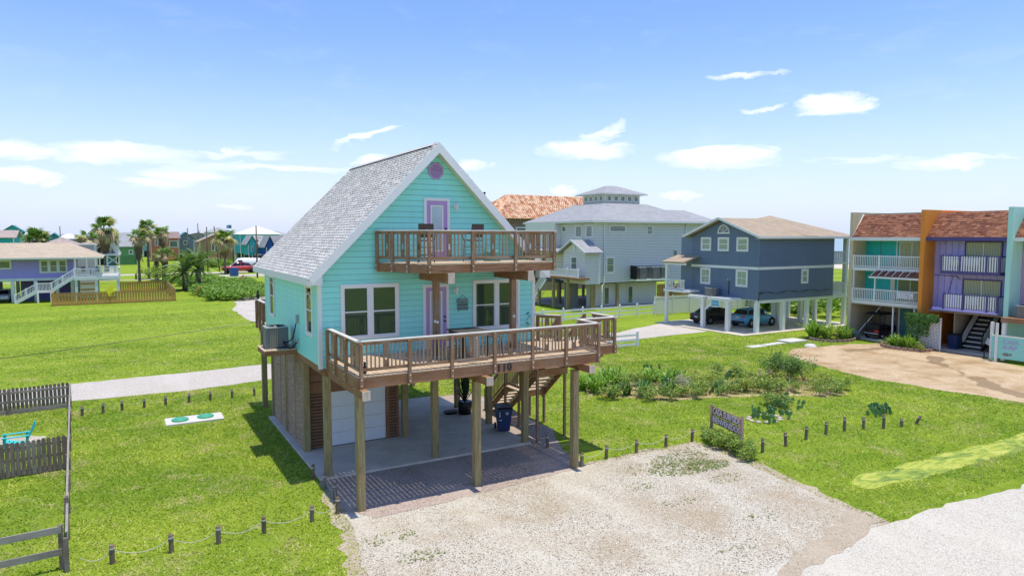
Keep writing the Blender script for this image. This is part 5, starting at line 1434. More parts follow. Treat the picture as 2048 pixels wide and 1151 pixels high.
def fan_mesh(key, mat, droop):
    if key in PM: return PM[key]
    mb = MB(); n = 13; mb.tube([(0, 0, 0), (.45, 0, .12 - droop * .05), (.75, 0, .10 - droop * .18)], .02, mat, 4); c = Vector((.75, 0, .10 - droop * .18)); r = random.Random(len(key))
    for k in range(n):
        a = R(-115 + 230 * k / (n - 1)); L = .75 * (1 - .25 * abs(k - 6) / 6) * r.uniform(.85, 1.1); d = Vector((math.cos(a), math.sin(a), -.10 - droop * .55)).normalized(); w = Vector((-math.sin(a), math.cos(a), .25)) * .075
        m = c + d * L * .6; e = c + d * L + Vector((0, 0, -.16 - droop * .3)) * L
        mb.face([c, m - w, m + w], mat); mb.face([m - w, e, m + w], mat)
    o = mb.build('frond'); PM[key] = o.data; bpy.data.objects.remove(o); return PM[key]


fan_g, fan_y, fan_d = fan_mesh('fan_g', FAN, .3), fan_mesh('fan_y', FANY, .9), fan_mesh('fan_d', FAND, 1.2)


def fan_palm(x, y, h, cr, label, seed, skirt=1.2, ndead=26, z=0.0, lean=0.0, green=16):
    r = random.Random(seed); t = thing('fan_palm', label, 'palm tree', (x, y, z), 0, 'fan palms beyond the lawn', local=True); mb = MB(); hc = h - cr * .9
    mb.tube([(0, 0, 0), (.0, 0, .3), (lean * .4, 0, hc * .5), (lean, 0, hc)], [.34, .24, .19, .2], TRK, 9); mb.build('trunk', t)
    mb = MB(); prof_ = [(.10, -skirt * 1.6), (.36 * cr / 1.3, -skirt * 1.25), (.50 * cr / 1.3, -skirt * .6), (.36 * cr / 1.3, 0), (0, .1)]
    mb.lathe(prof_, (lean, 0, hc), SKT, 11)
    for k in range(60): a = r.uniform(0, 6.28); zz = hc - r.uniform(.0, skirt * 1.5); q = .42 * cr / 1.3; mb.tube([(lean + q * math.cos(a), q * math.sin(a), zz), (lean + (q + .14) * math.cos(a), (q + .14) * math.sin(a), zz - r.uniform(.3, .6))], [.05, .01], SKT, 3)
    mb.build('dead_skirt', t)
    for k in range(green + ndead):
        a = r.uniform(0, 6.28)
        if k < green: me, el_, s = (fan_g if r.random() > .25 else fan_y), r.uniform(.15, 1.35), cr * r.uniform(.62, .85)
        else: me, el_, s = (fan_d if r.random() > .3 else fan_y), r.uniform(-1.15, .35), cr * r.uniform(.55, .85)
        o = link(me, 'frond', t, (lean, 0, hc + r.uniform(-.15, .25)), (0, -el_, a)); o.scale = (s, s, s)
    return t


fan_palm(-7.9, 125, 11.6, 2.6, 'tallest shaggy fan palm, right behind the deck of the purple house', 1, 3.0, 44, z=0, green=16)
fan_palm(-10.4, 117, 9.3, 1.9, 'shaggy fan palm left of the tallest one behind the purple house roof', 2, 2.0, 34, green=10)
fan_palm(-16.5, 105, 9.2, 2.1, 'wide fan palm crown showing above the purple house roof at far left', 3, 1.5, 44, green=26)
fan_palm(-2.75, 110, 9.4, 1.7, 'fan palm with thick brown skirt just right of the purple house deck', 4, 2.7, 30)
fan_palm(-.9, 124, 11.2, 1.9, 'tall slender fan palm second from the right in the lawn group', 5, 1.6, 34)
fan_palm(1.3, 119, 9.9, 1.6, 'fan palm rightmost of the tall lawn group with drooping dead leaves', 6, 1.6, 26)
fan_palm(1.5, 117, 6.0, 1.5, 'short fan palm with yellowing leaves beneath the tall lawn group', 7, 1.7, 14)
fan_palm(.3, 121, 5.0, 1.0, 'small dark fan palm standing left of the short yellowing one', 8, 1.6, 12)
fan_palm(13.9, 135, 9.6, 2.5, 'broad shaggy fan palm standing beside the parked red pickup', 9, 2.6, 46, green=14)
fan_palm(-6.4, 128, 8.2, 1.2, 'narrow fan palm between the stair tower and the green house', 10, 1.5, 18)
fan_palm(11.0, 150, 4.6, 1.2, 'low fan palm left of the tan house by the far street', 11, .8, 4, green=14)
fan_palm(19.5, 190, 6.6, 1.6, 'low fan palm in front of the tan house window', 12, .8, 2, green=16)


def date_frond(key, L, seed):
    if key in PM: return PM[key]
    mb = MB(); r = random.Random(seed); P = [Vector((L * t * (1 - .12 * t), 0, L * (.42 * t - .62 * t * t))) for t in np.linspace(0, 1, 9)]; mb.tube(P, [.04, .035, .03, .026, .022, .018, .014, .01, .005], PINN, 4, False)
    for k in range(34):
        t = .12 + .88 * k / 34; i = min(7, int(t * 8)); p = P[i].lerp(P[i + 1], t * 8 - i); l = .55 * (1 - .45 * t) * r.uniform(.85, 1.1)
        for s in (-1, 1): e = p + Vector((.45 * l, s * l * .85, -.18 * l + .16)); w = Vector((.085, 0, 0)); mb.face([p - w, p + w, e], PINN)
    o = mb.build('frond'); PM[key] = o.data; bpy.data.objects.remove(o); return PM[key]


def date_palm(x, y, h, L, n, label, seed):
    r = random.Random(seed); t = thing('date_palm', label, 'palm tree', (x, y, 0), 0, None, local=True); mb = MB(); mb.tube([(0, 0, 0), (0, 0, .4), (.1, 0, h * .6), (.0, 0, h)], [.5, .38, .32, .42], TRK, 10)
    for k in range(70): a = r.uniform(0, 6.28); zz = r.uniform(.2, h); mb.tube([(.3 * math.cos(a), .3 * math.sin(a), zz), (.5 * math.cos(a), .5 * math.sin(a), zz + .22)], [.06, .02], TRK, 3)
    mb.build('trunk', t)
    for k in range(n): o = link(date_frond('df%d' % (k % 3), L, k % 3), 'frond', t, (0, 0, h), (0, -r.uniform(-.55, 1.25), k * 2.4)); s = r.uniform(.85, 1.1); o.scale = (s, s, s)


date_palm(2.75, 90, 2.5, 4.2, 44, 'bushy date palm with arching fronds behind the picket fence', 3)
date_palm(4.6, 91, 3.0, 3.3, 48, 'taller upright date palm right of the bushy one with arching fronds', 4)
# broad mass of low vines on the empty lot
vm = [shrub_mesh('vine%d' % i, 1.5, 1.5, .9, 520, .28, leafmat('vine_leaf', (.10, .24, .02), (.20, .38, .03), (.36, .52, .08)), 70 + i) for i in range(3)]
r = random.Random(12); bed = [(3.5, 68), (9.8, 70), (13.0, 84), (13.5, 98), (10, 112), (5, 116), (2.0, 108), (5.0, 92), (3.6, 78)]
VM = MATS['vine_leaf']; pts = []
while len(pts) < 150:
    x, y = r.uniform(2, 14), r.uniform(67, 117)
    if inpoly(np.array([x]), np.array([y]), bed)[0]: pts.append((x, y, r.uniform(0, 6), r.uniform(.8, 1.25)))
mass('vines', 'bright green vines covering the overgrown lot behind the turquoise house', 'vines', vm, pts, VM)
mass('scrub', 'rough green scrub below the tan brown house across the far street', 'scrub', vm, [(r.uniform(14, 34), r.uniform(165, 185), r.uniform(0, 6), 1.6) for k in range(30)], VM)
plant(shr[0], .2, 116, 0, 3.2, 'dark bush at the foot of the slender fan palm', 'shrub')
mass('dune_vines', 'green vines on the dune beyond the blue house carport', 'vines', vm, [(r.uniform(55, 80), r.uniform(18, 36), r.uniform(0, 6), r.uniform(1.5, 2.1)) for k in range(70)], VM)
# ---------------------------------------------------------------- the blue stilt house
NG = glass('neighbour_glass', (.10, .15, .12), 1.8, .06); NGG = glass('curtain_glass', (.32, .40, .30), 1.6, .12)
PALEG = paint('pale_green_trim', (.74, .80, .73), .6, .06, .12); OFFW = paint('off_white', (.80, .80, .77), .6)
BLUE = paint('navy_siding', (.155, .215, .29), .5, .1, .1)
SHB = shingle('tan_shingle', (.54, .40, .25), (.38, .32, .25), 1.0)
Bh = thing('blue_house', 'navy blue two storey house on pale stilts with a tan shingle roof', 'house', (46, 20.5, 0))
BL = Face('y', 40.0, -1); BR = Face('x', 16.4, -1)
gp = [(16.4, 2.75), (24.0, 2.75), (24.0, 8.05), (20.4, 9.38), (16.4, 7.95)]
mb = MB(); NAVD = paint('navy_joint_shade', (.02, .035, .06), .8); mb.box((40.02, 49.65), (16.42, 23.98), (2.75, 8.0), NAVD); mb.prism([(16.42, 7.9), (23.98, 7.9), (23.98, 8.02), (20.4, 9.34), (16.42, 7.93)], 40.02, 41.0, NAVD, 'x'); mb.build('wall_core', Bh)  # darker navy core: shade of the lap joints put into its colour
lap_wall(BL, gp, 2.75, .175, [], BLUE, Bh, joined=True, thick=.03); lap_wall(BR, [(40, 2.75), (49.65, 2.75), (49.65, 8.0), (40, 8.0)], 2.75, .175, [], BLUE, Bh, joined=True, thick=.03)
BL.box('band_board', (16.4, 24), (5.27, 5.50), (.03, .06), OFFW, Bh); BR.box('band_board', (39.95, 49.65), (5.27, 5.50), (.03, .06), OFFW, Bh)
BL.box('corner_board', (16.38, 16.46), (2.75, 7.95), (.0, .055), BLUE, Bh)
for a, b in ((17.5, 18.75), (19.6, 20.85), (21.65, 22.85)): window(BL, a, b, 6.75, 7.95, Bh, OFFW, NGG, .12, 1, 'dh', .07, bars=.05)
for a, b in ((17.5, 18.75), (21.65, 22.85)): window(BL, a, b, 3.78, 5.22, Bh, OFFW, NGG, .12, 1, 'grid', .07, bars=.05)
window(BR, 45.25, 46.15, 3.98, 5.22, Bh, OFFW, NGG, .12, 1, 'dh', .07, bars=.05)
mb = MB(); pts = [(20.2 + .62 * math.cos(a), 8.3 + .70 * math.sin(a)) for a in np.linspace(0, math.pi, 13)]
for a, b in zip(pts, pts[1:]): mb.beam(BL.P(a[0], a[1], .06), BL.P(b[0], b[1], .06), .07, .15, OFFW, up=(1, 0, 0))
BL.add(mb, (19.52, 20.88), (8.24, 8.36), (.03, .1), OFFW)
for q in (45, 90, 135): mb.beam(BL.P(20.2, 8.32, .06), BL.P(20.2 + .58 * math.cos(R(q)), 8.32 + .62 * math.sin(R(q)), .06), .03, .04, OFFW, up=(1, 0, 0))
w = mb.build('arch_window', Bh, origin=BL.P(20.2, 8.3)); mb = MB(); mb.prism([(20.2 + .58 * math.cos(a), 8.33 + .64 * math.sin(a)) for a in np.linspace(0, math.pi, 11)], 39.955, 39.97, NG, 'x'); mb.build('pane', w)
mb = MB()
RFp = lambda x0, x1: [(x0, 16.0, 7.92), (x1, 16.0, 7.92), (x1, 20.4, 9.60), (x0, 20.4, 9.60)]
def slab3(mb, pts, th, mat): mb.hexa([(p[0], p[1], p[2] - th) for p in pts] + [tuple(p) for p in pts], mat)
slab3(mb, [(39.45, 16.0, 8.02), (46.9, 16.0, 8.02), (46.9, 20.4, 9.62), (39.45, 20.4, 9.62)], .14, SHB); slab3(mb, [(39.45, 20.4, 9.62), (46.9, 20.4, 9.62), (46.9, 24.6, 8.09), (39.45, 24.6, 8.09)], .14, SHB)
# hipped part to the sea side
mb.face([(45.5, 15.95, 8.04), (52.0, 15.95, 8.04), (47.3, 21.5, 9.95)], SHB); mb.face([(52.0, 15.95, 8.04), (52.0, 26, 8.04), (47.3, 21.5, 9.95)], SHB); mb.face([(52.0, 26, 8.04), (45.0, 26, 8.04), (47.3, 21.5, 9.95)], SHB)
mb.face([(45.5, 15.95, 8.04), (47.3, 21.5, 9.95), (45.0, 26, 8.04), (44.0, 20.4, 9.58)], SHB)
mb.build('roof', Bh)
mb = MB(); mb.beam((39.42, 15.9, 7.93), (39.42, 20.4, 9.58), .04, .2, OFFW); mb.beam((39.42, 20.4, 9.58), (39.42, 24.7, 8.0), .04, .2, OFFW); mb.build('rake_board', Bh)
box('fascia', (39.45, 52.05), (15.88, 15.93), (7.84, 8.02), OFFW, Bh); box('soffit', (39.5, 52), (15.94, 16.4), (7.82, 7.85), OFFW, Bh)
for x in (40.1, 43.3, 46.4, 49.5, 51.6):
    for y in (16.6, 19.6, 22.6): stilt(x, y, 2.55 if x < 51 else 8.0, Bh, .34, 0, 'stilt_post', PALEG)
box('ground_beam', (39.9, 51.8), (16.42, 16.58), (2.50, 2.76), PALEG, Bh); box('ground_beam', (39.9, 51.8), (22.5, 22.66), (2.50, 2.75), PALEG, Bh)
box('floor_underside', (40.02, 49.6), (16.6, 24), (2.70, 2.746), PALEG, Bh)
# porches on the sea side
for z in (2.75, 5.52): box('porch_floor', (49.66, 51.8), (16.45, 24), (z, z + .2), PALEG, Bh)
for z in (2.95, 5.72):
    mb = MB(); mb.box((49.7, 51.7), (16.5, 16.56), (z + .88, z + .95), OFFW); mb.box((49.7, 51.7), (16.5, 16.56), (z + .08, z + .14), OFFW)
    for k in range(16): mb.box((49.75 + k * .125, 49.79 + k * .125), (16.51, 16.55), (z + .14, z + .88), OFFW)
    mb.box((51.68, 51.74), (16.6, 23.9), (z + .88, z + .95), OFFW)
    for k in range(50): mb.box((51.69, 51.73), (16.65 + k * .145, 16.69 + k * .145), (z + .08, z + .88), OFFW)
    mb.build('porch_railing', Bh)
# entry porch and equipment platform on the near side
mb = MB(); mb.hexa([(38.0, 23.0, 5.62), (38.0, 25.8, 5.62), (40, 25.8, 6.2), (40, 23.0, 6.2), (38.0, 23.0, 5.74), (38.0, 25.8, 5.74), (40, 25.8, 6.32), (40, 23.0, 6.32)], SHB); mb.build('entry_roof', Bh)
box('entry_wall', (40.02, 41.5), (24.0, 25.4), (2.75, 8.0), BLUE, Bh); box('entry_floor', (38.1, 40), (22.95, 25.6), (3.0, 3.2), OFFW, Bh); box('entry_beam', (38.1, 38.25), (22.9, 25.6), (5.45, 5.62), OFFW, Bh)
for y in (25.4,): stilt(38.3, y, 5.6, Bh, .26, 0, 'porch_post', OFFW)
mb = MB(); mb.box((38.14, 38.2), (23.0, 25.3), (4.05, 4.13), OFFW); mb.box((38.14, 38.2), (23.0, 25.3), (3.28, 3.34), OFFW)
for k in range(19):
    y = 23.05 + k * .122
    if not 23.7 < y < 24.55: mb.box((38.15, 38.19), (y, y + .04), (3.34, 4.05), OFFW)
mb.beam((38.17, 23.7, 3.34), (38.17, 24.5, 4.05), .04, .05, OFFW, up=(1, 0, 0)); mb.beam((38.17, 24.5, 3.34), (38.17, 23.7, 4.05), .04, .05, OFFW, up=(1, 0, 0)); mb.box((38.14, 38.2), (23.66, 23.72), (3.3, 4.1), OFFW); mb.box((38.14, 38.2), (24.5, 24.56), (3.3, 4.1), OFFW)
mb.build('entry_railing', Bh)
pl_ = box('equipment_platform', (38.5, 40), (18.2, 22.9), (2.62, 2.84), OFFW, Bh)
for y in (18.5, 21.3): stilt(38.8, y, 2.62, Bh, .32, 0, 'platform_post', OFFW)
mb = MB(); mb.beam((38.7, 21.0, 1.7), (38.7, 19.9, 2.5), .1, .12, OFFW); mb.build('brace', Bh)
for i, ch in enumerate('118'): text_mesh(ch, .22, .01, NUM, 'house_number', pl_, (38.485, 20.95 - i * .17, 2.72), (R(90), 0, R(-90)))
mb = MB(); mb.tube([(39.93, 19.5, 4.3), (39.93, 19.5, 3.0)], .03, BLACK, 5); mb.lathe([(.13, -.05), (.13, .05)], (39.9, 19.5, 4.35), OFFW, 10, 'x'); mb.build('electric_meter', Bh)
mb = MB(); mb.tube([(40 + .6 * k, 16.33, 3.35 + .10 * math.sin(k * 1.3)) for k in range(16)], .025, BLACK, 4, False); mb.tube([(39.94, 16.3, 2.7), (39.94, 16.3, 3.4), (40.5, 16.32, 3.3)], .03, BLACK, 4); mb.build('utility_cable', Bh)
condenser((39.2, 20.75, 2.845), .85, .75, 'tan and gray air conditioning condenser on the platform of the blue house')
t = thing('hanging_sign', 'small blue sign hanging under the platform of the blue house', 'sign', (38.45, 19.6, 2.3)); 
for k in range(3): box('sign_board', (38.42, 38.46), (19.2 - .02 * k, 20.0), (2.44 - k * .16, 2.57 - k * .16), simple('sign_blue%d' % (k % 2), ((.03, .28, .52) if k % 2 == 0 else (.10, .42, .62)), .5), t)

# ---------------------------------------------------------------- the gray house with the cupola
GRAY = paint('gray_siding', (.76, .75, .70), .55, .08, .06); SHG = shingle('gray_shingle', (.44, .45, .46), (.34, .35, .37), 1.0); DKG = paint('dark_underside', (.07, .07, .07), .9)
Gh = thing('gray_house', 'large gray green two storey house on stilts with a windowed cupola', 'house', (48, 44, 0))
GL = Face('y', 40.0, -1); GR = Face('x', 39.0, -1)
GRD = paint('gray_joint_shade', (.20, .21, .20), .8); mb = MB(); mb.box((40.02, 55.3), (39.02, 52), (2.85, 9.75), GRD); mb.box((39.0, 40.02), (45.5, 52), (5.9, 9.75), GRAY); mb.build('wall_core', Gh)  # dark gray core colour stands in for shade in the gaps between laps
lap_wall(GL, [(39.0, 2.85), (45.4, 2.85), (52, 6.0), (52, 9.75), (39.0, 9.75)], 2.85, .18, [], GRAY, Gh, joined=True, thick=.03); lap_wall(GR, [(40, 2.85), (55.3, 2.85), (55.3, 9.75), (40, 9.75)], 2.85, .18, [], GRAY, Gh, joined=True, thick=.03)
mb = MB(); CU = (44.5, 49.85, 43.0, 47.3); e = 9.75
slab3(mb, [(39.3, 38.3, e), (56.2, 38.3, e), (50.5, 42.4, 11.9), (43.8, 42.4, 11.9)], .12, SHG); slab3(mb, [(39.3, 38.3, e), (43.8, 42.4, 11.9), (43.8, 48.2, 11.9), (39.3, 53, e)], .12, SHG); slab3(mb, [(39.3, 53, e), (43.8, 48.2, 11.9), (50.5, 48.2, 11.9), (56.2, 53, e)], .12, SHG); slab3(mb, [(50.5, 42.4, 11.9), (56.2, 38.3, e), (56.2, 53, e), (50.5, 48.2, 11.9)], .12, SHG)
mb.face([(43.8, 42.4, 11.8), (50.5, 42.4, 11.8), (50.5, 48.2, 11.8), (43.8, 48.2, 11.8)], SHG)
slab3(mb, [(52.0, 38.6, 9.74), (59.3, 38.6, 9.72), (57.2, 43, 11.33), (51.2, 43, 11.33)], .12, SHG); slab3(mb, [(57.2, 43, 11.33), (59.3, 38.6, 9.72), (59.3, 47.4, 9.72), (57.2, 43.1, 11.33)], .12, SHG)
mb.build('roof', Gh)
mb = MB(); mb.box((39.25, 56.25), (38.2, 38.26), (9.55, 9.76), OFFW); mb.box((39.2, 39.25), (38.2, 53), (9.55, 9.76), OFFW); mb.box((56.3, 59.3), (38.5, 38.56), (9.55, 9.74), OFFW); mb.build('gutter', Gh)
mb = MB(); mb.box((55.3, 58.4), (39.3, 46), (2.85, 9.7), GRAY); mb.box((39.25, 56.2), (38.3, 39), (9.58, 9.62), OFFW); mb.build('wing_wall', Gh)
CL = Face('y', CU[0], -1); CF = Face('x', CU[2], -1)
mb = MB(); mb.box((CU[0], CU[1]), (CU[2], CU[3]), (11.6, 13.1), GRAY); cu = mb.build('cupola', Gh, origin=(45.7, 45.8, 11.8))
for k in range(4): a = 43.2 + k * 1.02; window(CL, a, a + .82, 12.12, 12.95, Gh, OFFW, NG, .13, 1, 'fix', .06)
for k in range(5): a = 44.75 + k * 1.02; window(CF, a, a + .82, 12.12, 12.95, Gh, OFFW, NG, .13, 1, 'fix', .06)
mb = MB(); A_, B_, C_, D_, P_, Q_ = (43.8, 42.3, 13.1), (50.55, 42.3, 13.1), (50.55, 48.0, 13.1), (43.8, 48.0, 13.1), (46.4, 45.15, 14.2), (47.95, 45.15, 14.2)
for f in ([A_, B_, Q_, P_], [B_, C_, Q_], [C_, D_, P_, Q_], [D_, A_, P_]): mb.face(f, SHG)
mb.box((43.8, 50.55), (42.3, 48.0), (12.98, 13.09), OFFW)
mb.build('cupola_roof', Gh)
window(GR, 42.1, 44.5, 8.45, 9.3, Gh, OFFW, NG, .12, 1, 'fix', .06); window(GR, 47.5, 48.5, 8.15, 9.3, Gh, OFFW, NG, .12, 1, 'dh', .06); window(GR, 41.7, 42.9, 3.9, 5.75, Gh, OFFW, NG, .13, 1, 'dh', .06)
for a, b, c, d in ((39.15, 40.45, 7.85, 9.3), (41.15, 42.5, 7.85, 9.3), (44.3, 45.3, 8.45, 9.3), (46.9, 48.2, 8.65, 9.3), (49.1, 50.3, 8.75, 9.3)): window(GL, a, b, c, d, Gh, OFFW, NG, .13, 1, 'fix', .06)
mb = MB(); mb.tube([(41.2, 38.9, 9.6), (41.4, 38.9, 9.3), (41.4, 38.9, 2.8), (41.0, 38.7, 2.5), (41.0, 38.7, .3)], .07, OFFW, 6); mb.tube([(53.6, 38.9, 9.6), (53.6, 38.9, 5.6)], .07, OFFW, 6); mb.build('downspout', Gh)
# porch wing with a small gable
GP = Face('y', 38.0, -1)
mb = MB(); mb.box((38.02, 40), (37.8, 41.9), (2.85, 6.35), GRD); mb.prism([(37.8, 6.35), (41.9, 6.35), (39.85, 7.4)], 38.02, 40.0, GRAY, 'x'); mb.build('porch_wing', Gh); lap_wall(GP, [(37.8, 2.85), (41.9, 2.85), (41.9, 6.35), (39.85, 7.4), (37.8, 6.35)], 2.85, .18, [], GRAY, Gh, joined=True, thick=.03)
lap_wall(Face('x', 37.8, -1), [(38.0, 2.85), (40, 2.85), (40, 6.35), (38.0, 6.35)], 2.85, .18, [], GRAY, Gh, joined=True, thick=.03)
window(GP, 39.2, 40.5, 4.3, 5.85, Gh, OFFW, NG, .13, 1, 'dh', .06)
mb = MB(); mb.lathe([(.34, 0), (.34, .08), (.24, .10), (0, .10)], (37.9, 39.85, 6.7), OFFW, 12, 'x'); mb.build('round_vent', Gh)
mb = MB(); slab3(mb, [(37.5, 37.2, 6.3), (40.0, 37.2, 6.3), (40.0, 39.85, 7.65), (37.5, 39.85, 7.65)], .12, SHG); slab3(mb, [(37.5, 39.85, 7.65), (40.0, 39.85, 7.65), (40.0, 42.5, 6.3), (37.5, 42.5, 6.3)], .12, SHG); slab3(mb, [(37.9, 42.5, 6.35), (40, 42.5, 6.9), (40, 52, 6.9), (37.9, 52, 6.35)], .12, SHG); mb.build('porch_roof', Gh)
mb = MB(); mb.beam((37.46, 37.15, 6.24), (37.46, 39.85, 7.6), .04, .2, OFFW); mb.beam((37.46, 39.85, 7.6), (37.46, 42.5, 6.24), .04, .2, OFFW); mb.build('porch_rake', Gh)
# front deck of the gray house
mb = MB(); mb.box((36.5, 38.0), (37.0, 45.6), (3.35, 3.6), RIMY); mb.build('entry_deck', Gh)
mb = MB(); mb.box((36.5, 36.58), (37.0, 43.2), (4.42, 4.5), WHITE); mb.box((36.5, 36.58), (37.0, 43.2), (3.68, 3.74), WHITE)
for y in (37.05, 39.1, 42.9): mb.box((36.45, 36.6), (y - .07, y + .07), (3.6, 4.65), WHITE)
for k in range(48): mb.box((36.52, 36.56), (37.1 + k * .125, 37.14 + k * .125), (3.74, 4.42), WHITE)
mb.beam((36.54, 43.2, 4.45), (36.54, 47.0, 1.0), .07, .07, WHITE); mb.beam((36.54, 43.2, 3.7), (36.54, 47.0, .3), .07, .07, WHITE)
for k in range(26): f = k / 26; mb.box((36.52, 36.56), (43.3 + 3.6 * f, 43.34 + 3.6 * f), (3.65 - 3.3 * f, 4.4 - 3.35 * f), WHITE)
mb.build('deck_railing', Gh)
mb = MB()
for k in range(12): f = k / 12; mb.box((36.6, 37.8), (43.4 + 3.5 * f, 43.7 + 3.5 * f), (3.3 - 3.2 * f, 3.35 - 3.2 * f), WHITE)
mb.beam((36.6, 43.4, 3.2), (36.6, 47, 0), .05, .28, WHITE); mb.build('entry_stair', Gh)
for x, y in ((36.7, 39.2), (36.7, 42.0), (36.7, 45.0), (39.0, 38.0), (38.6, 41.5), (40.2, 39.2), (43.5, 39.2), (51.9, 39.2), (55, 39.2), (40.2, 46), (40.2, 51), (44, 52), (48, 52), (52, 52), (55, 46)): stilt(x, y, 3.3, Gh, .3, 0, 'stilt_post', STILT)
DOORW = Face('x', 40.6, -1)
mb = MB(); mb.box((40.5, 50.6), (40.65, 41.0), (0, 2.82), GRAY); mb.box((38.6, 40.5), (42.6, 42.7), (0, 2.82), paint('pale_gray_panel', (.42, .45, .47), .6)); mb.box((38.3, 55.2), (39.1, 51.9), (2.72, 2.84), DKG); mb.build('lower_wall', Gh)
lap_wall(DOORW, [(40.5, 0), (50.6, 0), (50.6, 2.8), (40.5, 2.8)], .05, .15, [], GRAY, Gh, joined=True, thick=.03)
for a, b in ((42.6, 43.5), (46.1, 47.0)): window(DOORW, a, b, .1, 2.3, Gh, OFFW, NG, .12, 1, 'fix', .08)
box('ac_balcony', (45.2, 50.2), (37.9, 39.0), (2.95, 3.15), PALEG, Gh)
mb = MB(); mb.box((45.2, 45.28), (37.9, 39), (3.15, 4.7), BLACK); mb.box((45.2, 50.2), (37.9, 37.96), (4.62, 4.70), BLACK); mb.build('ac_balcony_rail', Gh)
for a, s in ((46.3, .9), (48.2, .95), (49.5, .85)): condenser((a, 38.5, 3.16), s * 1.2, 1.35, 'brown condenser %s on the balcony of the gray house' % ('at the left end' if a < 47 else 'in the middle' if a < 49 else 'at the right end'), 'condensers on the gray house balcony')
mb = MB(); mb.box((51.9, 52.15), (38.86, 38.96), (4.8, 6.4), simple('flue_gray', (.2, .2, .22), .5)); mb.box((51.8, 52.25), (38.8, 38.96), (6.35, 6.5), OFFW); mb.build('flue', Gh)
sheet('gray_house_yard', [(38, 38.2), (57, 38.2), (57, 53), (38, 53)], .012, MATS['back_road_gravel'])
# the shaded carport behind, and the brown board fence at its right end
mb = MB(); [mb.box((56.5 + k * .28, 56.70 + k * .28), (47, 47.05), (0, 1.7), RIMX) for k in range(40)]; mb.box((56.5, 67.7), (47.06, 47.12), (.3, .4), RIMX); mb.box((56.5, 67.7), (47.06, 47.12), (1.3, 1.4), RIMX)
top(mb.build('board_fence', origin=(62, 47, 0)), 'brown board fence beyond the right end of the gray house', 'fence')

# tiled roof house behind
TILE = NT('terracotta_tile'); v_ = TILE.coord('World', (1, 1, 1)); TILE.color(TILE.mix(TILE.ramp(TILE.noise(TILE.coord('World', (1.6, 1, 1.2)), 1.1, 4, .75), [(.46, 0), (.54, 1)]), TILE.ramp(TILE.island(), [(0, (.30, .09, .04)), (.5, (.58, .24, .11)), (1, (.70, .38, .20))]), (.80, .60, .42))); TILE.set(Roughness=.85)
Th = thing('tiled_house', 'brown house with a terracotta tile roof behind the gray house', 'house', (50, 68, 0))
BRN = paint('brown_stucco', (.34, .24, .18), .85)
mb = MB(); mb.box((41.5, 62), (63.5, 74), (0, 10.6), BRN); mb.build('walls', Th); TF = Face('x', 63.5, -1); TL = Face('y', 41.5, -1)
mb = MB(); TF.add(mb, (41.4, 62), (10.1, 10.6), (0, .15), paint('frieze', (.55, .42, .28), .8))
for k in range(46): TF.add(mb, (41.6 + k * .44, 41.8 + k * .44), (9.95, 10.5), (.15, .32), BRN)
mb.build('cornice', Th); window(TF, 44.2, 46.2, 7.4, 9.4, Th, OFFW, NG, .2, 1, 'fix', .1); window(TF, 48.0, 49.2, 7.4, 9.4, Th, OFFW, NG, .2, 1, 'fix', .1); window(TF, 42.2, 43.2, 7.4, 9.4, Th, OFFW, NG, .2, 1, 'fix', .1)
mb = MB()


def tiles(mb, a, b, c, d, row=.42, col=.34, seed=1):
    """rows of barrel tiles over the quad a-b (eave) c-d (ridge, c above b)"""
    a, b, c, d = map(Vector, (a, b, c, d)); H_ = ((d - a).length + (c - b).length) / 2; n = int(H_ / row); r = random.Random(seed); nn = (b - a).cross(d - a).normalized()
    if nn.z < 0: nn = -nn
    for i in range(n):
        f0, f1 = i / n, (i + 1) / n; l0, r0 = a.lerp(d, f0), b.lerp(c, f0); l1, r1 = a.lerp(d, f1), b.lerp(c, f1); m = max(1, int((r0 - l0).length / col))
        for j in range(m):
            p, q = l0.lerp(r0, j / m), l0.lerp(r0, (j + .9) / m); s, t_ = l1.lerp(r1, j / m), l1.lerp(r1, (j + .9) / m); h = nn * r.uniform(.07, .13); hm = nn * .16
            mb.face([p + h * .3, (p + q) / 2 + hm, (s + t_) / 2 + hm * .5, s], TILE.m); mb.face([(p + q) / 2 + hm, q + h * .3, t_, (s + t_) / 2 + hm * .5], TILE.m); mb.face([p, q, q + h * .3, (p + q) / 2 + hm, p + h * .3], TILE.m)
    mb.face([a, b, c, d], BRN) if (d - c).length > .01 else mb.face([a, b, c], BRN)


tiles(mb, (40.6, 62.6, 10.55), (63, 62.6, 10.55), (60, 68, 14.3), (46.0, 68, 14.3), seed=2); tiles(mb, (40.6, 75, 10.55), (40.6, 62.6, 10.55), (46.0, 68, 14.3), (46.0, 69.5, 14.3), seed=3)
tiles(mb, (37.5, 66.5, 11.2), (41, 66.0, 11.2), (42, 69, 12.9), (39, 69, 12.9), seed=5)
mb.build('tile_roof', Th, kind='stuff')
mb = MB(); mb.box((38.3, 41.5), (66.6, 73), (0, 11.2), BRN); mb.box((39.2, 39.9), (63.8, 64.5), (10, 13.1), simple('chimney_gray', (.30, .29, .25), .9)); mb.tube([(39.5, 64.1, 13.1), (39.5, 64.1, 14.2)], .13, BLACK, 7); mb.lathe([(.2, 0), (.2, .12), (0, .18)], (39.5, 64.1, 14.1), BLACK, 8); mb.build('chimney', Th)

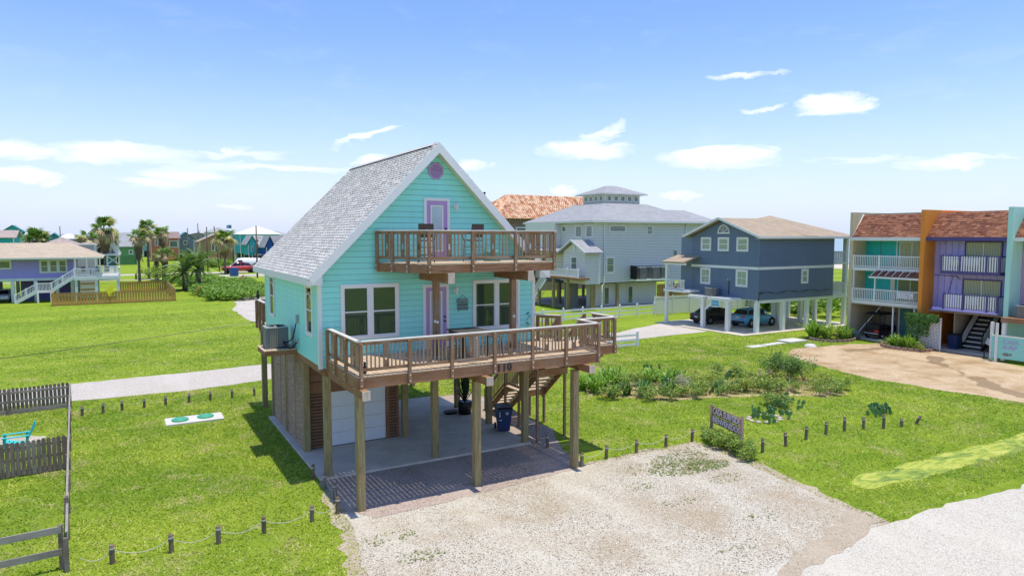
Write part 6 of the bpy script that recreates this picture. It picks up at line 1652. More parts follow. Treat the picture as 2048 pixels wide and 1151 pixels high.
# white fences of the yard
def rail_fence(x0, x1, y, h, label, n, zr):
    t = thing('white_rail_fence', label, 'fence', ((x0 + x1) / 2, y, 0)); 
    for k in range(n + 1): x = x0 + (x1 - x0) * k / n; box('fence_post', (x - .07, x + .07), (y - .07, y + .07), (0, h + .08), WHITE, t, .01); mb = MB(); mb.lathe([(.10, 0), (.10, .03), (0, .09)], (x, y, h + .08), WHITE, 4); mb.build('post_cap', t)
    for k in range(n):
        a = x0 + (x1 - x0) * k / n + .07; b = x0 + (x1 - x0) * (k + 1) / n - .07
        for z in zr: box('fence_rail', (a, b), (y - .025, y + .025), (z - .075, z + .075), WHITE, t)


rail_fence(26.0, 41.6, 30.8, 1.2, 'long white three rail fence in front of the gray house', 7, (.3, .68, 1.06))
rail_fence(19.4, 27.0, 16.1, 1.05, 'short white three rail fence beside the lane behind the timber deck', 3, (.22, .55, .9))
t = thing('white_panel_fence', 'white solid vinyl panel fence running to the blue house', 'fence', (48, 30.8, 0))
VIN = paint('white_vinyl', (.80, .82, .78), .5, .05, .1)
for k in range(6):
    a = 41.7 + k * 2.4
    box('fence_post', (a - .07, a + .07), (30.73, 30.87), (0, 1.95), WHITE, t); box('fence_panel', (a + .08, a + 2.32), (30.78, 30.82), (.08, 1.75), VIN, t); box('fence_rail', (a + .08, a + 2.32), (30.76, 30.84), (1.752, 1.86), WHITE, t)

# ---------------------------------------------------------------- the townhouse row at the right
TAN = paint('tan_stucco', (.64, .55, .35), .9, .05, .3); ORG = paint('orange_stucco', (.76, .28, .035), .8, .05, .15); MINT = paint('mint_stucco', (.44, .80, .66), .8, .05, .12); PURP = paint('violet_siding', (.47, .44, .82), .6, .05, .1); PURD = paint('dark_violet', (.085, .07, .22), .6); TQ = paint('bright_turquoise', (.02, .56, .54), .6); CW = paint('condo_white', (.80, .82, .78), .6); DKT = paint('dark_teal_door', (.06, .20, .20), .6)
CSH = NT('red_shingle'); CSH.color(CSH.mix(CSH.ramp(CSH.noise(CSH.coord('World'), 2.2, 4, .6), [(.4, 0), (.7, .5)]), CSH.ramp(CSH.island(), [(0, (.12, .035, .02)), (.5, (.24, .085, .045)), (1, (.36, .155, .085))]), (.30, .14, .08))); CSH.set(Roughness=.9)
CURT = glass('curtained_door_glass', (.44, .46, .30), 1.5, .15); CURT2 = glass('green_curtain_glass', (.16, .24, .14), 1.7, .1)
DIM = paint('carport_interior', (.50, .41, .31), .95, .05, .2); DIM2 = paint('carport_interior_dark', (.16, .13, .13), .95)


def wavy_curtain(name, base):
    t = NT(name); w = t.n.new('ShaderNodeTexWave'); w.bands_direction = 'Y'; w.inputs['Scale'].default_value = 3.2; w.inputs['Distortion'].default_value = 3; t.l.new(t.coord('World', (1, 1, .15)), w.inputs['Vector'])
    t.color(t.mix(w.outputs['Fac'], sc(base, .45), sc(base, 1.2))); t.set(Roughness=.12, IOR=1.5); MATS[name] = t.m; return t.m


CURT = wavy_curtain('curtain_behind_glass', (.50, .50, .34)); CURT2 = wavy_curtain('green_curtain_behind_glass', (.22, .30, .18))


def party_wall(y0, y1, mat, name, parent, x0=44.2):
    mb = MB(); mb.prism([(x0, 0), (56, 0), (56, 9.9), (x0 + .3, 9.9), (x0, 9.9)], y0, y1, mat); return mb.build(name, parent)


def mansard(y0, y1, parent, seed):
    mb = MB(); r = random.Random(seed); n = 13; xa, xb, za, zb = 44.55, 46.0, 7.95, 9.68
    for i in range(n):
        f0, f1 = i / n, (i + 1) / n; y = y0 - r.uniform(0, .3)
        while y < y1:
            w = r.uniform(.2, .42); a, b = max(y0, y), min(y1, y + w); th = r.uniform(.02, .06); x0, x1, z0, z1 = xa + (xb - xa) * f0, xa + (xb - xa) * f1, za + (zb - za) * f0, za + (zb - za) * f1
            if b - a > .03: mb.hexa([(x0 - th, a, z0 - .01), (x0 - th, b - .012, z0 - .01), (x1, b - .012, z1), (x1, a, z1), (x0 - th - .02, a, z0 + .02), (x0 - th - .02, b - .012, z0 + .02), (x1 - .03, b - .012, z1 + .02), (x1 - .03, a, z1 + .02)], CSH.m)
            y += w
    mb.hexa([(xa + .02, y0, za), (xa + .02, y1, za), (xb + .05, y1, zb), (xb + .05, y0, zb), (xa + .3, y0, za), (xa + .3, y1, za), (xb + .4, y1, zb), (xb + .4, y0, zb)], DKG)
    return mb.build('mansard_shingles', parent, kind='stuff')


def sliding(face, u0, u1, z0, z1, parent, fm, gm, d=.04):
    mb = MB(); t = .08
    for X, Z in (((u0, u0 + t), (z0, z1)), ((u1 - t, u1), (z0, z1)), ((u0 + t, u1 - t), (z1 - t, z1)), ((u0 + t, u1 - t), (z0, z0 + t))): face.add(mb, X, Z, (0, d + .03), fm)
    m = (u0 + u1) / 2; face.add(mb, (m - .03, m + .03), (z0 + t, z1 - t), (0, d + .02), CW)
    o = mb.build('sliding_door', parent, origin=face.P(u0, z0)); face.box('pane', (u0 + t, m - .03), (z0 + t, z1 - t), (0, d), gm, o); face.box('pane', (m + .03, u1 - t), (z0 + t, z1 - t), (0, d), gm, o)


def balc(x, y0, y1, z, h, parent, rm, bmat, posts, sp=.14, bw_=.05, sides=None, name='balcony_railing'):
    mb = MB(); mb.box((x, x + .06), (y0, y1), (z + h - .08, z + h), rm); mb.box((x, x + .06), (y0, y1), (z + .06, z + .13), rm); n = int((y1 - y0) / sp)
    for k in range(n): y = y0 + (k + .5) * (y1 - y0) / n; mb.box((x - .02, x), (y - bw_ / 2, y + bw_ / 2), (z + .04, z + h - .05), bmat)
    for y in posts: mb.box((x - .03, x + .09), (y - .07, y + .07), (z - .1, z + h + .03), rm)
    if sides:
        for y in sides:
            mb.box((x + .06, 45.6), (y - .03, y + .03), (z + h - .08, z + h), rm)
            for k in range(6): mb.box((x + .12 + k * .16, x + .17 + k * .16), (y - .01, y + .01), (z + .04, z + h - .05), bmat)
    return mb.build(name, parent)


T1 = thing('townhouse', 'turquoise and tan end townhouse with two white balconies above a carport', 'townhouse', (48, 9, 0), group=None)
party_wall(11.45, 11.75, TAN, 'party_wall', T1, 44.9); C1 = Face('y', 46.6, -1); C1b = Face('y', 47.5, -1)
mb = MB(); mb.box((46.62, 56), (5.86, 11.44), (5.4, 9.6), TQ); mb.box((46.62, 56), (5.86, 11.44), (2.75, 5.38), TQ); mb.box((48.8, 56), (5.86, 11.44), (0.1, 2.7), DIM); mb.build('walls', T1)
for z in (2.78, 5.36): box('balcony_floor', (44.95, 46.6), (5.86, 11.44), (z, z + .24), CW, T1)
box('eave_board', (44.5, 46.6), (5.86, 11.44), (7.68, 7.94), CW, T1); mansard(5.86, 11.3, T1, 3); box('gutter', (44.4, 44.5), (5.86, 11.3), (7.72, 7.95), CW, T1)
mb = MB(); mb.hexa([(44.5, 11.3, 7.7), (44.6, 11.3, 7.7), (46.1, 11.3, 9.75), (46.0, 11.3, 9.75), (44.5, 11.42, 7.7), (44.6, 11.42, 7.7), (46.1, 11.42, 9.75), (46.0, 11.42, 9.75)], CW); mb.build('rake_board', T1)
box('carport_ceiling', (45.0, 49), (5.86, 11.44), (2.70, 2.776), DIM, T1); box('top_parapet', (46.6, 56), (5.86, 11.44), (9.6, 9.8), TAN, T1)
sliding(C1, 6.75, 8.7, 5.6, 7.6, T1, CW, CURT); sliding(C1, 6.75, 8.75, 3.0, 5.0, T1, CW, CURT2); C1.box('siding_joint', (10.2, 10.23), (5.6, 7.66), (0, .01), DKT, T1)
C1.box('door_jamb', (8.85, 8.95), (5.6, 7.66), (0, .05), CW, T1); C1.box('door_jamb', (8.95, 9.3), (3.02, 5.3), (0, .05), CW, T1)
balc(44.97, 5.88, 11.44, 5.6, .95, T1, CW, CW, (5.95, 9.3, 11.4)); balc(44.97, 5.88, 11.44, 3.02, .95, T1, CW, CW, (5.95, 9.6, 11.4))
for y in (5.95, 9.6, 11.38): box('balcony_post', (45.0, 45.1), (y - .05, y + .05), (3.9, 5.36), CW, T1)
mb = MB(); slab3(mb, [(44.3, 5.86, 5.0), (44.3, 9.65, 5.0), (45.0, 9.5, 5.42), (45.0, 5.86, 5.42)], .06, CSH.m)
for k in range(12): y = 6.5 + k * .27; mb.beam((44.28, y, 5.06), (45.0, y, 5.46), .06, .03, CW if k % 2 else CSH.m)
mb.box((44.25, 44.32), (5.86, 9.65), (4.85, 4.98), CW); mb.build('awning', T1)
C1c = Face('y', 48.8, -1); mb = MB(); mb.box((47.0, 48.7), (8.6, 8.66), (.1, 2.7), CW); mb.build('partition', T1)
mb = MB(); mb.box((46.98, 47.04), (7.35, 8.7), (.1, 2.6), DKT); mb.box((46.94, 46.98), (7.25, 7.35), (.1, 2.7), CW); mb.box((46.94, 46.98), (8.7, 8.8), (.1, 2.7), CW); mb.build('storage_door', T1)
mb = MB(); mb.beam((45.2, 10.9, .5), (46.0, 9.6, 2.65), .06, .06, OFFW); mb.box((45.1, 45.2), (8.1, 8.2), (.1, 2.78), CW); mb.box((45.1, 45.2), (6.5, 6.6), (.1, 2.78), CW); mb.build('carport_post', T1)
mb = MB()
for k in range(9): mb.box((46.2 + k * .24, 46.5 + k * .24), (6.6, 7.6), (.2 + k * .28, .25 + k * .28), CW)
mb.beam((46.2, 7.65, .1), (48.5, 7.65, 2.7), .05, .25, CW); mb.build('stair', T1)
sg = thing('balcony_sign', 'white sign with dark lettering fixed to the lower white balcony', 'sign', (44.9, 7.2, 3.5)); box('sign_board', (44.88, 44.92), (6.55, 7.75), (3.40, 3.94), simple('sign_white', (.78, .80, .84), .5), sg)
mb = MB(); r_ = random.Random(4); ink = simple('sign_ink', (.10, .10, .16), .6)
for k, z in enumerate((3.86, 3.73, 3.60, 3.47)):
    y = 7.68 - (.15 if k == 1 else 0)
    while y > (6.62 if k != 1 else 6.8):
        w_ = r_.uniform(.04, .07); mb.box((44.872, 44.88), (y - w_, y), (z - .035, z - .02), ink); mb.box((44.872, 44.88), (y - w_, y - w_ + .015), (z - .02, z + .02), ink); mb.box((44.872, 44.88), (y - w_, y), (z + .02, z + .035), ink) if r_.random() > .4 else None
        y -= w_ + (.02 if r_.random() > .18 else .09)
mb.build('lettering', sg)

T2 = thing('townhouse', 'violet townhouse between an orange and a mint party wall with dark railed balconies', 'townhouse', (48, 3, 0))
party_wall(5.55, 5.83, ORG, 'party_wall', T2, 44.2); C2 = Face('y', 45.6, -1)
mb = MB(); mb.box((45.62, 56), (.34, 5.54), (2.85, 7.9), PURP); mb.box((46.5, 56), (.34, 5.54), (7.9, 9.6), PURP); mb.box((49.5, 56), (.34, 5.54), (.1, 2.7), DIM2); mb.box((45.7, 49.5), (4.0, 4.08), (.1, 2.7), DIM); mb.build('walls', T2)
for k in range(21): C2.box('batten_groove', (1.0 + k * .21, 1.02 + k * .21), (2.9, 7.7), (0, .008), paint('violet_groove', (.28, .25, .56), .6), T2) if k % 2 == 0 else None
box('carport_ceiling', (45.0, 49.5), (.34, 5.54), (2.68, 2.74), DIM, T2); box('floor_beam', (45.3, 45.62), (.34, 5.54), (2.745, 2.85), PURP, T2)
box('eave_board', (44.5, 45.6), (.34, 5.54), (7.70, 7.94), PURD, T2); mansard(.34, 5.98, T2, 6); box('gutter', (44.4, 44.5), (.34, 5.54), (7.72, 7.95), PURD, T2); box('top_parapet', (46.2, 56), (.34, 5.54), (9.6, 9.75), ORG, T2)
sliding(C2, 1.15, 3.5, 5.62, 7.68, T2, PURD, CURT); sliding(C2, 1.1, 3.55, 3.0, 5.08, T2, PURD, CURT)
for z in (5.42, 2.86): box('balcony_floor', (44.4, 45.6), (.75, 4.5 if z > 5 else 4.9), (z, z + .2), PURD if z > 5 else PURP, T2)
balc(44.42, .78, 4.45, 5.6, 1.1, T2, PURD, CW, (.8, 1.55, 3.2, 4.42), .155, .085, (.8, 4.42)); balc(44.42, .78, 4.2, 3.06, 1.0, T2, PURD, CW, (.8, 1.4, 2.9, 4.17), .155, .085, (.8,))
for i, z in enumerate((6.0, 3.35)): box('porch_chair_back', (44.9, 44.98), (2.2, 3.2), (z, z + .5), CW, T2); box('porch_chair_back', (44.7, 44.78), (3.4, 4.0), (z, z + .4), CW, T2) if i == 0 else None
mb = MB(); mb.lathe([(.10, 0), (.10, .1)], (45.55, 4.9, 7.5), OFFW, 8, 'x'); mb.tube([(45.57, 5.5, 5.25), (45.57, 4.0, 5.22), (45.57, 3.7, 5.0)], .02, PURD, 4); mb.tube([(45.57, 4.2, 5.2), (45.57, 4.5, 4.0)], .015, PURD, 4); mb.build('wall_conduit', T2)
SB_ = simple('step_black', (.02, .02, .025), .6); mb = MB()
for k in range(9): mb.box((46.0 + k * .30, 46.3 + k * .30), (2.3, 3.55), (.30 + k * .29, .36 + k * .29), CW); mb.box((46.28 + k * .30, 46.3 + k * .30), (2.3, 3.55), (.36 + k * .29, .54 + k * .29), SB_)
for y in (2.25, 3.6): mb.beam((45.9, y, .1), (48.8, y, 2.9), .06, .3, SB_); mb.beam((45.8, y, 1.15), (48.0, y, 3.2), .06, .08, SB_); mb.box((45.8, 45.88), (y - .04, y + .04), (.1, 1.2), SB_); mb.beam((46.0, y, .7), (48.2, y, 2.8), .02, .6, OFFW)
mb.build('stair', T2)
T3 = thing('townhouse', 'mint walled townhouse at the right edge of the picture with a lettered panel', 'townhouse', (48, -4, 0))
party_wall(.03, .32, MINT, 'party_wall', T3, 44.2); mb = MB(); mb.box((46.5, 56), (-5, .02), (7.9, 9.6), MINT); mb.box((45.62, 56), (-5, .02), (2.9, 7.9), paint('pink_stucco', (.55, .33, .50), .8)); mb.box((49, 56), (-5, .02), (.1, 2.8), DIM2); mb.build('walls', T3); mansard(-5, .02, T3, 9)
box('eave_board', (44.4, 45.6), (-5, .02), (7.7, 7.94), CW, T3); box('lower_deck', (43.3, 45.6), (-5, .02), (2.55, 2.85), RIMY, T3); box('deck_post', (43.3, 43.5), (-.25, -.05), (.1, 2.5), CW, T3); box('deck_post', (43.3, 43.5), (.45, .60), (.1, 2.5), CW, T3)
condenser((44.3, -.9, 2.86), .85, .8, 'condenser on the brown deck of the mint townhouse')
pn = box('lettered_panel', (43.1, 43.16), (-5, .4), (.25, 1.65), simple('mint_panel', (.28, .68, .60), .5), T3); box('panel_rail', (43.08, 43.18), (-5, .4), (1.652, 1.72), CW, T3); box('panel_post', (43.0, 43.1), (.02, .16), (.0, 2.5), CW, T3)
for txt, z in (('CASA', 1.33), ('SURF', .98)): text_mesh(txt, .36, .006, simple('violet_script', (.42, .38, .62), .6), 'lettering', pn, (43.09, -.25, z), (R(90), 0, R(-90)), 'LEFT')
mb = MB(); mb.prism([(-.25, .55), (-.35, .62), (-.55, .64), (-.66, .57), (-.78, .66), (-.76, .48), (-.66, .53), (-.55, .44), (-.35, .46)], 43.075, 43.095, simple('fish_brown', (.22, .20, .17), .7), 'x'); mb.build('fish_ornament', pn)
mb = MB(); m_ = box('side_panel', (43.12, 43.6), (.36, .40), (.1, 1.66), simple('mint_panel', (.28, .68, .60), .5), T3)
mb.tube([(43.0, .75, .1), (42.9, .7, .6), (42.8, .5, .62)], .04, BLACK, 5); top(mb.build('garden_tap', origin=(43, .75, .1)), 'black post and spout standing by the mint party wall', 'tap')
# lattice with ivy
t = thing('lattice_screen', 'white diagonal lattice screen half covered by ivy before the carports', 'lattice', (44.0, 5.1, 0)); mb = MB(); y0, y1, z0, z1 = 4.05, 6.15, .12, 2.3
for k in range(-14, 15):
    for s in (-1, 1):
        a = y0 + (y1 - y0) / 2 + k * .20; pts = clip(clip([(a - 1.4, (z0 + z1) / 2 - 1.4 * s), (a + 1.4, (z0 + z1) / 2 + 1.4 * s), (a + 1.4, (z0 + z1) / 2 + 1.4 * s + .075), (a - 1.4, (z0 + z1) / 2 - 1.4 * s + .075)], 1, 0, y1), -1, 0, -y0)
        pts = clip(clip(pts, 0, 1, z1), 0, -1, -z0) if len(pts) > 2 else []
        if len(pts) > 2: mb.prism(pts, 43.98 + .01 * s, 43.99 + .01 * s, WHITE, 'x')
mb.build('lattice', t); box('frame_post', (43.95, 44.03), (4.0, 4.06), (0, 2.35), WHITE, t); box('frame_post', (43.95, 44.03), (6.14, 6.2), (0, 2.35), WHITE, t)
mb = MB(); r_ = random.Random(5); iv = leafmat('ivy_leaf', (.03, .11, .02), (.08, .22, .03), (.22, .38, .06))
for k in range(2600):
    y = r_.uniform(4.15, 6.35); z = 2.45 - abs(r_.gauss(0, .9)) * (1.0 if y > 4.7 else .5); 
    if z < .3 or (z < 1.6 and r_.random() < .45) or (y < 4.75 and z < 1.95) or (z < .9 and y < 5.3): continue
    p = Vector((43.93 - r_.uniform(0, .28) * (1.4 if z > 2 else .7), y, z + r_.uniform(0, .15))); a = Vector((r_.uniform(-.4, .1), r_.uniform(-1, 1), r_.uniform(-1, 1))).normalized() * .075; b = a.cross(Vector((-1, r_.uniform(-.6, .6), .3))).normalized() * .055; mb.face([p - a, p + b, p + a, p - b], iv)
top(mb.build('ivy', origin=(43.9, 5.2, 1.5)), 'green ivy hanging over the white lattice screen', 'ivy')
# raised beds, plants and bins by the carports
BR_ = simple('brick_edging', (.36, .24, .18), .9)


def bed_ring(x, y, rx, ry, n, label):
    mb = MB()
    for k in range(n): a = 2 * math.pi * k / n; mb.beam((x + rx * math.cos(a), y + ry * math.sin(a), .1), (x + rx * math.cos(a + 5.2 / n), y + ry * math.sin(a + 5.2 / n), .1), .12, .24, BR_)
    top(mb.build('brick_edging', origin=(x, y, 0)), label, 'edging')


bed_ring(43.3, 6.0, 1.2, 1.7, 26, 'curved brick edging of the bed by the ivy lattice'); bed_ring(42.6, 11.4, 1.9, 1.5, 26, 'low brick edging of the bed beside the blue house')
for i, (x, y, s) in enumerate([(42.9, 6.5, 1.3), (43.3, 6.0, 1.5), (43.0, 5.6, 1.35), (43.5, 6.9, 1.2)]): plant(lily[i % 3], x, y, i, s, 'tall green lily %s in the brick edged bed by the lattice' % ('at the front left', 'in the middle', 'at the right', 'at the back left')[i], 'lily', 'lilies by the lattice', 'lily')
for i, (x, y, s) in enumerate([(43.0, 4.9, .7), (42.8, 7.2, .6)]): plant(yel[i % 2], x, y, i, s, 'small yellow green bush in the brick edged bed by the lattice', 'shrub', 'small bushes by the lattice')
fanbush = strap_mesh('fanb', 80, 1.2, .08, FERN, 91, .85)
for i, (x, y, s) in enumerate([(41.6, 12.3, 1.7), (42.4, 11.7, 1.6), (43.4, 11.0, 1.5), (43.0, 10.6, 1.2), (42.2, 12.6, 1.6)]): plant(fanbush if i % 2 else strap_mesh('fanb2', 70, 1.3, .07, STRAP, 92, .9), x, y, i * 1.3, s, 'spreading pale green plant in the bed beside the tan wall', 'shrub', 'spreading plants beside the tan wall')
mb = MB(); mb.lathe([(0, 0), (.26, 0), (.30, .5), (.33, .52), (.30, .48), (0, .47)], (44.3, 10.5, .1), simple('bucket_blue', (.20, .28, .36), .5), 14); top(mb.build('bucket', origin=(44.3, 10.5, .1)), 'gray blue round tub beside the golf cart', 'tub')
for y in (3.75,):
    t = thing('wheeled_bin', 'dark blue wheeled bin behind the lattice in the violet carport', 'bin', (45.6, 3.95, .1)); mb = MB(); mb.hexa([(45.35, 3.65, .1), (45.9, 3.65, .1), (45.9, 4.2, .1), (45.35, 4.2, .1), (45.28, 3.6, 1.1), (45.98, 3.6, 1.1), (45.98, 4.26, 1.1), (45.28, 4.26, 1.1)], BINB); mb.build('bin_body', t); box('lid', (45.24, 46.0), (3.56, 4.3), (1.1, 1.17), BLACK, t)
t = thing('cooler_box', 'white cooler box tilted beside the black stair of the violet carport', 'cooler', (46.2, 1.7, .1)); mb = MB(); mb.hexa([(45.9, 1.4, .35), (46.4, 1.4, .25), (46.4, 2.1, .6), (45.9, 2.1, .7), (45.9, 1.25, .75), (46.4, 1.25, .65), (46.4, 1.95, 1.0), (45.9, 1.95, 1.1)], OFFW); mb.build('box_body', t); mb = MB(); mb.box((45.9, 46.6), (1.3, 2.1), (.1, .35), BLACK); mb.build('base', t)
# golf cart
t = thing('golf_cart', 'dark golf cart with black roof and red tail light in the carport', 'golf cart', (46.0, 9.6, .1), R(-90), local=True)
mb = MB(); m = simple('cart_body', (.04, .02, .02), .35); mb.hexa([(-.6, -1.1, .3), (.6, -1.1, .3), (.6, 1.1, .3), (-.6, 1.1, .3), (-.6, -1.15, .75), (.6, -1.15, .75), (.55, .9, .55), (-.55, .9, .55)], m); mb.box((-.55, .55), (.7, 1.15), (.5, .95), m); mb.build('body', t)
mb = MB(); mb.box((-.55, .55), (-.35, .2), (.7, .88), BLACK); mb.box((-.55, .55), (-.45, -.3), (.85, 1.25), BLACK); mb.box((-.55, .55), (-1.1, -.6), (.76, 1.1), BLACK); mb.build('seat', t)
mb = MB(); mb.prism([(-1.15, 1.92), (-.9, 2.02), (.7, 2.02), (1.0, 1.92), (1.0, 1.88), (-1.15, 1.88)], -.62, .62, BLACK, 'x'); mb.build('roof', t)
mb = MB()
for sx in (-.52, .52):
    for y, y2 in ((-1.0, -1.05), (-.35, -.35), (.95, .75)): mb.tube([(sx, y, .7), (sx, y2, 1.9)], .025, BLACK, 5)
mb.build('roof_strut', t)
for sx in (-.55, .55):
    for y in (-.75, .8): mb = MB(); mb.lathe([(0, -.09), (.23, -.09), (.25, 0), (.23, .09), (0, .09)], (sx, y, .25), BLACK, 12, 'x'); mb.lathe([(0, -.1), (.11, -.1), (.11, .1), (0, .1)], (sx, y, .25), OFFW, 10, 'x'); mb.build('wheel', t)
mb = MB(); mb.box((.25, .55), (-1.19, -1.12), (.55, .72), simple('tail_red', (.7, .02, .02), .3)); mb.build('tail_light', t); mb = MB(); mb.tube([(-.55, -1.2, .45), (.55, -1.2, .45)], .03, OFFW, 6); mb.build('bumper', t)
# stepping slabs on the lawn
PC = paint('pale_concrete', (.62, .60, .56), .8, .05)
for i, (x, y, a, b) in enumerate([(34.6, 11.9, 1.5, .75), (36.1, 12.0, 1.1, .6), (37.2, 12.1, 1.0, .65)]): top(box('stepping_slab', (x - a / 2, x + a / 2), (y - b / 2, y + b / 2), (-.04, .05), PC, None, .01), ORD[i] + ' pale stepping slab from the left on the far right lawn', 'slab', 'stepping slabs')
top(box('utility_slab', (38.0, 40.0), (11.6, 12.9), (-.04, .12), PC, None, .01), 'large pale square slab at the end of the stepping slabs', 'slab')
mb = MB(); mb.lathe([(.45, 0), (.42, .1), (.25, .2), (0, .22)], (38.0, 9.9, 0), PC, 9); top(mb.build('boulder', origin=(38, 9.9, 0)), 'pale rounded boulder on the grass by the dirt lot', 'rock')
# ---------------------------------------------------------------- vehicles
TYRE = simple('tyre', (.015, .015, .015), .8); RIM = simple('rim', (.35, .36, .38), .3, .7); CGL = simple('car_glass', (.01, .012, .015), .05, 0, 1.6); CHR = simple('chrome', (.6, .6, .62), .15, .9); REDL = simple('lamp_red', (.5, .01, .01), .2); HEADL = simple('lamp_clear', (.7, .72, .75), .1)


def carpaint(name, c):
    if name in MATS: return MATS[name]
    t = NT(name); t.color(c); t.set(Roughness=.35); t.p.inputs['Coat Weight'].default_value = .8; t.p.inputs['Coat Roughness'].default_value = .05; MATS[name] = t.m; return t.m


def loft(mb, secs, mat):
    """secs: list of (y, [(x,z)...half profile from bottom to top]) mirrored in x"""
    rings = []
    for y, half in secs:
        ring = [(x, y, z) for x, z in half] + [(-x, y, z) for x, z in reversed(half)]; rings.append(ring)
    n = len(rings[0]); b = len(mb.v); k = mb.mi(mat)
    for r in rings: mb.v += r
    for i in range(len(rings) - 1):
        for j in range(n): j2 = (j + 1) % n; mb.f.append((b + i * n + j, b + i * n + j2, b + (i + 1) * n + j2, b + (i + 1) * n + j)); mb.m.append(k); mb.smooth.append(True)
    mb.f.append(tuple(b + j for j in reversed(range(n)))); mb.m.append(k); mb.smooth.append(False)
    e = b + (len(rings) - 1) * n; mb.f.append(tuple(e + j for j in range(n))); mb.m.append(k); mb.smooth.append(False)


def car(loc, rz, paintm, style, label, cat='car', group=None, name='parked_car', s=1.0):
    t = thing(name, label, cat, loc, rz, group, local=True); mb = MB(); W = .90
    S = {  # front +y ; (y, half width, sill z, shoulder z, top z)
        'sedan': dict(b=[(-2.35, .70, .45, .75, .80), (-2.25, .84, .32, .92, 1.0), (-1.5, .90, .25, .98, 1.04), (0, .91, .24, .92, .96), (1.2, .90, .24, .88, .93), (2.0, .86, .28, .74, .82), (2.35, .68, .38, .6, .66)], c=[(-2.0, 1.03), (-1.1, 1.42), (0, 1.46), (.6, 1.36), (1.35, .94)], wh=(-1.42, 1.45), r=.34),
        'suv': dict(b=[(-2.15, .74, .5, .95, 1.0), (-2.05, .87, .36, 1.08, 1.14), (-1.3, .92, .28, 1.06, 1.12), (0, .92, .28, 1.0, 1.06), (1.1, .91, .28, .98, 1.04), (1.85, .87, .32, .88, .94), (2.15, .72, .42, .7, .74)], c=[(-2.0, 1.12), (-1.5, 1.52), (-.2, 1.62), (.5, 1.50), (1.15, 1.04)], wh=(-1.35, 1.35), r=.38),
        'pickup': dict(b=[(-2.9, .86, .6, 1.15, 1.2), (-2.85, .93, .5, 1.15, 1.2), (-.9, .94, .42, 1.15, 1.2), (0, .94, .42, 1.12, 1.18), (1.2, .94, .42, 1.12, 1.18), (2.4, .92, .45, 1.05, 1.16), (2.9, .84, .5, .95, 1.02)], c=[(-1.0, 1.18), (-.8, 1.80), (.3, 1.86), (.8, 1.74), (1.45, 1.17)], wh=(-1.9, 1.9), r=.42),
        'van': dict(b=[(-2.8, .92, .5, 1.4, 2.2), (-2.7, .97, .4, 1.4, 2.3), (0, .97, .4, 1.4, 2.35), (1.2, .96, .4, 1.3, 2.3), (1.9, .95, .4, 1.1, 1.35), (2.6, .88, .45, .9, 1.05)], c=[(.9, 1.3), (1.1, 2.0), (1.25, 1.98), (1.5, 1.7), (1.95, 1.2)], wh=(-1.8, 1.8), r=.38)}[style]
    loft(mb, [(y, [(w * .90, z0), (w, z0 + .12), (w, (z0 + z1) / 2 + .1), (w * .97, z1), (w * .80, z2)]) for y, w, z0, z1, z2 in S['b']], paintm); mb.build('body', t)
    if style != 'van':
        mb = MB(); loft(mb, [(y, [(W * .88, .9), (W * .86, .96 if style != 'pickup' else 1.15), (W * .68, z - .015), (W * .5, z)]) for y, z in S['c']], CGL); mb.build('windows', t)
        c = S['c']; mb = MB(); loft(mb, [(y + (.05 if i == 0 else -.05 if i == 2 else 0), [(W * .60, z - .02), (W * .69, z - .01), (W * .66, z + .015), (W * .4, z + .03)]) for i, (y, z) in enumerate(c[1:4])], paintm)
        for sx in (-1, 1):
            mb.beam((sx * W * .70, c[1][0], c[1][1] - .02), (sx * W * .86, c[0][0] + .25, c[0][1] - .03), .07, .05, paintm); mb.beam((sx * W * .70, c[3][0], c[3][1] - .02), (sx * W * .86, c[4][0], c[4][1] + .0), .05, .05, paintm); mb.beam((sx * W * .71, -.1, c[2][1] - .03), (sx * W * .87, -.1, 1.0), .06, .03, paintm)
        mb.build('roof', t)
    else:
        mb = MB(); mb.hexa([(-.82, 1.22, 1.42), (.82, 1.22, 1.42), (.80, 1.9, 1.38), (-.80, 1.9, 1.38), (-.8, 1.15, 2.1), (.8, 1.15, 2.1), (.8, 1.28, 2.1), (-.8, 1.28, 2.1)], CGL)
        for sx in (-.975, .975): mb.box((sx - .01, sx + .01), (.5, 1.3), (1.4, 1.95), CGL)
        mb.build('windows', t)
    if style == 'pickup': mb = MB(); mb.box((-.78, .78), (-2.8, -1.1), (1.195, 1.21), TYRE); mb.build('bed', t); box('running_board', (-.98, .98), (-.9, 1.2), (.38, .44), CHR, t)
    for sx in (-1, 1):
        for y in S['wh']:
            mb = MB(); r = S['r']; mb.lathe([(r * .55, -.11), (r * .94, -.11), (r, -.06), (r, .06), (r * .94, .11), (r * .55, .11)], (sx * .84, y, r), TYRE, 18, 'x'); w = mb.build('wheel', t, origin=(sx * .84, y, r)); mb = MB(); mb.lathe([(0, -.085), (r * .2, -.09), (r * .62, -.10), (r * .62, .10), (r * .2, .09), (0, .085)], (sx * .84, y, r), RIM, 10, 'x'); mb.build('rim', w)
            mb = MB(); mb.lathe([(0, -.03), (r * 1.14, -.03), (r * 1.14, .03), (0, .03)], (sx * (.885 if style != 'pickup' else .92), y, r + .01), TYRE, 18, 'x'); mb.build('wheel_arch', t)
        yb = S['b'][0][0]; zz = S['b'][0][3]
        mb = MB(); mb.box((sx * .50, sx * .80), (yb - .02, yb + .12), (zz - .02, zz + .13), REDL); mb.build('tail_light', t); yf = S['b'][-1][0]; mb = MB(); mb.box((sx * .42, sx * .72), (yf - .16, yf + .01), (S['b'][-1][3] - .02, S['b'][-1][3] + .09), HEADL); mb.build('headlight', t)
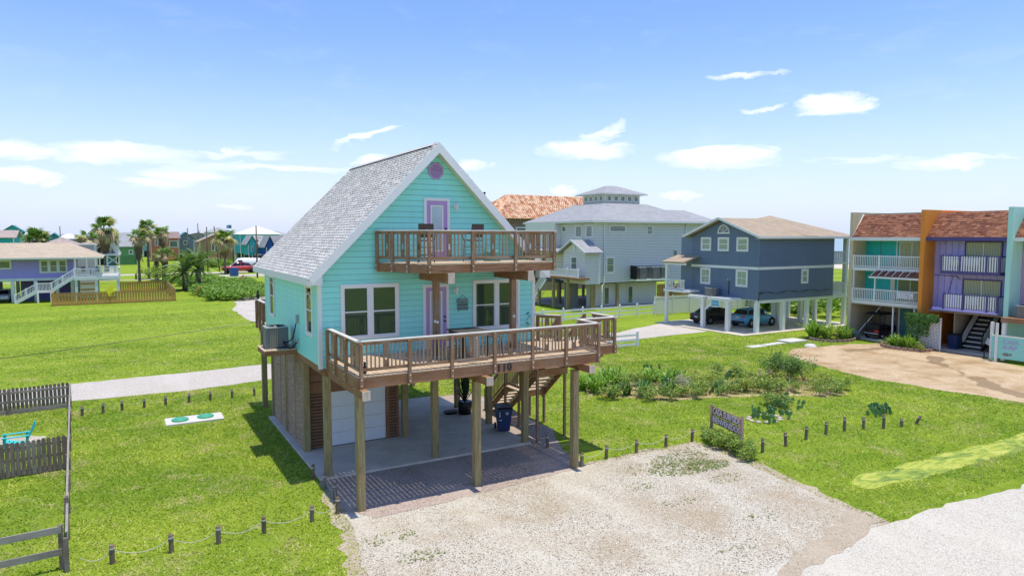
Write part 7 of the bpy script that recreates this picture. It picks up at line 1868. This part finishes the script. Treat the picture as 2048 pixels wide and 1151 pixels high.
    box('number_plate', (-.16, .16), (S['b'][0][0] - .03, S['b'][0][0] + .02), (S['b'][0][3] - .12, S['b'][0][3] - .02), HEADL, t); box('bumper', (-.74, .74), (S['b'][0][0] - .05, S['b'][0][0] + .1), (.42, .56), TYRE, t)
    t.scale = (s, s, s); return t


car((42.2, 23.2, .06), R(-90), carpaint('black_carpaint', (.012, .012, .016)), 'sedan', 'black sedan parked under the blue house beside the pale post')
car((43.6, 19.9, .06), R(-88), carpaint('sky_blue_carpaint', (.06, .33, .58)), 'suv', 'light blue small crossover parked under the blue house')
car((17.3, 139.0, .02), R(92), carpaint('red_carpaint', (.50, .015, .03)), 'pickup', 'red pickup truck parked on the far street', 'pickup', s=1.28)
car((20.2, 151, .02), R(90), carpaint('white_carpaint', (.75, .75, .76)), 'van', 'white van parked beyond the red pickup', 'van', s=1.25)
car((18.4, 146, .02), R(88), carpaint('dark_gray_carpaint', (.03, .035, .05)), 'suv', 'dark blue crossover parked between the red pickup and the white van', s=1.25)
car((23.2, 150.5, .02), R(88), carpaint('black_carpaint', (.01, .01, .01)), 'suv', 'black crossover at the right of the white van', s=1.25)
car((31.0, 190, .02), R(85), carpaint('white_carpaint', (.7, .7, .7)), 'pickup', 'white pickup parked beyond the utility pole by the main house roof', 'pickup', s=1.2)
car((-18.2, 82.5, .05), R(180), carpaint('silver_carpaint', (.5, .52, .54)), 'sedan', 'silver car parked under the purple house at the left edge')

# ---------------------------------------------------------------- purple house on the left
LAV = paint('lavender_siding', (.33, .31, .74), .55, .05, .08); LAVD = paint('dark_lavender', (.13, .11, .28), .7); GW = paint('green_white_trim', (.62, .72, .66), .6); SHT = shingle('beige_shingle', (.62, .50, .36), (.50, .41, .30), 1.2)
Ph = thing('purple_house', 'lavender house on white posts with a beige hipped roof and long white stair', 'house', (-16, 84, 0)); PF = Face('x', 80.0, -1)
box('wall_core', (-24, -10.6), (80.02, 90), (2.9, 5.35), LAV, Ph); lap_wall(PF, [(-24, 2.9), (-10.6, 2.9), (-10.6, 5.35), (-24, 5.35)], 2.9, .16, [], LAV, Ph, joined=True, thick=.03)
box('base_band', (-24, -10.5), (79.9, 79.98), (2.58, 2.9), GW, Ph); box('eave_band', (-24, -10.5), (79.9, 79.98), (5.18, 5.38), GW, Ph); box('corner_board', (-10.62, -10.5), (79.94, 80.1), (2.9, 5.2), GW, Ph)
window(PF, -18.4, -16.95, 4.05, 5.15, Ph, GW, NG, .14, 1, 'fix', .07); window(PF, -14.15, -11.25, 3.5, 5.15, Ph, GW, NG, .14, 3, 'dh', .07, bars=.06)
mb = MB(); slab3(mb, [(-25, 78.8, 5.42), (-7.4, 77.3, 5.42), (-11.0, 84.5, 7.2), (-25, 84.5, 7.2)], .14, SHT); slab3(mb, [(-7.4, 77.3, 5.42), (-7.4, 90.5, 5.42), (-11, 84.6, 7.2), (-11, 84.5, 7.2)], .14, SHT); slab3(mb, [(-25, 84.5, 7.2), (-11, 84.5, 7.2), (-7.4, 90.5, 5.42), (-25, 91, 5.42)], .14, SHT); mb.build('roof', Ph)
mb = MB(); mb.beam((-25, 78.78, 5.36), (-7.4, 77.28, 5.36), .05, .18, GW); mb.beam((-7.38, 77.3, 5.36), (-7.38, 90.5, 5.36), .05, .18, GW); mb.build('fascia', Ph)
for x in (-22, -19.2, -16.9, -14.6, -12.4, -10.8):
    for y in (79.7, 84.5, 89): stilt(x, y, 2.6, Ph, .36, 0, 'stilt_post', GW)
box('storage_wall', (-24, -19.3), (86, 86.1), (0, 2.6), LAVD, Ph); box('storage_wall', (-16.2, -10.8), (82.0, 82.1), (0, 2.6), LAVD, Ph); box('ceiling', (-24, -10.6), (80, 90), (2.56, 2.60), LAVD, Ph)
box('deck_floor', (-10.5, -5.6), (77.5, 84), (2.95, 3.12), WHITE, Ph); box('deck_beam', (-10.5, -5.6), (77.48, 77.6), (2.62, 2.94), GW, Ph)
for x in (-10.3, -8.15, -5.8):
    for y in (77.7, 83.7): stilt(x, y, 2.62, Ph, .3, 0, 'deck_post', GW)
for x in (-10.3, -9.1, -7.7): stilt(x, 77.7, 5.3, Ph, .15, 3.12, 'roof_post', WHITE)
mb = MB()
for (a, b, y) in ((-10.4, -5.6, 77.5), (-10.4, -5.6, 83.9)):
    mb.box((a, b), (y, y + .08), (3.98, 4.08), WHITE); mb.box((a, b), (y, y + .08), (3.2, 3.28), WHITE)
    for k in range(34): mb.box((a + k * .142, a + .055 + k * .142), (y + .01, y + .06), (3.28, 3.98), WHITE)
mb.box((-5.65, -5.57), (77.5, 83.9), (3.98, 4.08), WHITE); mb.box((-5.65, -5.57), (77.5, 83.9), (3.2, 3.28), WHITE)
for k in range(44): mb.box((-5.63, -5.59), (77.6 + k * .143, 77.65 + k * .143), (3.28, 3.98), WHITE)
mb.build('deck_railing', Ph)
mb = MB()
for (xa, za, xb, zb) in ((-16.5, .05, -14.3, 1.35), (-12.85, 1.35, -10.45, 3.0)):
    mb.beam((xa, 77.6, za + .02), (xb, 77.6, zb + .02), .08, .32, GW); mb.beam((xa, 77.6, za + 1.0), (xb, 77.6, zb + 1.0), .09, .10, WHITE); mb.beam((xa, 77.6, za + .25), (xb, 77.6, zb + .25), .07, .07, WHITE)
    n = int((xb - xa) / .15)
    for k in range(n + 1): f = k / n; x = xa + (xb - xa) * f; z = za + (zb - za) * f; mb.box((x - .025, x + .025), (77.58, 77.63), (z + .25, z + 1.0), WHITE)
    for k in range(7): f = k / 7; x = xa + (xb - xa) * f; z = za + (zb - za) * (f + .1); mb.box((x, x + .33), (77.7, 78.9), (z, z + .05), WHITE)
    for f in (0, .5, 1): x = xa + (xb - xa) * f; z = za + (zb - za) * f; mb.box((x - .07, x + .07), (77.53, 77.67), (max(0, z), z + 1.12), WHITE)
mb.box((-14.3, -12.85), (77.55, 79), (1.22, 1.36), WHITE); mb.box((-14.3, -12.85), (77.55, 77.63), (2.3, 2.4), WHITE); mb.box((-14.3, -12.85), (77.55, 77.63), (1.42, 1.5), WHITE)
for k in range(10): mb.box((-14.2 + k * .14, -14.14 + k * .14), (77.57, 77.62), (1.5, 2.3), WHITE)
for x in (-14.25, -12.9): mb.box((x - .1, x + .1), (77.5, 77.7), (0, 1.25), WHITE)
mb.build('stair', Ph)
mb = MB(); tb = simple('patio_dark', (.03, .03, .03), .5); mb.box((-9.3, -8.3), (79.4, 80.4), (3.8, 3.86), WHITE); mb.tube([(-8.8, 79.9, 3.1), (-8.8, 79.9, 3.8)], .05, tb, 6)
for x in (-9.6, -8.0, -7.0): mb.box((x - .25, x + .25), (79.6, 80.1), (3.5, 3.56), tb); mb.box((x - .25, x + .25), (80.1, 80.15), (3.5, 4.15), tb)
top(mb.build('patio_set', origin=(-8.8, 79.9, 3.1)), 'patio table with dark chairs on the purple house deck', 'patio set')
mb = MB(); [mb.box((-9.9, -8.4), (79, 79.1), (.3 + k * .24, .5 + k * .24), (OFFW, simple('stack_orange', (.55, .28, .08), .7), OFFW)[k % 3]) for k in range(8)]; top(mb.build('timber_stack', origin=(-9.1, 79, 0)), 'stack of pale and orange boards under the purple house deck', 'boards')
# picket fence around the side lawn
PKT = wood('yellow_picket_wood', (.50, .23, .05), (.72, .40, .11), 'z', gray=.1); PKL = simple('picket_gap_pale', (.60, .50, .30), .8); PKX = wood('yellow_picket_rail', (.30, .16, .04), (.48, .28, .09), 'x', gray=.1)


def far_picket(a, b, label):
    a = Vector(a); b = Vector(b); d = b - a; L = d.length; dn = d.normalized(); t = thing('picket_fence', label, 'fence', (*((a + b) / 2), 0), group='timber picket fence of the side lawn'); mb = MB(); n = int(L / .30)
    for k in range(n): p = a + d * ((k + .5) / n); q = dn * .095; mb.beam((p.x, p.y, .12), (p.x, p.y, 1.42), .235, .03, PKT, up=(0, 1, 0) if abs(dn.x) > .5 else (1, 0, 0))
    mb.build('pickets', t); nr = Vector((dn.y, -dn.x)) * -.03
    for z in (.32, 1.22): c = (a + b) / 2 + nr; rotbox('fence_rail', (c.x, c.y, z), L, .04, .12, math.atan2(d.y, d.x), PKL, t)
    c = (a + b) / 2 - nr * .8; rotbox('fence_cap', (c.x, c.y, 1.46), L, .12, .05, math.atan2(d.y, d.x), PKX, t); rotbox('kick_board', (c.x, c.y, .1), L, .04, .16, math.atan2(d.y, d.x), PKX, t)
    return t


far_picket((-12.5, 72.3), (.4, 72.6), 'front run of the yellow brown picket fence before the purple house'); far_picket((-5.7, 91.5), (.3, 91.5), 'back run of the yellow brown picket fence right of the purple house'); far_picket((.4, 72.7), (.3, 91.4), 'right side run of the yellow brown picket fence'); far_picket((-12.5, 72.4), (-12.5, 77.2), 'left side run of the yellow brown picket fence beside the stair')


def fish_kite(x, y, z, m, label, s=1.0):
    t = thing('fish_kite', label, 'windsock', (x, y, z), local=True); mb = MB(); mb.tube([(0, 0, -z), (0, 0, .35)], .025, TYRE, 5); mb.build('pole', t); mb = MB()
    P = [(0, .55), (-.22, .25), (-.62, .05), (-.30, -.12), (-.18, -.45), (.0, -.75), (.10, -.35), (.38, -.22), (.34, .18), (.45, .75)]; mb.prism([(u * s, v * s) for u, v in P], -.04, .04, m); mb.build('cloth', t)


YK = simple('kite_yellow', (.80, .72, .03), .6); OK_ = NT('kite_orange'); OK_.color(OK_.mix(OK_.ramp(OK_.noise(OK_.coord('Object'), 5, 3), [(.4, 0), (.6, 1)]), (.72, .12, .06), (.85, .55, .25))); OK_ = OK_.m
fish_kite(-6.7, 72.0, 1.6, YK, 'yellow fish shaped windsock in front of the purple house deck', 1.0); fish_kite(3.4, 77.7, .95, OK_, 'orange fish shaped windsock standing before the date palms', .7); fish_kite(11.9, 98, 1.2, OK_, 'orange fish shaped windsock above the green vines', .7)

# ---------------------------------------------------------------- houses of the far town
FM = {}


def fp(n, c): return paint('far_' + n, c, .8, .05, .08)


FROOF = lambda n, c: shingle('far_roof_' + n, c, sc(c, .8), 2.0, contrast=.3)


def far_house(label, x0, x1, y0, dep, zb, ze, zr, wall, roof, kind='hip', wins=(), stilts=True, over=.5, trim=None, pos=None):
    """kind: hip, gx (ridge along x), gy (gable towards the viewer)"""
    t = thing('far_house', label, 'house', ((x0 + x1) / 2, y0 + dep / 2, 0)); y1 = y0 + dep; tr = trim or OFFW
    mb = MB(); mb.box((x0, x1), (y0, y1), (zb, ze), wall)
    if kind == 'gy': mb.prism([(x0, ze), (x1, ze), ((x0 + x1) / 2, zr - .15)], y0, y1, wall)
    if kind == 'gx': mb.prism([(y0, ze), (y1, ze), ((y0 + y1) / 2, zr - .15)], x0, x1, wall, 'x')
    for xx in (x0, x1 - .2): mb.box((xx, xx + .2), (y0 - .04, y0), (zb, ze), tr)
    mb.build('walls', t); mb = MB(); a, b, c, d = x0 - over, x1 + over, y0 - over, y1 + over; xm, ym = (x0 + x1) / 2, (y0 + y1) / 2
    if kind == 'hip':
        r = min(xm - a, ym - c); p, q = ((a + r, ym), (b - r, ym)) if b - a > d - c else ((xm, c + r), (xm, d - r)); 
        if b - a > d - c: fs = [((a, c), (b, c), q, p), ((b, c), (b, d), q), ((b, d), (a, d), p, q), ((a, d), (a, c), p)]
        else: fs = [((a, c), (b, c), p), ((b, c), (b, d), q, p), ((b, d), (a, d), q), ((a, d), (a, c), p, q)]
        for f in fs: mb.face([(u, v, zr if (u, v) in (p, q) else ze) for u, v in f], roof)
        mb.box((a, b), (c, d), (ze - .15, ze - .01), tr)
    elif kind == 'gy':
        slab3(mb, [(a, c, ze - .1), (a, d, ze - .1), (xm, d, zr), (xm, c, zr)], .12, roof); slab3(mb, [(b, c, ze - .1), (b, d, ze - .1), (xm, d, zr), (xm, c, zr)], .12, roof)
    else:
        slab3(mb, [(a, c, ze - .1), (b, c, ze - .1), (b, ym, zr), (a, ym, zr)], .12, roof); slab3(mb, [(a, d, ze - .1), (b, d, ze - .1), (b, ym, zr), (a, ym, zr)], .12, roof)
    mb.build('roof', t)
    if zb > 1 and stilts:
        n = max(2, int((x1 - x0) / 2.6))
        for k in range(n + 1):
            for yy in (y0 + .3, y1 - .4): x = x0 + .2 + (x1 - x0 - .6) * k / n; box('stilt_post', (x, x + .3), (yy, yy + .3), (0, zb), tr, t)
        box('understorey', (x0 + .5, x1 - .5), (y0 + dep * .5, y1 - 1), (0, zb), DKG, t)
    f = Face('x', y0, -1)
    for (u0, u1, w0, w1) in wins: window(f, u0, u1, w0, w1, t, tr, NG, .16, 1, 'fix', .1)
    return t


far_house('long low house with a pinkish roof just behind the purple house', -17, -9.6, 100, 12, 0, 6.0, 7.9, fp('beige', (.50, .42, .38)), FROOF('pink', (.50, .40, .36)), 'hip')
far_house('gray beige flat block standing behind the right end of the purple house roof', -11.2, -8.6, 97, 8, 0, 6.9, 7.1, fp('gray', (.48, .44, .42)), FROOF('beige', (.55, .48, .42)), 'hip', over=.1)
far_house('turquoise house with a pink roof at the far left edge', -33, -25.3, 160, 10, 1, 7.9, 9.4, fp('teal', (.02, .38, .38)), FROOF('pink', (.52, .38, .32)), 'gx')
far_house('white roofed house with a turquoise gable far behind the left edge', -33, -24.2, 190, 12, 2, 8.6, 9.4, fp('paleteal', (.45, .60, .60)), fp('whiteroof', (.75, .74, .70)), 'hip', [(-26.5, -25, 6.3, 7.6)])
far_house('turquoise gable rising over the white roofed house at the far left', -30.6, -26.8, 189, 5, 8.7, 9.3, 10.9, fp('teal2', (.05, .42, .46)), FROOF('tealroof', (.08, .32, .36)), 'gy', stilts=False)
far_house('small dark teal gable house behind the wide palm crown', -22.8, -19.6, 205, 8, 2, 7.2, 9.0, fp('dteal', (.06, .30, .32)), FROOF('tealroof', (.08, .32, .36)), 'gy')
far_house('pale house with a white roof left of the slim distant pole', -20.8, -15.5, 210, 10, 2, 7.4, 8.9, fp('paleteal', (.45, .60, .60)), fp('whiteroof', (.75, .74, .70)), 'hip')
far_house('gray blue house on the skyline left of the tallest palm', -14.5, -9, 200, 10, 2, 8.3, 9.2, fp('grayblue', (.22, .33, .38)), FROOF('gray', (.42, .44, .45)), 'hip')
far_house('green garage house with a gray roof between the palms', -6.0, -1.2, 200, 10, 0, 5.3, 9.2, fp('green', (.13, .30, .12)), FROOF('gray', (.42, .43, .46)), 'gx', [(-3.4, -2.3, 3.0, 4.2)])
gd2 = Face('x', 200, -1).box('garage_door', (-5.2, -1.8), (.3, 2.4), (.03, .1), fp('greend', (.10, .24, .09)), None); top(gd2, 'plain green garage door of the green house', 'garage door'); gd2.parent = [o for o in COL.objects if o.get('label') == 'green garage house with a gray roof between the palms'][0]; gd2.location = gd2.location - WL[gd2.parent]; del gd2['category']; del gd2['label']
far_house('low house with a tan flat roof behind the green house', -7, 0, 222, 8, 3, 8.4, 9.4, fp('tanw', (.48, .38, .30)), FROOF('tanr', (.50, .40, .32)), 'hip')
far_house('coral house with twin white windows behind the tall palms', 3.2, 11.6, 230, 12, .5, 7.6, 9.6, fp('coral', (.60, .21, .12)), FROOF('brownr', (.34, .25, .22)), 'gx', [(4.4, 5.4, 5.0, 7.2), (8.7, 11.2, 4.4, 6.6)])
far_house('peach gable house rising behind the coral house', 5.6, 10.0, 246, 8, 3, 8.5, 11.3, fp('peach', (.62, .42, .28)), FROOF('tanr', (.50, .40, .32)), 'gy', [(7.2, 8.2, 8.2, 9.4)])
far_house('teal roofed house right of the coral one with a deck over parked cars', 11.8, 17.0, 240, 10, 2.6, 7.2, 9.6, fp('slate', (.20, .27, .30)), FROOF('tealroof', (.06, .20, .20)), 'gy', [(13.6, 14.8, 5.2, 6.6)])
far_house('tan brown house with a sloping roof behind the broad fan palm', 15.0, 24.8, 200, 10, .2, 6.6, 9.0, fp('tanbrown', (.42, .26, .12)), FROOF('tanr', (.50, .38, .28)), 'gy', [(16.1, 17.3, 1.3, 3.0), (18.2, 19.2, 3.6, 6.0)])
far_house('white and blue house on the skyline behind the tan brown one', 23.5, 32.5, 262, 10, 3, 9.7, 11.6, fp('whiteblue', (.42, .54, .60)), FROOF('gray', (.42, .44, .45)), 'hip', [(24.4, 27, 7.7, 9.2)])
far_house('gray flat topped house with a small blue roof box on the skyline', 27, 36, 275, 10, 3, 9.5, 10.6, fp('grayblue', (.22, .33, .38)), FROOF('gray', (.42, .44, .45)), 'hip')
far_house('blue roof box on the skyline above the broad palm', 30.8, 32.3, 262, 3, 11.2, 12.4, 12.6, fp('bluebox', (.02, .20, .30)), fp('bluebox', (.02, .20, .30)), 'hip', stilts=False, over=.05)
far_house('big turquoise house with a white hipped roof beyond the red pickup', 28.4, 41.0, 215, 12, 2.6, 8.8, 11.5, fp('turq', (.03, .48, .50)), fp('whiteroof', (.75, .74, .70)), 'hip', [(30.8, 31.8, 4.0, 8.0)])
far_house('turquoise gable cottage in front of the big turquoise house', 27.0, 29.4, 190, 10, 2.6, 5.7, 8.4, fp('turq2', (.05, .52, .52)), FROOF('gray', (.42, .43, .46)), 'gy', [(27.9, 28.5, 3.6, 5.2)])
far_house('long turquoise cottage wing with a gray roof right of the gable', 29.4, 34.4, 190.5, 10, 2.6, 5.4, 8.3, fp('turq3', (.01, .36, .40)), FROOF('gray', (.42, .43, .46)), 'gx')
far_house('deep blue gable cottage just left of the shingled roof', 30.3, 32.4, 180, 9, 2.2, 5.0, 8.3, fp('deepblue', (.02, .09, .36)), FROOF('gray', (.36, .37, .40)), 'gy')
far_house('gray roofed cottage partly hidden by the shingled roof', 32.4, 40, 181, 9, 2.2, 5.0, 8.3, fp('deepblue', (.02, .09, .36)), FROOF('dgray', (.26, .27, .30)), 'gx')
far_house('wooden stilted porch in front of the turquoise cottages', 28.4, 33.5, 183, 5, 0, 2.9, 3.1, fp('porchbrown', (.14, .10, .08)), fp('porchbrown', (.14, .10, .08)), 'hip', stilts=False, over=.1)
for k, (x, y) in enumerate([(-50, 210), (-42, 230), (44, 260), (52, 240), (60, 280), (18, 290), (2, 280), (-12, 290), (-36, 280), (38, 300)]):
    far_house(('pale distant skyline house %s' % ('left of the village', 'at the far left', 'beyond the roof', 'near the sea', 'by the shore', 'over the tan roof', 'behind the peach gable', 'behind the palms', 'far beyond the left edge', 'behind the pole')[k]), x, x + 8 + k % 3, y, 9, 2.5, 7.6 + (k % 3) * .5, 9.2 + (k % 4) * .5, fp('d%d' % (k % 4), ((.45, .50, .52), (.40, .35, .30), (.25, .42, .45), (.55, .5, .42))[k % 4]), FROOF('gray', (.42, .43, .46)), ('hip', 'gy')[k % 2])
# white stair tower behind the purple house
t = thing('stair_tower', 'white timber stair tower with a cross brace behind the purple house deck', 'stair tower', (-7.4, 125, 0)); mb = MB()
for x, h in ((-9.3, 6.2), (-5.7, 9.2), (-7.6, 5.6)): mb.box((x - .12, x + .12), (124.9, 125.1), (0, h), OFFW)
mb.box((-8.2, -5.4), (124, 128), (4.5, 4.8), OFFW); mb.beam((-7.6, 124.9, 2.9), (-5.8, 124.9, 4.4), .1, .15, OFFW); mb.beam((-7.6, 124.9, 4.4), (-5.8, 124.9, 2.9), .1, .15, OFFW); mb.beam((-7.1, 124.8, 7.5), (-5.6, 124.8, 4.7), .1, .9, OFFW)
for k in range(6): mb.box((-7.5, -6.2), (125.2, 125.6), (4.9 + k * .35, 5.0 + k * .35), OFFW)
mb.box((-9.3, -8.6), (125.0, 129), (4.8, 7.0), simple('tower_dark', (.05, .04, .04), .8)); mb.beam((-10.5, 124.7, 5.0), (-8.6, 124.7, 6.2), .1, .12, OFFW); mb.build('tower', t); mb = MB(); mb.box((-8.2, -6.3), (128.5, 128.6), (2.2, 4.4), simple('bright_blue_wall', (.02, .30, .52), .7)); mb.build('blue_wall', t)
# utility poles
POLE = wood('pole_wood', (.09, .07, .055), (.16, .13, .10), 'z')
for i, (x, y, h, lx, lb, ex) in enumerate([(17.6, 118, 10.1, 0, 'tall dark utility pole nearest the shingled roof', 1), (12.0, 150, 10.2, 0, 'dark utility pole left of the broad fan palm', 0), (13.6, 150, 10.4, .9, 'leaning dark utility pole just left of the broad fan palm', 0), (17.6, 150, 9.5, 0, 'utility pole right of the broad fan palm', 0), (11.1, 190, 10.4, 0, 'utility pole above the vines right of the coral house', 1), (16.5, 220, 12.3, 0, 'tallest distant utility pole over the tan brown house', 1), (-20.7, 220, 11.0, 0, 'slim distant pole above the purple house roof', 1), (-23, 235, 9.3, 0, 'thin pole left of the slim distant pole', 0), (26.6, 178, 6.4, 0, 'short pole in front of the turquoise gable cottage', 0)]):
    t = thing('utility_pole', lb, 'utility pole', (x, y, 0)); mb = MB(); mb.tube([(x + lx, y, 0), (x, y, h)], [.17, .12], POLE, 7); mb.build('pole', t)
    if ex: mb = MB(); mb.lathe([(.16, 0), (.16, .6)], (x + .25, y, h - 3.2), simple('transformer', (.3, .3, .3), .5), 8); mb.box((x + .1, x + .9), (y - .04, y + .04), (h - 2.4, h - 2.3), POLE); mb.build('fitting', t)
# blue bin, dark sign and mailbox by the street
box_ = top(box('street_bin', (13.7, 15.2), (125.5, 126.7), (0, 1.7), simple('street_bin_blue', (.02, .08, .30), .5)), 'blue bin standing by the street in front of the red pickup', 'bin')
t = thing('yard_sign', 'small dark sign panel standing left of the broad fan palm', 'sign', (8.7, 131, 0)); box('panel', (8.1, 9.4), (131, 131.08), (1.2, 2.4), simple('sign_navy', (.03, .06, .09), .5), t); box('post', (8.7, 8.8), (131.1, 131.2), (0, 1.8), POLE, t)
top(box('stump_post', (-3.2, -2.9), (124, 124.3), (0, 1.0), POLE), 'short dark post on the lawn left of the slender palm', 'post')

# ---------------------------------------------------------------- look-alikes with one label are told apart by their order from the left
by = {}
for o in list(COL.objects):
    if o.parent is None and o.get('label') and o.get('group'): by.setdefault((o['group'], o['label']), []).append(o)
NUMW = ORD + ['twelfth', 'thirteenth', 'fourteenth', 'fifteenth', 'sixteenth']
for (g, l), os_ in by.items():
    if 1 < len(os_) <= len(NUMW):
        os_.sort(key=lambda o: math.atan2(o.location.x + 5.39, o.location.y + 22.09))
        for i, o in enumerate(os_): o['label'] = l + ', ' + NUMW[i] + ' from the left'
